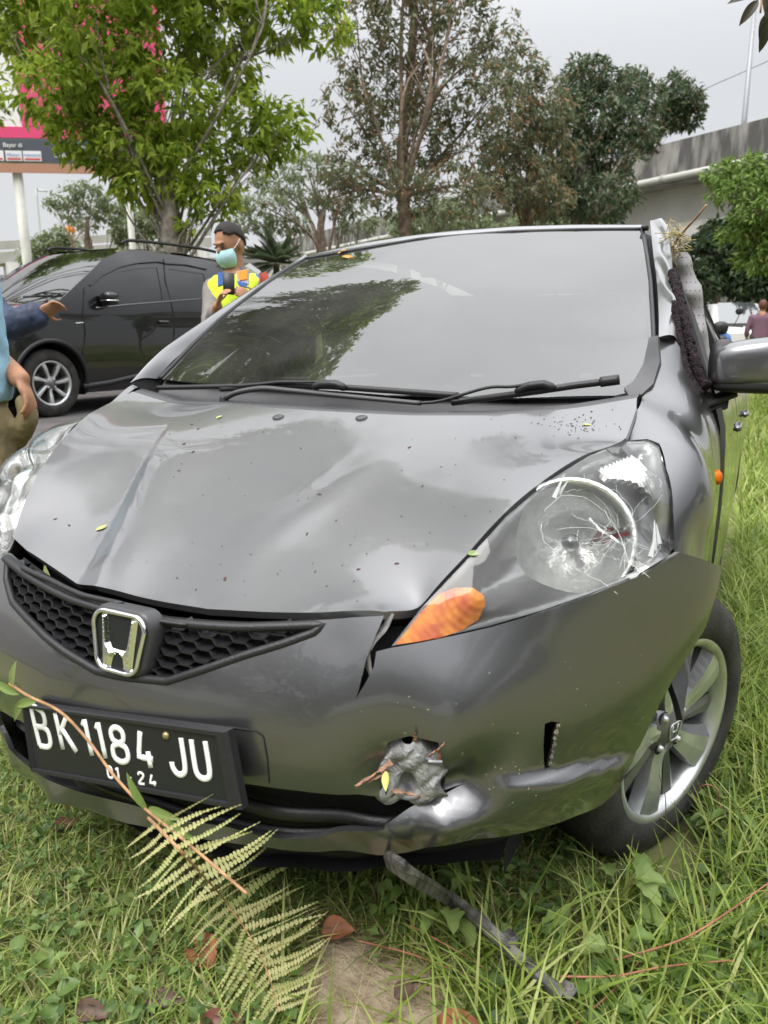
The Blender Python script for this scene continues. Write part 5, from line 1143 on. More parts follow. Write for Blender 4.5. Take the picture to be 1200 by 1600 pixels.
bquad('bottom_beam', -160, 265, zbot-.24, zbot-.03, .06, BCOP); bquad('slate_strip', -158, 263, zbot, zbot+34*u_, .03, BGREY); bquad('pink_strip', -158, 263, zbot+36*u_, zbot+52*u_, .03, BPINK)
bquad('pink_panel', 38, 263, zbot+53*u_, zbot+7, .03, BPINK)
def btext(txt, px, dz, h, mat, d=.065):
    cu = bpy.data.curves.new('lettering', 'FONT'); cu.body = txt; cu.size = h; cu.extrude = .002; cu.materials.append(mat); tmp = link('tmp', cu); dg = bpy.context.evaluated_depsgraph_get(); me = bpy.data.meshes.new_from_object(tmp.evaluated_get(dg)); bpy.data.objects.remove(tmp)
    me.materials.clear(); me.materials.append(mat); o = link('lettering', me, bb)
    p = l0+bx*wid*((px+160)/425); p = A(p[0], p[1], zbot+dz)+bn_*d-bo
    o.matrix_local = Matrix([[bx[0], 0, bn_[0], p[0]], [bx[1], 0, bn_[1], p[1]], [bx[2], 1, bn_[2], p[2]], [0, 0, 0, 1]]); return o
TXW = material('text_white', (.85, .85, .85), .5); TXB = material('text_blue', (.05, .16, .5), .5); TXR = material('text_red', (.65, .04, .05), .5); TXK = material('text_black', (.02, .02, .03), .5)
btext('Bayar di', 6, 22*u_, 9*u_, TXW); btext('Outlet Lainnya', 83, 8*u_, 9*u_, TXW); btext('Gerai Resmi', 94, 22*u_, 8*u_, TXW)
for x0, x1, tx, m in ((-20, 5, 'mart', TXR), (8, 33, 'Alfamart', TXB), (35, 63, 'Indomaret', TXB)):
    bquad('logo_card', x0, x1, zbot+2*u_, zbot+17*u_, .045, BWHT); btext(tx, x0+1.5, 9*u_, 6.*u_, m, .07); bquad('logo_bar', x0+2, x1-2, zbot+4*u_, zbot+6*u_, .055, TXR)
for k in range(7): btext('iii iiii ii', -20, (70+k*9)*u_, 6*u_, TXK) if False else None
for x, w in ((19, .16), (192, .11)):
    p = l0+bx*wid*((x+160)/425)-bn_*.15-bo; MB().tube([A(p[0], p[1], -.3), A(p[0], p[1], zbot-bo[2]-.02)], w*.75, 14).build('post', material('painted_post', (.55, .55, .50), .5, var=.1, vscale=3), bb)
q = at(63, 378, 40); tag(MB().tube(spl([A(q[0], q[1], 0), at(58, 310, 40), at(61, 299, 40), at(74, 299, 40)], 20), .05, 6).build('street_lamp', material('lamp_steel', (.45, .46, .46), .5)), 'faint thin street lamp with bent arm beside the billboard post', 'street lamp')
q = at(100, 375, 40); tag(MB().tube([A(q[0], q[1], 0), at(99, 340, 40)], .06, 6).build('thin_pole', material('pole_steel', (.4, .4, .4), .5)), 'short thin pole beside the layered pale tree', 'pole')
q = at(110, 360, 45); sg_ = thing('warning_sign', 'tiny orange road sign on the far overpass', 'sign', (q[0], q[1], 0)); MB().tube([A(0, 0, 0), A(0, 0, q[2]-.1)], .05, 6).build('post', CONCL, sg_); MB().lathe([(0, .03), (.28, .02), (.29, -.02), (0, -.02)], (0, 0, q[2]), unit(CAM-q), 20).build('disc', material('sign_orange', (.7, .25, .05), .5), sg_)
# white wall behind the policeman
wa, wb_ = at(370, 405, 30), at(560, 402, 30); d_ = unit((wb_-wa)*A(1, 1, 0)); n_ = A(-d_[1], d_[0], 0); wo = A(wa[0], wa[1], 0); wl_ = thing('white_wall', 'low white wall far behind the palm bush', 'wall', wo)
zg_ = wa[2]-.9; V = [];
for p in (wa-d_*4, wb_+d_*10):
    for o_, z in ((0, zg_-.6), (.3, zg_-.6), (.3, zg_+.72), (0, zg_+.72)): V.append(A(p[0], p[1], z)+n_*o_-wo)
mesh('wall_body', V, [(0, 1, 2, 3), (7, 6, 5, 4), (0, 4, 5, 1), (1, 5, 6, 2), (2, 6, 7, 3), (3, 7, 4, 0)], material('white_wall_paint', (.68, .67, .65), .7, var=.08, vscale=1.5), wl_, False)
V = [];
for p in (wa-d_*4, wb_+d_*10):
    for o_, z in ((-.08, zg_+.725), (.38, zg_+.725), (.38, zg_+.95), (-.08, zg_+.95)): V.append(A(p[0], p[1], z)+n_*o_-wo)
mesh('wall_coping', V, [(0, 1, 2, 3), (7, 6, 5, 4), (0, 4, 5, 1), (1, 5, 6, 2), (2, 6, 7, 3), (3, 7, 4, 0)], material('grey_coping', (.22, .22, .22), .8), wl_, False)

# trees behind the photographer, mirrored in the bumper
rg = np.random.default_rng(33); C = []
for k in range(44):
    x = -16+k*.75+rg.normal(0, .4); y = -10+rg.normal(0, 1.2)-.02*(x-2)**2*0; h = rg.uniform(1.2, 5.5); m = 420; u = rdir(m, rg)*rg.uniform(.5, 1.05, (m, 1)); C.append(A(x, y, h)+u*A(1.5, 1.4, 1.3))
for k in range(34):
    t = k/33; x = 17+4*math.sin(t*2.2)+rg.normal(0, .6); y = -8+t*26; m = 420; u = rdir(m, rg)*rg.uniform(.5, 1.05, (m, 1)); C.append(A(x, y, rg.uniform(1., 5.))+u*A(1.5, 1.5, 1.3))
C = np.concatenate(C); C = C[C[:, 2] > .0]; o = leaf_mesh('treeline', C, rdir(len(C), rg), rdir(len(C), rg), .34, .2, LG6, None); tag(o, 'dense green thicket around the field behind and right of the camera', 'thicket', kind='stuff')
# ================================================================== people and a scooter
SKIN = material('brown_skin', (.40, .205, .12), .55, var=.15, vscale=18, spec=.4); HAIR = material('short_dark_hair', (.02, .017, .015), .7, bump=.8, bscale=160)
def ellip(c, r, ax=None, n=20, m=12):
    u = np.linspace(0, 2*np.pi, n, endpoint=False); v = np.linspace(-np.pi/2, np.pi/2, m)[1:-1]; U, Vv = np.meshgrid(u, v)
    P = np.stack([np.cos(Vv)*np.cos(U)*r[0], np.cos(Vv)*np.sin(U)*r[1], np.sin(Vv)*r[2]], -1).reshape(-1, 3); P = np.r_[P, [(0, 0, -r[2])], [(0, 0, r[2])]]
    if ax is not None: P = P @ np.asarray(ax)
    k = m-2; F = [(i*n+j, i*n+(j+1) % n, (i+1)*n+(j+1) % n, (i+1)*n+j) for i in range(k-1) for j in range(n)]
    F += [(k*n, (j+1) % n, j) for j in range(n)]+[((k-1)*n+j, (k-1)*n+(j+1) % n, k*n+1) for j in range(n)]
    return P+np.asarray(c), F
def limb(mb, pts, rad, n=12):
    P = spl(pts, 22); r = np.interp(np.linspace(0, 1, 22), np.linspace(0, 1, len(rad)), rad); mb.tube(P, r, n)
    for i in (0, -1): mb.add(*ellip(P[i], (r[i],)*3))
def fuse(mb, name, mat, parent, voxel=.008, smooth=5, noise=0.):
    o = mb.build(name, mat, parent); m = o.modifiers.new('fuse', 'REMESH'); m.mode = 'VOXEL'; m.voxel_size = voxel; m.use_smooth_shade = True
    s = o.modifiers.new('smooth', 'SMOOTH'); s.factor = .5; s.iterations = smooth
    if noise:
        tx = bpy.data.textures.new(name+'_folds', 'CLOUDS'); tx.noise_scale = .09; d = o.modifiers.new('folds', 'DISPLACE'); d.texture = tx; d.strength = noise; d.mid_level = .5
    return o
def hand(mb, wrist, d, palm_n, curl=1.0, L=.18, thumb=1, spread=.0):
    """palm plus four bent fingers and a thumb; d points along the hand, palm_n out of the palm"""
    d = unit(d); n = unit(np.asarray(palm_n)-d*(np.asarray(palm_n)@d)); s = np.cross(d, n)*thumb
    pc_ = wrist+d*L*.26; mb.add(*ellip(pc_, (L*.27, L*.22, L*.085), np.stack([d, s, n])))
    for k, (o_, ln) in enumerate(((.16, .40), (.055, .45), (-.05, .42), (-.15, .33))):
        b = wrist+d*L*.44+s*L*o_; a = .35*curl; p = [b]; dd = d.copy(); seg = L*ln/3
        for j in range(3):
            dd = unit(dd*math.cos(a)+n*math.sin(a)); b = b+dd*seg*(1.1-.1*j); p.append(b); a = .75*curl
        limb(mb, p, [L*.050, L*.046, L*.042, L*.034], 8)
    b = wrist+d*L*.14+s*L*.17; t1 = b+unit(d*.55+s*.75+n*.35)*L*.2; t2 = t1+unit(d*.9+s*.15+n*.45)*L*.17; limb(mb, [b, t1, t2], [L*.062, L*.056, L*.04], 8)
def person_axes(face_r, face_c):
    f = unit((M_WLD[0]*face_r-M_WLD[2]*face_c)*A(1, 1, 0)); return f, np.cross(f, A(0, 0, 1))      # facing direction, and the person's right
def head(mb, c, f, rt, sc=1.):
    z = unit(np.cross(rt, f)); axs = np.stack([f, rt, z])
    mb.add(*ellip(c+z*.012*sc, (.098*sc, .078*sc, .112*sc), axs, 28, 18)); mb.add(*ellip(c+f*.022*sc-z*.062*sc, (.070*sc, .060*sc, .062*sc), axs)); mb.add(*ellip(c+f*.098*sc-z*.022*sc, (.020*sc, .015*sc, .024*sc), axs)); mb.add(*ellip(c+f*.090*sc+z*.022*sc, (.018*sc, .045*sc, .012*sc), axs))
    for s in (-1, 1): mb.add(*ellip(c+rt*s*.079*sc-f*.005*sc-z*.012*sc, (.020*sc, .010*sc, .032*sc), axs))
    mb.add(*ellip(c+f*.085*sc-z*.072*sc, (.018*sc, .028*sc, .010*sc), axs)); return z
def hair_cap(c, f, rt, z, par, sc=1., cut=.02, mat=None):
    v, F = ellip((0, 0, 0), (.103*sc, .084*sc, .117*sc), None, 40, 28); keep = v[:, 2]*1.0-v[:, 0]*.75+.012*np.sin(v[:, 1]*90) > cut*sc; keep &= ~((v[:, 0] > -.02*sc) & (v[:, 2] < .045*sc) & (np.abs(v[:, 1]) > .07*sc) & (v[:, 0] > .0))
    F = [q for q in F if all(keep[list(q)])]; P = c+z*.012*sc+v @ np.stack([f, rt, z]); o = mesh('hair', P, F, mat or HAIR, par); m = o.modifiers.new('thickness', 'SOLIDIFY'); m.thickness = .008; m.offset = 0; return o
def torso_loft(mb, c_bot, rows, f, rt):
    """rows: (z, half width, half depth, forward shift, sideways shift)"""
    t = np.linspace(0, 2*np.pi, 28, endpoint=False); V = []
    for z, w, d, sh, sl in rows:
        cx = np.sign(np.cos(t))*np.abs(np.cos(t))**.8; sy = np.sign(np.sin(t))*np.abs(np.sin(t))**.9
        V.append(c_bot+A(0, 0, z)+rt*(cx*w+sl)[:, None]+f*(sy*d+sh)[:, None])
    n = 28; V = np.concatenate(V); k = len(rows); mb.add(V, [(i*n+j, i*n+(j+1) % n, (i+1)*n+(j+1) % n, (i+1)*n+j) for i in range(k-1) for j in range(n)]+[tuple(range(n-1, -1, -1)), tuple(range((k-1)*n, k*n))])
def legs(mb, hipc, f, rt, z0, w=.10, r=(.088, .075, .06), fw=0.):
    for s in (-1, 1):
        h = hipc+rt*s*w; k = h*A(1, 1, 0)+A(0, 0, z0+.48)+f*.02+rt*s*.02; a = h*A(1, 1, 0)+A(0, 0, z0+.07)-f*.02+rt*s*.04; limb(mb, [h, k, a], r)
def shoes(par, hipc, f, rt, z0, w, mat):
    for s in (-1, 1):
        c = hipc*A(1, 1, 0)+rt*s*(w+.04)+A(0, 0, z0+.045)+f*.05; mb = MB(); mb.add(*ellip(c, (.13, .048, .045), np.stack([f, rt, A(0, 0, 1)]))); mb.build('shoe', mat, par)
SHOE = material('dark_shoe', (.03, .025, .02), .5)
# ---- policeman
PD = 4.6; f, rt = person_axes(-.62, .78); q = lambda x, y, d=0.: at(x, y, PD+d)
hc = q(360, 381); B = hc.copy(); B[2] = H_ground(B[0], B[1]); g0 = B[2]; pol = thing('person', 'man in yellow hi-vis vest and face mask holding a phone behind the hatchback', 'person', B); L0 = B
S = lambda p: np.asarray(p)-L0
tilt = unit(f+A(0, 0, -.32)); zt2 = unit(np.cross(rt, tilt))
mb = MB(); head(mb, S(hc), tilt, rt)
nk = S(hc)-A(0, 0, .12)-f*.02; limb(mb, [nk+A(0, 0, .03), nk-A(0, 0, .09)-f*.015], [.056, .060]); chest = nk-A(0, 0, .30)-f*.03
limb(mb, [nk-A(0, 0, .1), chest, chest-A(0, 0, .3)], [.09, .12, .11])
ft, rtt = person_axes(-.30, .95); bt = nk-A(0, 0, .63)-f*.02; shR, shL = bt+A(0, 0, .50)+rtt*.175, bt+A(0, 0, .50)-rtt*.185; elR, elL = S(q(329, 508, -.10)), S(q(432, 505, -.05)); wrR, wrL = S(q(340, 478, -.30)), S(q(399, 470, -.27))
limb(mb, [shR, elR, wrR], [.05, .042, .028]); limb(mb, [shL, elL, wrL], [.05, .042, .028])
phc = S(q(357, 444, -.36)); hand(mb, wrR, S(q(347, 452, -.37))-wrR, M_WLD[0]*1.-M_WLD[2]*.2, 1.0, .165, 1); hand(mb, wrL, S(q(371, 452, -.36))-wrL, -M_WLD[0]*.4+M_WLD[2]*.6, .7, .165, -1)
hip = A(0, 0, .86)+S(A(chest[0]+L0[0], chest[1]+L0[1], L0[2])); legs(mb, hip, f, rt, 0)
fuse(mb, 'body', SKIN, pol, .006, 3)
hair_cap(S(hc), tilt, rt, zt2, pol, 1., .012)
EYE = material('dark_eye', (.02, .012, .01), .2)
for s in (-1, 1):
    e = S(hc)+tilt*.091+rt*s*.032+zt2*.0; MB().add(*ellip(e, (.008, .014, .006), np.stack([tilt, rt, zt2]))).build('eye', EYE, pol); MB().tube(spl([e+zt2*.020-rt*.018+tilt*.002, e+zt2*.026+tilt*.004, e+zt2*.020+rt*.018-tilt*.002], 8), .0038, 6).build('eyebrow', HAIR, pol)
MASK = material('pale_blue_mask', (.42, .66, .68), .8, bump=.3, bscale=60)
v, F = ellip((0, 0, 0), (.088, .080, .072), None, 32, 22); keep = (v[:, 0] > .004) & (v[:, 2] < .050); F = [k for k in F if all(keep[list(k)])]; v[:, 2] += .003*np.sin(v[:, 2]*220)*0; o = mesh('face_mask', S(hc)+tilt*.032-zt2*.066+v @ np.stack([tilt, rt, zt2]), F, MASK, pol); m_ = o.modifiers.new('thickness', 'SOLIDIFY'); m_.thickness = .003
for s in (-1, 1):
    e = S(hc)+rt*s*.086-tilt*.012; MB().tube(spl([S(hc)+tilt*.055+rt*s*.074-zt2*.028, S(hc)+tilt*.015+rt*s*.086-zt2*.0, e+zt2*.022], 10), .0022, 5).build('mask_strap', WHITE, pol)
SHIRT = material('taupe_uniform_shirt', (.19, .175, .165), .8, var=.1, vscale=20); VEST = material('hivis_yellow', (.62, .80, .03), .65, var=.1, vscale=15); BLUE = material('vest_blue', (.04, .12, .42), .6); GREYR = material('reflective_grey', (.42, .43, .45), .4)
rows = [(0, .16, .115, 0, 0), (.16, .165, .12, .01, 0), (.32, .185, .125, .012, 0), (.45, .205, .118, .006, 0), (.53, .19, .095, 0, 0), (.585, .11, .075, -.01, 0), (.60, .07, .062, -.012, 0)]
mb = MB(); torso_loft(mb, bt, [(z, w*.97, d*.97, s1, s2) for z, w, d, s1, s2 in rows], ft, rtt); limb(mb, [shR-A(0, 0, .01), elR, elR*.35+wrR*.65], [.068, .058, .05]); limb(mb, [shL-A(0, 0, .01), elL, elL*.35+wrL*.65], [.070, .058, .05]); fuse(mb, 'uniform_shirt', SHIRT, pol, .01, 4, .012)
mb = MB(); torso_loft(mb, bt, [(z, w+.008, d+.016, s1, s2) for z, w, d, s1, s2 in rows[:5]]+[(.57, .15, .092, -.004, 0)], ft, rtt); vest = fuse(mb, 'hivis_vest', VEST, pol, .008, 3, .008)
mb = MB(); limb(mb, [nk-A(0, 0, .055)-f*.02, nk-A(0, 0, .075)-f*.02], [.070, .078]); fuse(mb, 'collar', SHIRT, pol, .006, 2)
def patch3(name, pts, mat, dd, par, th=.004):
    """flat badge sewn on the clothing: pixel outline laid on the vest's front"""
    P = np.array([S(q(x, y, dd)) for x, y in pts]); n_ = unit(-M_WLD[2]); V = np.r_[P, P-n_*th*6]; k = len(P); mesh(name, V, [tuple(range(k))]+[(i, (i+1) % k, k+(i+1) % k, k+i) for i in range(k)], mat, par, False)
patch3('vest_badge', [(371, 424), (387, 421), (386, 436), (374, 438)], material('badge_orange', (.80, .30, .02), .6), -.165, pol); patch3('badge_backing', [(369, 424), (389, 420), (388, 444), (371, 440)], GREYR, -.160, pol)
patch3('vest_blue_patch', [(370, 439), (385, 442), (385, 449), (372, 445)], BLUE, -.166, pol); patch3('vest_blue_patch', [(340, 426), (347, 425), (348, 444), (340, 447)], BLUE, -.185, pol)
patch3('reflective_band', [(383, 415), (390, 411), (408, 424), (404, 429)], GREYR, -.145, pol)
mb = MB(); limb(mb, [shL+A(0, 0, .03)+rtt*.03, shL-rtt*.03-A(0, 0, .03)], [.050, .062]); fuse(mb, 'blue_shoulder', BLUE, pol, .008, 3)
patch3('sleeve_badge', [(406, 428), (416, 424), (420, 434), (413, 444), (406, 440)], material('badge_red', (.45, .06, .03), .6), -.085, pol)
MB().box(S(q(357.5, 443, -.345)), (.066, .010, .125), np.stack([M_WLD[0], -M_WLD[2]*1., np.cross(M_WLD[0], -M_WLD[2])], 1)*A(1, 1, -1) if False else np.stack([unit(M_WLD[0]+A(0, 0, -.1)), unit(-M_WLD[2]), unit(np.cross(M_WLD[0], -M_WLD[2]))], 1), bev=.006).build('smartphone', PLATE)
ph = bpy.data.objects['smartphone']; ph.location = Vector(L0); tag(ph, 'black smartphone held by the man in the yellow vest', 'phone')
TRS = material('dark_uniform_trousers', (.05, .045, .04), .8); mb = MB(); legs(mb, hip, f, rt, 0, .10, (.105, .085, .072)); torso_loft(mb, hip-A(0, 0, .06), [(0, .15, .11, 0, 0), (.16, .16, .115, 0, 0)], f, rt); fuse(mb, 'trousers', TRS, pol, .012, 4); shoes(pol, hip, f, rt, 0, .10, SHOE)

# ---- man in the light blue shirt, cut by the left frame edge
PD = 2.42; f, rt = person_axes(.55, -.8); q = lambda x, y, d=0.: at(x, y, PD+d)
tc2 = q(-84, 540); B = tc2.copy(); B[2] = H_ground(B[0], B[1]); man = thing('person', 'man in light blue shirt and khaki trousers with a hand in his pocket', 'person', B); L0 = B
waist = S(q(-70, 622)); zw = waist[2]; bt = A(waist[0], waist[1], zw-.10)
hc = bt+A(0, 0, .72)+f*.03; mb = MB(); zz = head(mb, hc, f, rt); limb(mb, [hc-A(0, 0, .08)-f*.02, hc-A(0, 0, .20)-f*.03], [.056, .06])
limb(mb, [bt+A(0, 0, .5), bt+A(0, 0, .2)], [.10, .11]); sh1, el1, wr1 = S(q(-52, 405, .05)), S(q(-22, 535, .10)), S(q(31, 592, -.05))
sh2, el2, wr2 = bt+A(0, 0, .48)-M_WLD[0]*.21, bt+A(0, 0, .20)-M_WLD[0]*.26, bt-A(0, 0, .02)-M_WLD[0]*.24+f*.05
limb(mb, [sh1, el1, wr1], [.05, .043, .031]); limb(mb, [sh2, el2, wr2], [.05, .043, .031]); hand(mb, wr1, S(q(50, 632, -.06))-wr1, -M_WLD[0]*.8-A(0, 0, .2), .85, .17, 1); hand(mb, wr2, A(0, 0, -1), M_WLD[0], .5, .17, -1)
hip = bt+A(0, 0, .02); legs(mb, hip, f, rt, 0); fuse(mb, 'body', SKIN, man, .007, 3); hair_cap(hc, f, rt, zz, man)
BSH = material('light_blue_shirt', (.30, .52, .66), .8, var=.1, vscale=10, bump=.3, bscale=40); KH = material('khaki_trousers', (.27, .215, .115), .85, var=.15, vscale=14, bump=.4, bscale=50)
mb = MB(); torso_loft(mb, bt, [(.085, .195, .145, 0, 0), (.12, .205, .15, 0, 0), (.25, .20, .145, .01, 0), (.42, .215, .135, 0, 0), (.51, .205, .115, 0, 0), (.575, .12, .09, -.01, 0)], f, rt); limb(mb, [sh1+A(0, 0, .02), sh1*.45+el1*.55], [.09, .08]); limb(mb, [sh2+A(0, 0, .02), sh2*.45+el2*.55], [.09, .08]); fuse(mb, 'shirt', BSH, man, .009, 4, .02)
mb = MB(); legs(mb, hip, f, rt, 0, .095, (.120, .095, .08)); torso_loft(mb, hip-A(0, 0, .10), [(0, .165, .125, 0, 0), (.13, .185, .135, 0, 0), (.19, .185, .135, 0, 0)], f, rt); limb(mb, [S(q(38, 630, -.04)), S(q(42, 655, -.03)), S(q(30, 690, .02))], [.03, .035, .02]); fuse(mb, 'trousers', KH, man, .009, 3, .028); shoes(man, hip, f, rt, 0, .095, SHOE)
mb = MB(); torso_loft(mb, hip+A(0, 0, .085), [(0, .189, .139, 0, 0), (.03, .189, .139, 0, 0)], f, rt); mb.build('belt', SHOE, man)

# ---- man in the navy jacket, mostly outside the frame
PD = 3.4; f, rt = person_axes(.9, -.3); q = lambda x, y, d=0.: at(x, y, PD+d)
B = q(-95, 500, .15); B[2] = H_ground(B[0], B[1]); man2 = thing('person', 'person in a navy jacket reaching out a hand beside the light blue shirt', 'person', B); L0 = B
bt = S(q(-95, 560, .15)); hc = bt+A(0, 0, .66)+f*.03; mb = MB(); zz = head(mb, hc, f, rt); limb(mb, [hc-A(0, 0, .08)-f*.02, hc-A(0, 0, .2)-f*.03], [.056, .06]); limb(mb, [bt+A(0, 0, .5), bt], [.10, .11])
sh1, el1, wr1 = S(q(-55, 425, .05)), S(q(5, 505, .02)), S(q(62, 493, -.05)); limb(mb, [sh1, el1, wr1], [.05, .042, .030]); hand(mb, wr1, S(q(85, 478, -.06))-wr1, A(0, 0, -.6)-M_WLD[2]*.5, .75, .165, 1)
sh2, el2 = bt+A(0, 0, .46)-f*.05+rt*.0-M_WLD[0]*.2, bt+A(0, 0, .2)-M_WLD[0]*.25; limb(mb, [sh2, el2, el2-A(0, 0, .25)], [.05, .042, .03]); hand(mb, el2-A(0, 0, .25), A(0, 0, -1), M_WLD[0], .5, .165, -1)
hip = bt*A(1, 1, 0)+A(0, 0, .86); legs(mb, hip, f, rt, 0); limb(mb, [bt, hip], [.11, .11]); fuse(mb, 'body', SKIN, man2, .008, 3); hair_cap(hc, f, rt, zz, man2)
NAVY = material('navy_jacket', (.03, .042, .085), .6, var=.2, vscale=14, bump=.3, bscale=50); mb = MB(); torso_loft(mb, hip, [(0, .17, .13, 0, 0), (bt[2]-hip[2]+.2, .19, .13, 0, 0), (bt[2]-hip[2]+.45, .2, .12, 0, 0), (bt[2]-hip[2]+.56, .1, .08, 0, 0)], f, rt)
limb(mb, [sh1, el1, S(q(56, 495, -.04))], [.085, .085, .062]); limb(mb, [sh2, el2, el2-A(0, 0, .2)], [.08, .07, .055]); fuse(mb, 'jacket', NAVY, man2, .009, 3, .03)
mb = MB(); legs(mb, hip, f, rt, 0, .095, (.11, .09, .075)); fuse(mb, 'trousers', TRS, man2, .012, 3); shoes(man2, hip, f, rt, 0, .095, SHOE)

# ---- person at the right edge
PD = 16; f, rt = person_axes(.3, -.9); q = lambda x, y, d=0.: at(x, y, PD+d)
hc_ = q(1192, 478); B = hc_.copy(); B[2] = H_ground(B[0], B[1]); wom = thing('person', 'person in a mauve top seen from behind at the frame edge past the mirror', 'person', B); L0 = B; hc = S(hc_); bt = hc-A(0, 0, .70)
mb = MB(); zz = head(mb, hc, f, rt); limb(mb, [hc-A(0, 0, .08), hc-A(0, 0, .2)], [.055, .06]); limb(mb, [bt+A(0, 0, .5), bt], [.1, .11]); arms = []
for s in (-1, 1):
    a_ = bt+A(0, 0, .46)+rt*s*.19; b_ = bt+A(0, 0, .2)+rt*s*.26; c_ = bt+A(0, 0, -.02)+rt*s*.24+f*.08; limb(mb, [a_, b_, c_], [.048, .04, .03]); hand(mb, c_, A(0, 0, -1), -rt*s, .5, .16, s); arms.append((a_, b_, c_))
hip = bt+A(0, 0, .04); legs(mb, hip, f, rt, 0); fuse(mb, 'body', SKIN, wom, .014, 3); hair_cap(hc, f, rt, zz, wom, 1.02, -.03, material('reddish_brown_hair', (.10, .035, .02), .6))
mb = MB(); torso_loft(mb, bt, [(0, .18, .13, 0, 0), (.25, .17, .12, 0, 0), (.45, .195, .115, 0, 0), (.56, .09, .07, 0, 0)], f, rt); [limb(mb, [a_, b_, b_*.5+c_*.5], [.07, .06, .05]) for a_, b_, c_ in arms]; fuse(mb, 'top', material('mauve_top', (.16, .085, .12), .8), wom, .016, 3); mb = MB(); legs(mb, hip, f, rt, 0, .1, (.11, .09, .07)); fuse(mb, 'trousers', TRS, wom, .02, 3); shoes(wom, hip, f, rt, 0, .1, SHOE)

# ---- scooter
PD = 12.; B = at(1122, 540, PD); z0 = H_ground(B[0], B[1]); yw2 = math.atan2(-M_WLD[2][0], M_WLD[2][1])+2.7; c, s = math.cos(yw2), math.sin(yw2); sco = thing('scooter', 'blue and white scooter with round mirror standing past the pillar', 'scooter', (B[0], B[1], z0), rot=[[c, -s, 0], [s, c, 0], [0, 0, 1]])
BLS = material('scooter_blue', (.04, .16, .5), .3, coat=1)
for y in (-.62, .62): w_ = link('wheel', None, sco); MB().lathe([(.20, .03), (.26, .035), (.28, 0), (.26, -.035), (.20, -.03)], (0, y, .28), (1, 0, 0), 24).build('tyre', RUBBER, w_); MB().lathe([(.0, .02), (.06, .03), (.2, .015)], (0, y, .28), (1, 0, 0), 20).build('rim', ALLOY, w_)
MB().tube(spl([A(0, -.62, .3), A(0, -.48, .6), A(0, -.40, .98)], 10), .03, 8).build('fork', ALLOYD, sco); MB().tube(spl([A(-.33, -.30, 1.0), A(-.12, -.38, 1.02), A(.12, -.38, 1.02), A(.33, -.30, 1.0)], 16), .014, 8).build('handlebar', BLACK, sco)
g = sup(A(0, -.44, .98), (.12, .10, .11), .8, 20, 12); grid('headlamp_cowl', g, BLACK, sco, closed_u=True); g = sup(A(0, -.46, .68), (.19, .08, .25), .7, 20, 12); grid('leg_shield', g, BLS, sco, closed_u=True); g = sup(A(0, .25, .62), (.15, .45, .17), .7, 20, 12); grid('rear_body', g, BLS, sco, closed_u=True); g = sup(A(0, .2, .80), (.13, .38, .06), .7, 20, 12); grid('seat', g, BLACK, sco, closed_u=True)
MB().box((0, -.12, .32), (.26, .5, .08), bev=.03).build('footboard', BLACK, sco)
for s in (-1, 1):
    MB().tube(spl([A(s*.2, -.36, 1.02), A(s*.24, -.38, 1.12), A(s*.26, -.36, 1.19)], 8), .007, 6).build('mirror_stalk', BLACK, sco); g = sup(A(s*.26, -.36, 1.24), (.06, .018, .055), 1., 18, 12); grid('round_mirror', g, BLACK, sco, closed_u=True)
# ================================================================== grass, weeds, litter
def in_car(P, m=.35):
    q = w2c(P); x, y = np.abs(q[:, 0]), q[:, 1]
    lo = .30+.0*y; body = (x < .74) & (y > m) & (y < 3.6)
    wh = (np.abs(q[:, 0]-.80) < .10) & (np.abs(y-.8) < .17)
    return body | wh
def visible(P, m=520):
    q = wproj(P); d = (P-CAM) @ M_WLD[2]; return (d > .2) & (q[:, 0] > -m) & (q[:, 0] < 1200+m) & (q[:, 1] < 1600+2*m) & (q[:, 1] > 300)
SANDY = material('bare_sandy_soil', (.36, .29, .20), .95, col2=(.24, .185, .12), vscale=22, bump=.8, bscale=90)
SOILC = atz(575, 1580, .02); SOILC2 = atz(530, 1480, .02)
def scatter(x0, x1, y0, y1, dens, rg, soil=True, dmin=0, dmax=99, patch=None, under=.35):
    n = int((x1-x0)*(y1-y0)*dens); x = rg.uniform(x0, x1, n); y = rg.uniform(y0, y1, n); P = np.stack([x, y, H_ground(x, y)], 1)
    d = np.linalg.norm((P-CAM)[:, :2], axis=1); k = visible(P) & ~in_car(P, under) & (d >= dmin) & (d < dmax) & (x > -1.75)
    if soil:
        for c, r in ((SOILC, .16), (SOILC2, .09)):
            e = np.linalg.norm((P-c)[:, :2]*A(1, .8), axis=1); k &= rg.uniform(size=n) < .06+.94*smooth01(e, r*.5, r*1.2)
    if patch is not None: k &= rg.uniform(size=n) < patch(P)
    return P[k]
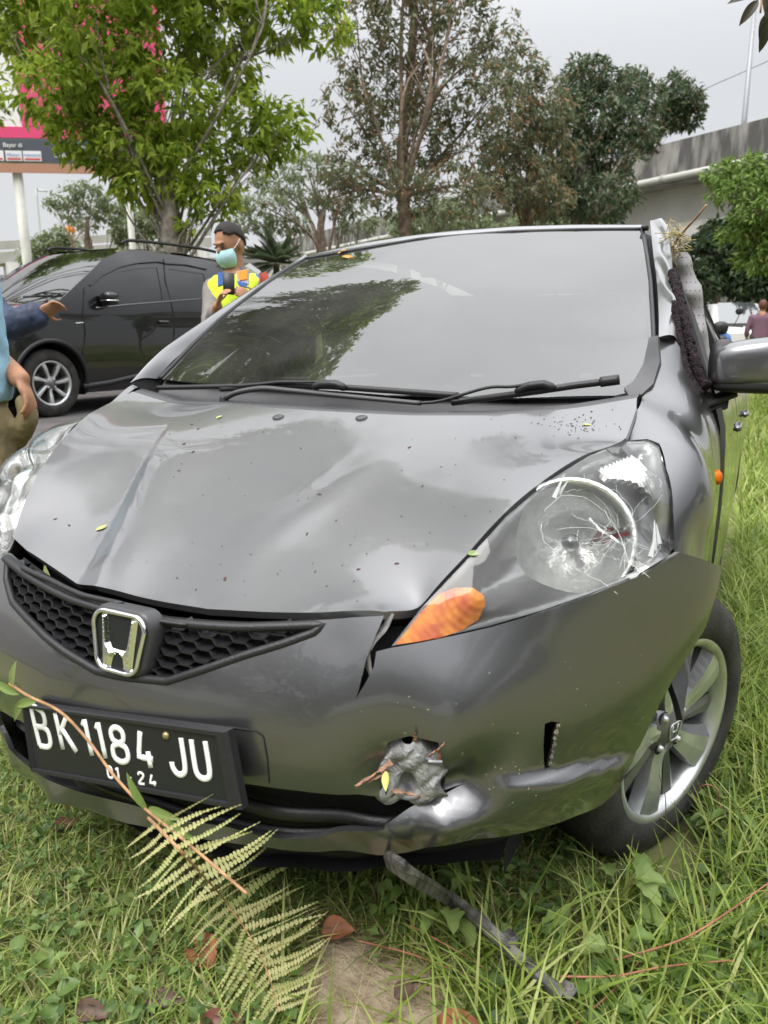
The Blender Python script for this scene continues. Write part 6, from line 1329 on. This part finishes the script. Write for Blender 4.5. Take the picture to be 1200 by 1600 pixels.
def blades(name, P, h, w, lean, mat, rg, curl=.5, seg=3, label=None):
    n = len(P); az = rg.uniform(0, 2*np.pi, n); hh = h*rg.uniform(.45, 1.3, n); ww = w*rg.uniform(.6, 1.3, n); ln = np.clip(rg.normal(lean, .28, n), .02, 1.45); cu = rg.normal(curl, .35, n)
    dx = np.stack([np.cos(az), np.sin(az)], 1); sx = np.stack([-np.sin(az), np.cos(az), np.zeros(n)], 1); V = []
    pos = P.copy(); ang = ln.copy(); tw = rg.normal(0, .5, n)
    for i in range(seg+1):
        t = i/seg; wd = ww*(1-t**1.7)*.5 if i < seg else ww*0
        s2 = sx+np.stack([dx[:, 0]*0, dx[:, 1]*0, np.sin(tw*t)], 1)
        if i < seg: V += [pos-s2*wd[:, None], pos+s2*wd[:, None]]
        else: V += [pos]
        st = hh/seg; pos = pos+np.concatenate([dx*(np.sin(ang)*st)[:, None], (np.cos(ang)*st)[:, None]], 1); ang = ang+cu/seg
    m = 2*seg+1; V = np.stack(V, 1)
    zg = H_ground(V[..., 0], V[..., 1])+.003; V[..., 2] = np.maximum(V[..., 2], zg)
    b = np.arange(n)[:, None]*m
    Q = np.concatenate([b+np.array([2*i, 2*i+1, 2*i+3, 2*i+2]) for i in range(seg-1)]); T = b+np.array([2*seg-2, 2*seg-1, 2*seg])
    o = fast_mesh(name, V.reshape(-1, 3), [Q, T], mat, None, True, 'stuff'); tag(o, label, 'grass'); return o
rg = np.random.default_rng(21)
for c, r, nm in ((SOILC, .15, 'soil_patch'), (SOILC2, .07, 'soil_patch')):
    t = np.linspace(0, 2*np.pi, 40, endpoint=False); rr = np.linspace(0, 1, 9)
    G = np.array([[A(c[0]+k*r*(1+.22*math.sin(3*a+1)+.12*math.sin(7*a))*math.cos(a), c[1]+k*r*1.1*(1+.2*math.sin(2*a)+.1*math.sin(5*a))*math.sin(a), 0) for a in t] for k in rr]); G[..., 2] = H_ground(G[..., 0], G[..., 1])+.004+.014*(1-rr[:, None]**2)+.004*np.sin(G[..., 0]*90)*np.sin(G[..., 1]*80)*(1-rr[:, None]); G[-1, :, 2] -= .012
    tag(grid(nm, G, SANDY, None, closed_v=True), kind='structure')
GR_A = leafy('turf_blades', [(0, (.15, .23, .045)), (.4, (.26, .36, .08)), (.7, (.38, .46, .13)), (.88, (.48, .48, .21)), (1, (.58, .52, .30))], .55, .4)
GR_B = leafy('lush_blades', [(0, (.08, .14, .022)), (.4, (.22, .31, .05)), (.75, (.35, .44, .10)), (1, (.52, .55, .22))], .45, .45)
GR_C = leafy('dry_thatch', [(0, (.20, .14, .075)), (.5, (.33, .25, .13)), (1, (.50, .42, .25))], .7, .3)
GR_D = leafy('ground_cover', [(0, (.06, .11, .03)), (.5, (.11, .18, .05)), (1, (.21, .30, .09))], .4, .35)
rt_ = lambda P: smooth01(P[:, 0], .15, .75)          # taller grass towards the car's left side
P = scatter(-1.7, 2.2, -.95, 1.2, 13500, rg, dmax=2.4, under=1.3, patch=lambda P: 1-.45*rt_(P)); blades('turf_grass', P, .085, .0046, .85, GR_A, rg, .7, 3, 'short messy turf with dry stalks in front of the hatchback')
P = scatter(-1.7, 2.2, -.95, 1.2, 4200, rg, dmax=2.4, soil=False, under=1.3); blades('dry_thatch', P, .10, .0018, 1.25, GR_C, rg, .35, 3, 'dry tan stalks matted between the turf blades')
P = scatter(.1, 2.6, -.95, 2.2, 3800, rg, dmax=2.8, patch=lambda P: rt_(P)); blades('long_grass', P, .20, .0070, .6, GR_B, rg, .9, 4, 'long lush grass blades around the front wheel')
P = scatter(.86, 4.5, .6, 4.6, 3200, rg, dmin=2.0, dmax=5.2); blades('long_grass', P, .21, .0075, .65, GR_B, rg, .9, 4, 'tall yellow green grass beside the car doors')
P = scatter(.86, 7, 2.5, 14, 900, rg, dmin=4.8, dmax=14); blades('field_grass', P, .24, .014, .65, GR_B, rg, .8, 3, 'bright grass field stretching away past the door mirror')
P = scatter(-1.7, 2.2, -.95, 1.2, 560, rg, dmax=2.4, under=1.); n = len(P)
C = []; D = []; N = []; LL = []
for k in range(5):
    d = unit(np.stack([rg.normal(size=n), rg.normal(size=n), rg.uniform(0, .5, n)], 1)); C.append(P+A(0, 0, 1)*rg.uniform(.015, .06, (n, 1))+rg.normal(0, .018, (n, 3))*A(1, 1, .2)); D.append(d); N.append(unit(rg.normal(0, .35, (n, 3))+A(0, 0, 1))); LL.append(rg.uniform(.014, .030, n)*(1+.6*smooth01(P[:, 0], .3, .9)))
LL = np.concatenate(LL); o = leaf_mesh('ground_cover', np.concatenate(C), np.concatenate(D), np.concatenate(N), LL, LL*.62, GR_D, None, .12, .1); tag(o, 'small oval leaves of low weeds among the turf', 'weeds', kind='stuff')

# ---- broad-leaved weeds, each with its leaves
def blade_leaf(L, W, fold=.12, lob=0., n=9, bend=.25):
    t = np.linspace(0, 1, n); w = W*.5*np.sin(np.pi*t**.8)**.8*(1+lob*np.sin(t*np.pi*5)); w[0] = .0008; w[-1] = .0003
    V = []; 
    for ti, wi in zip(t, w):
        z = -bend*L*ti*ti; V += [(-wi, ti*L, z+wi*fold*2), (-wi*.5, ti*L, z+wi*fold*.6), (0, ti*L, z-.0006), (wi*.5, ti*L, z+wi*fold*.6), (wi, ti*L, z+wi*fold*2)]
    F = [(i*5+j, i*5+j+1, (i+1)*5+j+1, (i+1)*5+j) for i in range(n-1) for j in range(4)]
    return np.array(V), F
def leafmesh(name, mat, *a, **k):
    me = bpy.data.meshes.new(name); v, f = blade_leaf(*a, **k); me.from_pydata(v.tolist(), [], f); me.materials.append(mat)
    me.polygons.foreach_set('use_smooth', np.full(len(f), True)); me.update(); return me
W1 = leafy('weed_leaf', [(0, (.10, .17, .04)), (.5, (.16, .25, .06)), (1, (.26, .35, .11))], .4, .35, obj=True)
W2 = leafy('pale_weed_leaf', [(0, (.20, .30, .08)), (1, (.33, .42, .15))], .45, .4, obj=True)
STEMG = material('weed_stem', (.22, .22, .08), .6); STEMR = material('red_stem', (.30, .12, .07), .55, var=.3, vscale=30)
LM = [leafmesh('leaf', W1, .034, .026), leafmesh('leaf', W1, .046, .018), leafmesh('leaf', W2, .046, .034, lob=.22, n=14, fold=.3, bend=.4), leafmesh('leaf', W1, .022, .018)]
def orient(d, nrm):
    y = unit(d); x = unit(np.cross(y, nrm)); z = np.cross(x, y); return Matrix([[x[0], y[0], z[0]], [x[1], y[1], z[1]], [x[2], y[2], z[2]]])
def weed(name, label, px, py, kind, nl, h, spread, seed, stem=STEMG):
    rg = np.random.default_rng(seed); B = atz(px, py, .03); B[2] = H_ground(B[0], B[1]); t = thing(name, label, 'plant', B)
    for k in range(nl):
        a = rg.uniform(0, 6.28); r = spread*rg.uniform(.2, 1); tip = A(r*math.cos(a), r*math.sin(a), h*rg.uniform(.5, 1.1))
        MB().tube(spl([A(0, 0, 0), tip*A(.4, .4, .7), tip], 6), .0012, 5, False).build('stem', stem, t)
        o = link('leaf', LM[kind], t); d = unit(A(math.cos(a), math.sin(a), rg.uniform(-.3, .5))); m = orient(d, unit(A(rg.normal(0, .35), rg.normal(0, .35), 1)-d*.4)).to_4x4(); m.translation = Vector(tip); o.matrix_local = m @ Matrix.Scale(rg.uniform(.75, 1.25), 4)
for a in [('clover_plant', 'low round-leaved weed under the fern frond left of the brown leaf', 215, 1425, 0, 9, .05, .07, 1), ('clover_plant', 'round-leaved weed in the turf below the number plate', 130, 1400, 3, 8, .05, .06, 2),
          ('broadleaf_weed', 'large pale lobed leaves beside the fallen trim strip', 965, 1480, 2, 6, .09, .06, 3), ('broadleaf_weed', 'yellow green lobed weed in the shade under the bumper corner', 965, 1400, 2, 5, .12, .06, 4),
          ('creeping_weed', 'small round leaves close to the upper end of the trim strip', 590, 1395, 3, 10, .09, .06, 5), ('broadleaf_weed', 'dark lobed weed just above the middle of the trim strip', 830, 1455, 2, 6, .07, .07, 6),
          ('creeping_weed', 'trailing weed with pointed leaves beside the front tyre', 1150, 1250, 1, 12, .08, .10, 7), ('creeping_weed', 'leafy weed right of the large pale lobed leaves', 1090, 1430, 0, 10, .08, .09, 8),
          ('creeping_weed', 'pointed-leaved weed at the lower right corner of the frame', 1120, 1570, 1, 10, .07, .08, 9), ('clover_plant', 'round-leaved weed at the lower left corner of the frame', 60, 1560, 0, 9, .05, .07, 10),
          ('creeping_weed', 'leafy weed below the lower end of the trim strip', 930, 1585, 0, 8, .06, .07, 11), ('clover_plant', 'small weed between the brown leaf and the bare soil', 420, 1545, 3, 8, .045, .05, 12),
          ('creeping_weed', 'leafy weed under the centre of the bumper lip', 640, 1375, 1, 9, .12, .07, 13), ('broadleaf_weed', 'lobed weed below the torn bumper bracket', 700, 1430, 2, 5, .10, .06, 14),
          ('creeping_weed', 'weed with pointed leaves in the grass right of the tyre', 1170, 1130, 1, 10, .10, .09, 15), ('clover_plant', 'round-leaved weed in the turf at the left frame edge', 35, 1450, 0, 8, .05, .07, 16)]: weed(*a)

# ---- fallen leaves
DRY = [material('dry_leaf_brown', (.26, .10, .045), .55, var=.35, vscale=30), material('dry_leaf_red', (.16, .05, .04), .5, var=.35, vscale=30), material('dry_leaf_dark', (.10, .06, .045), .6, var=.35, vscale=30)]
def fallen(label, px, py, L, W, ang, mi, tilt=.25, z=.035, curl=.35):
    B = atz(px, py, z); B[2] = H_ground(B[0], B[1])+z; me = leafmesh('fallen_leaf', DRY[mi], L, W, curl, 0, 12, .18); o = link('fallen_leaf', me); d = A(math.cos(ang), math.sin(ang), tilt)
    o.matrix_world = Matrix.Translation(Vector(B-unit(d)*L*.5)) @ orient(d, A(.15, -.35, 1)).to_4x4(); tag(o, label, 'leaf', 'dead leaves on the grass')
for a in [('large curled brown leaf on the turf beside the fern frond', 315, 1475, .085, .055, 2.6, 0), ('brown leaf near the bare soil below the bumper lip', 527, 1440, .06, .045, .4, 0), ('tan leaf lying at the bottom frame edge', 722, 1592, .10, .06, .15, 0),
          ('dark red leaf beside the tip of the fern frond', 345, 1588, .075, .035, .5, 1), ('dark shrivelled leaf in the turf at lower left', 140, 1572, .07, .035, .2, 2), ('small dark leaf on the soil right of the frond tip', 632, 1530, .04, .03, 1., 2), ('brown leaf tucked under the left bumper lip', 100, 1275, .06, .035, .8, 1), ('dark curled leaf in the turf right of the dark shrivelled one', 255, 1555, .07, .03, .3, 2)]: fallen(*a)

# ---- fern frond and its broken stem, leaning on the plate
fern = thing('fern_frond', 'yellowing fern frond with brown stem leaning on the number plate', 'frond', c2w(cY(430, 1530, -.42)*A(1, 1, 0))); fo3 = np.array(fern.location)
FERN = leafy('fern_pinna', [(0, (.44, .43, .18)), (.6, (.54, .52, .24)), (1, (.38, .42, .15))], .55, .35, obj=True)
def cw(px, py, y): return c2w(cY(px, py, y))
def gnd(px, py, h): P = atz(px, py, h); P = atz(px, py, H_ground(P[0], P[1])+h); return P
stem = spl([cw(15, 1068, -.05), cw(45, 1088, -.055), (cw(95, 1113, -.06)), cw(140, 1160, -.065), cw(175, 1208, -.075), cw(225, 1262, -.10), cw(290, 1315, -.15), cw(385, 1396, -.22)], 60)
MB().tube(stem-fo3, np.linspace(.0028, .0018, 60), 6).build('broken_stem', TWIG, fern)
rach = spl([cw(232, 1278, -.11), cw(290, 1338, -.16), gnd(345, 1400, .12), gnd(390, 1462, .095), gnd(420, 1525, .07), gnd(436, 1582, .05)], 160)
MB().tube(rach-fo3, np.linspace(.0026, .0010, 160), 6).build('rachis', TWIG, fern)
def pinna_mesh(nt=16, sd=0):
    rg = np.random.default_rng(sd)
    V = [(0, 0, 0)]; F = []; t = np.linspace(0, 1, nt+1)
    for i in range(nt):
        w = (.052*(1-t[i]**1.5)+.005)*rg.uniform(.7, 1.25); e = .05*math.sin(t[i]*3)*(sd-1); y0, y1 = t[i], t[i+1]; k = len(V)
        V += [(e, y0, 0), (e-w, y0+.30/nt, .012), (e-w*.8, y0+.85/nt, .014), (e, y1, 0), (e+w*.8, y0+.85/nt, .014), (e+w, y0+.30/nt, .012)]; F += [(k, k+3, k+2, k+1), (k, k+5, k+4, k+3)]
    me = bpy.data.meshes.new('pinna'); V = np.array(V); V[:, 2] -= .12*V[:, 1]**2; me.from_pydata(V.tolist(), [], F); me.materials.append(FERN); me.update(); return me
PM = [pinna_mesh(16, 0), pinna_mesh(18, 1), pinna_mesh(20, 2)]; rt = np.gradient(rach, axis=0); rg = np.random.default_rng(4)
for i in range(26):
    k = int(np.abs(wproj(rach)[:, 1]-(1290+i*288/25)).argmin()); p = rach[k]; tq = unit(rt[k]); u = i/25
    for s in (-1, 1):
        L = (.045+.085*math.sin(math.pi*(.15+.70*u)) if s > 0 else .025+.080*math.sin(math.pi*(.10+.75*u)))*rg.uniform(.85, 1.1)
        d = (M_WLD[0]*.66+A(0, .42, .40) if s > 0 else -M_WLD[0]*.22+A(0, -.62, -.12))+tq*.18+rg.normal(0, .08, 3)
        o = link('pinna', PM[rg.integers(0, 3)], fern); m = orient(unit(d), unit(-M_WLD[2]*.6+A(0, 0, .6)+rg.normal(0, .3, 3))).to_4x4(); m.translation = Vector(p-fo3); o.matrix_local = m @ Matrix.Diagonal((L*rg.uniform(.8, 1.2), L, L*rg.uniform(-.6, 1.6), 1))
LMF = leafmesh('stem_leaf', W2, .062, .015)
for px, py, y, dx, dz in ((40, 1090, -.055, -.6, -.8), (20, 1075, -.05, .3, .7), (60, 1093, -.055, -.9, -.3), (30, 1085, -.05, -.8, .3), (232, 1262, -.10, .9, .1), (230, 1265, -.10, -.3, .7), (255, 1280, -.11, .9, -.1)):
    o = link('stem_leaf', LMF, fern); m = orient(A(dx, -.25, dz), A(.1, -1, .35)).to_4x4(); m.translation = Vector(cw(px, py, y)-fo3); o.matrix_local = m

# ---- torn-off trim strip on the grass
tp = spl([cw(603, 1338, .12), cw(640, 1362, .05), gnd(700, 1400, .115), gnd(760, 1450, .10), gnd(820, 1508, .085), gnd(880, 1560, .07)], 50); to_ = A(*tp.mean(0)[:2], H_ground(*tp.mean(0)[:2])); ts = thing('trim_strip', 'torn black bumper trim strip lying in the grass below the bumper', 'trim strip', to_)
STRIPM = material('scuffed_trim_plastic', (.028, .027, .026), .5, col2=(.16, .15, .135), vscale=35, bump=.3, bscale=200)
tq = unit(np.gradient(tp, axis=0)); sd_ = unit(np.cross(tq, A(0, 0, 1))); wv = np.linspace(.004, .011, 50)[:, None]
sec = [tp-sd_*wv*.9+A(0, 0, .010), tp-sd_*wv*.5+A(0, 0, .013), tp+sd_*wv*.8+A(0, 0, .009), tp+sd_*wv*1.0-A(0, 0, .002), tp+sd_*wv*.7-A(0, 0, .004), tp-sd_*wv*.2-A(0, 0, .022), tp-sd_*wv*.9-A(0, 0, .020)]
grid('strip_body', np.array(sec)-to_, STRIPM, ts, closed_u=True, flip=True, smooth=False)
for k in (26, 41, 49):
    p = tp[k]; mb = MB(); Rm = np.stack([tq[k], sd_[k], A(0, 0, 1)], 1); mb.box(p-to_+sd_[k]*-.012+A(0, 0, .008), (.026, .028, .004), Rm, bev=.001); mb.lathe([(.005, .003), (.008, .004), (.009, .0)], p-to_-sd_[k]*.018+A(0, 0, .008), (0, 0, 1), 12); mb.build('clip_tab', STRIPM, ts)

# ---- thin stems lying about
def stalk(label, pts, r, mat, name='plant_stalk'):
    P = spl([gnd(*q) for q in pts], 40); tag(MB().tube(P, np.linspace(r, r*.5, 40), 5).build(name, mat), label, 'stem', 'fallen stems in the grass')
stalk('long reddish stem from the soil patch towards the trim strip', [(560, 1470, .05), (640, 1490, .04), (720, 1520, .05), (800, 1552, .04)], .0022, STEMR)
stalk('thin orange stem crossing behind the trim strip', [(640, 1445, .06), (700, 1478, .06), (765, 1517, .05)], .0016, STEMR)
stalk('pinkish runner stem ending at the lower tab of the trim strip', [(875, 1526, .08), (960, 1525, .09), (1040, 1510, .09), (1150, 1500, .08)], .0022, STEMR)
stalk('long arching pink stem at the right frame edge', [(960, 1500, .06), (1060, 1470, .12), (1130, 1430, .15), (1200, 1380, .15)], .0024, STEMR)
stalk('curled red tendril beside the front tyre', [(1095, 1268, .05), (1090, 1235, .10), (1105, 1226, .12), (1122, 1236, .10), (1126, 1260, .07), (1150, 1300, .05)], .0020, STEMR)
stalk('straw stalk lying across the turf left of the fern frond', [(200, 1345, .03), (228, 1420, .05), (250, 1480, .03)], .0014, STEMG)
stalk('pale long grass stalk leaning past the wheel', [(1000, 1290, .02), (1035, 1300, .08), (1040, 1250, .20), (1030, 1210, .28)], .0016, STEMG)
stalk('thin twig at the lower right between pale leaves', [(900, 1600, .05), (960, 1545, .06), (1010, 1490, .07)], .0018, STEMR)

# ---- debris on the car
def hood_leaf(label, px, py, L, W, ang, mat, nrm=None, P=None):
    p = on_hood(px, py, .0015) if P is None else P; me = leafmesh('loose_leaf', mat, L, W, .15, 0, 8, .1); o = link('loose_leaf', me); d = A(math.cos(ang), math.sin(ang)*.85, math.sin(ang)*.4)
    m = orient(d @ CAR_ROT.T, CAR_ROT @ (nrm if nrm is not None else Hd.n)).to_4x4(); m.translation = Vector(c2w(p)); o.matrix_world = m; tag(o, label, 'leaf', 'bits of leaf on the car')
YL = material('yellow_green_leaf', (.42, .45, .12), .5); GL = material('green_leaf_bit', (.16, .24, .05), .5); OR = material('orange_dry_leaf', (.55, .25, .05), .55, var=.3, vscale=40)
hood_leaf('yellow green leaf on the bonnet left of the crease', 145, 820, .034, .013, .95, YL); hood_leaf('small yellow leaf near the left wiper', 338, 655, .02, .008, 1.2, YL)
hood_leaf('small green leaf stuck at the headlamp edge', 731, 866, .02, .014, .2, GL); hood_leaf('thin green leaf beside the right wiper', 910, 664, .022, .006, .05, YL)
hood_leaf('orange dry leaf on the far top corner of the windscreen', 533, 392, .09, .03, 1.0, OR, P=on_ws(528, 398, .004)); hood_leaf('second orange leaf lying across the windscreen corner', 545, 400, .07, .022, -.4, OR, P=on_ws(535, 402, .004))
rg = np.random.default_rng(9); mb = MB(); spots = []
for _ in range(70): spots.append((rg.normal(905, 34), rg.normal(662, 9), rg.uniform(.001, .003)))
for _ in range(90): spots.append((rg.uniform(180, 880), rg.uniform(655, 940), rg.uniform(.0008, .0026)))
for q in ((870, 300), ): pass
for x, y in ((300, 664), (310, 671), (288, 695), (302, 707), (280, 737), (815, 775), (840, 762), (480, 835), (352, 905), (560, 889), (400, 945), (500, 775), (105, 815), (85, 808), (470, 700), (660, 760), (640, 700), (620, 880)): spots.append((x, y, rg.uniform(.003, .006)))
hp2 = np.array([(200, 640), (985, 635), (970, 680), (915, 705), (850, 745), (780, 800), (720, 865), (650, 940), (500, 950), (250, 930), (40, 840), (140, 660)])
for x, y, r in spots:
    if not inpoly(np.array([(x, y)]), hp2)[0]: continue
    p = c2w(on_hood(x, y, .0008)); a = rg.uniform(0, 6.28); e1 = CAR_ROT@(A(math.cos(a), math.sin(a), .3*math.sin(a))); e2 = CAR_ROT@(A(-math.sin(a), math.cos(a), .3*math.cos(a))); w = r*rg.uniform(.25, .6); n_ = CAR_ROT@A(0, 0, .0012)
    mb.add([p-e1*r-e2*w, p+e1*r-e2*w*.5, p+e1*r*.8+e2*w, p-e1*r*.7+e2*w*.8, p+n_], [(0, 1, 4), (1, 2, 4), (2, 3, 4), (3, 0, 4)])
tag(mb.build('bark_crumbs', material('bark_crumbs', (.07, .028, .022), .7), None, False), 'scattered dark bark crumbs on the bonnet', 'crumbs', kind='stuff')
for x, y in ((918, 471), (921, 468)): pass
mb = MB(); rg = np.random.default_rng(19)
for _ in range(110):
    x, y = (rg.uniform(560, 1040), rg.uniform(1010, 1290)) if rg.uniform() < .7 else (rg.normal(790, 45), rg.normal(1215, 28))
    if y < 1030+(600-x)*.25+60 or x > 1110-(y-930)*.42: continue
    a2 = hitb(x, y); p, p1, p2 = (c2w(Fb([q], .0008)[0]) for q in (a2, a2+A(.003, 0), a2+A(0, .003))); e1, e2 = unit(p1-p), unit(p2-p); t = rg.uniform(0, 6.28); u1 = e1*math.cos(t)+e2*math.sin(t); u2 = np.cross(u1, np.cross(e1, e2)); r = rg.uniform(.0006, .0022); w = r*rg.uniform(.2, .7)
    mb.add([p-u1*r, p+u2*w, p+u1*r, p-u2*w], [(0, 1, 2, 3)])
tag(mb.build('dirt_flecks', material('pale_dirt', (.33, .31, .17), .9), None, False), 'pale specks of dirt and plant scraps on the bumper', 'dirt', kind='stuff')
# splinters wedged in the torn bumper
tcw = tc_
def splinter(label, a, b, w, mat, name='wood_splinter'):
    P = rs(np.array([c2w(a), c2w((np.array(a)+b)/2+A(.004, -.004, .003)), c2w(b)]), 10); v, f = tubev(P, np.linspace(w, w*.25, 10), 5, flat=.4); v += RNG.normal(0, w*.18, v.shape); tag(MB().add(v, f).build(name, mat, smooth=False), label, 'splinter', 'splinters in the torn bumper')
splinter('long brown splinter poking left from the torn bumper bracket', cY(612, 1190, .10), cY(556, 1228, .06), .006, WOODY); splinter('second brown splinter below the long one', cY(606, 1203, .10), cY(575, 1222, .07), .005, WOODY)
splinter('bark shred on top of the torn bracket', cY(648, 1160, .12), cY(646, 1142, .10), .004, WOODY); splinter('bark shred at the right edge of the torn bracket', cY(686, 1170, .14), cY(684, 1215, .13), .004, WOODY); splinter('bark curl along the lower edge of the torn bracket', cY(615, 1236, .10), cY(660, 1244, .11), .005, WOODY)
splinter('short bark shred at the upper right of the torn bracket', cY(672, 1180, .12), cY(694, 1160, .12), .004, WOODY)
hood_leaf('pale green leaf scrap caught under the torn bracket', 0, 0, .032, .012, -1.2, YL, nrm=A(.2, -1, .2), P=cY(603, 1205, .075))
# twig and straw on the roof corner
P = spl([c2w(cY(*q)) for q in ((1048, 412, 1.55), (1052, 385, 1.58), (1068, 362, 1.55), (1088, 340, 1.50), (1104, 320, 1.48))], 30); tw_ = thing('broken_twig', 'thin bare twig with straw caught on the roof corner', 'twig', P[0]); MB().tube(P-P[0], np.linspace(.0045, .0025, 30), 6).build('stem', TWIG, tw_)
rg = np.random.default_rng(2); mb = MB()
for k in range(46):
    c = c2w(cY(1055+rg.normal(0, 7), 378+rg.normal(0, 12), 1.57+rg.normal(0, .02))); d = rdir(1, rg)[0]*rg.uniform(.02, .05); mb.tube(spl([c-d, c+A(0, 0, .008), c+d], 5)-P[0], .0011, 4, False)
o = mb.build('straw', material('straw', (.36, .30, .13), .7, var=.4, vscale=60), tw_); o['kind'] = 'stuff'
# hanging leaves in the top right corner
hl_ = thing('hanging_twig', 'dark leaves hanging into the top right corner of the view', 'twig', at(1190, -20, 2.2)); h0 = np.array(hl_.location); MB().tube(spl([at(1230, -60, 2.2)-h0, at(1195, -15, 2.2)-h0, at(1188, 20, 2.2)-h0], 10), .003, 5).build('stem', TWIG, hl_)
LMD = leafmesh('leaf', leafy('dark_hanging_leaf', [(0, (.03, .04, .02)), (1, (.07, .05, .03))], .4, .3, obj=True), .075, .03)
for px, py, dx, dz in ((1192, -5, .5, -.9), (1185, 0, -.5, -.6), (1198, 15, .2, -1), (1193, 25, .1, -1), (1200, 35, -.15, -1), (1180, -8, -1, -.1), (1205, 5, .6, -.6)):
    o = link('leaf', LMD, hl_); d = M_WLD[0]*dx+A(0, 0, dz); m = orient(d, -M_WLD[2]+A(0, 0, .4)).to_4x4(); m.translation = Vector(at(px, py, 2.2)-h0); o.matrix_local = m
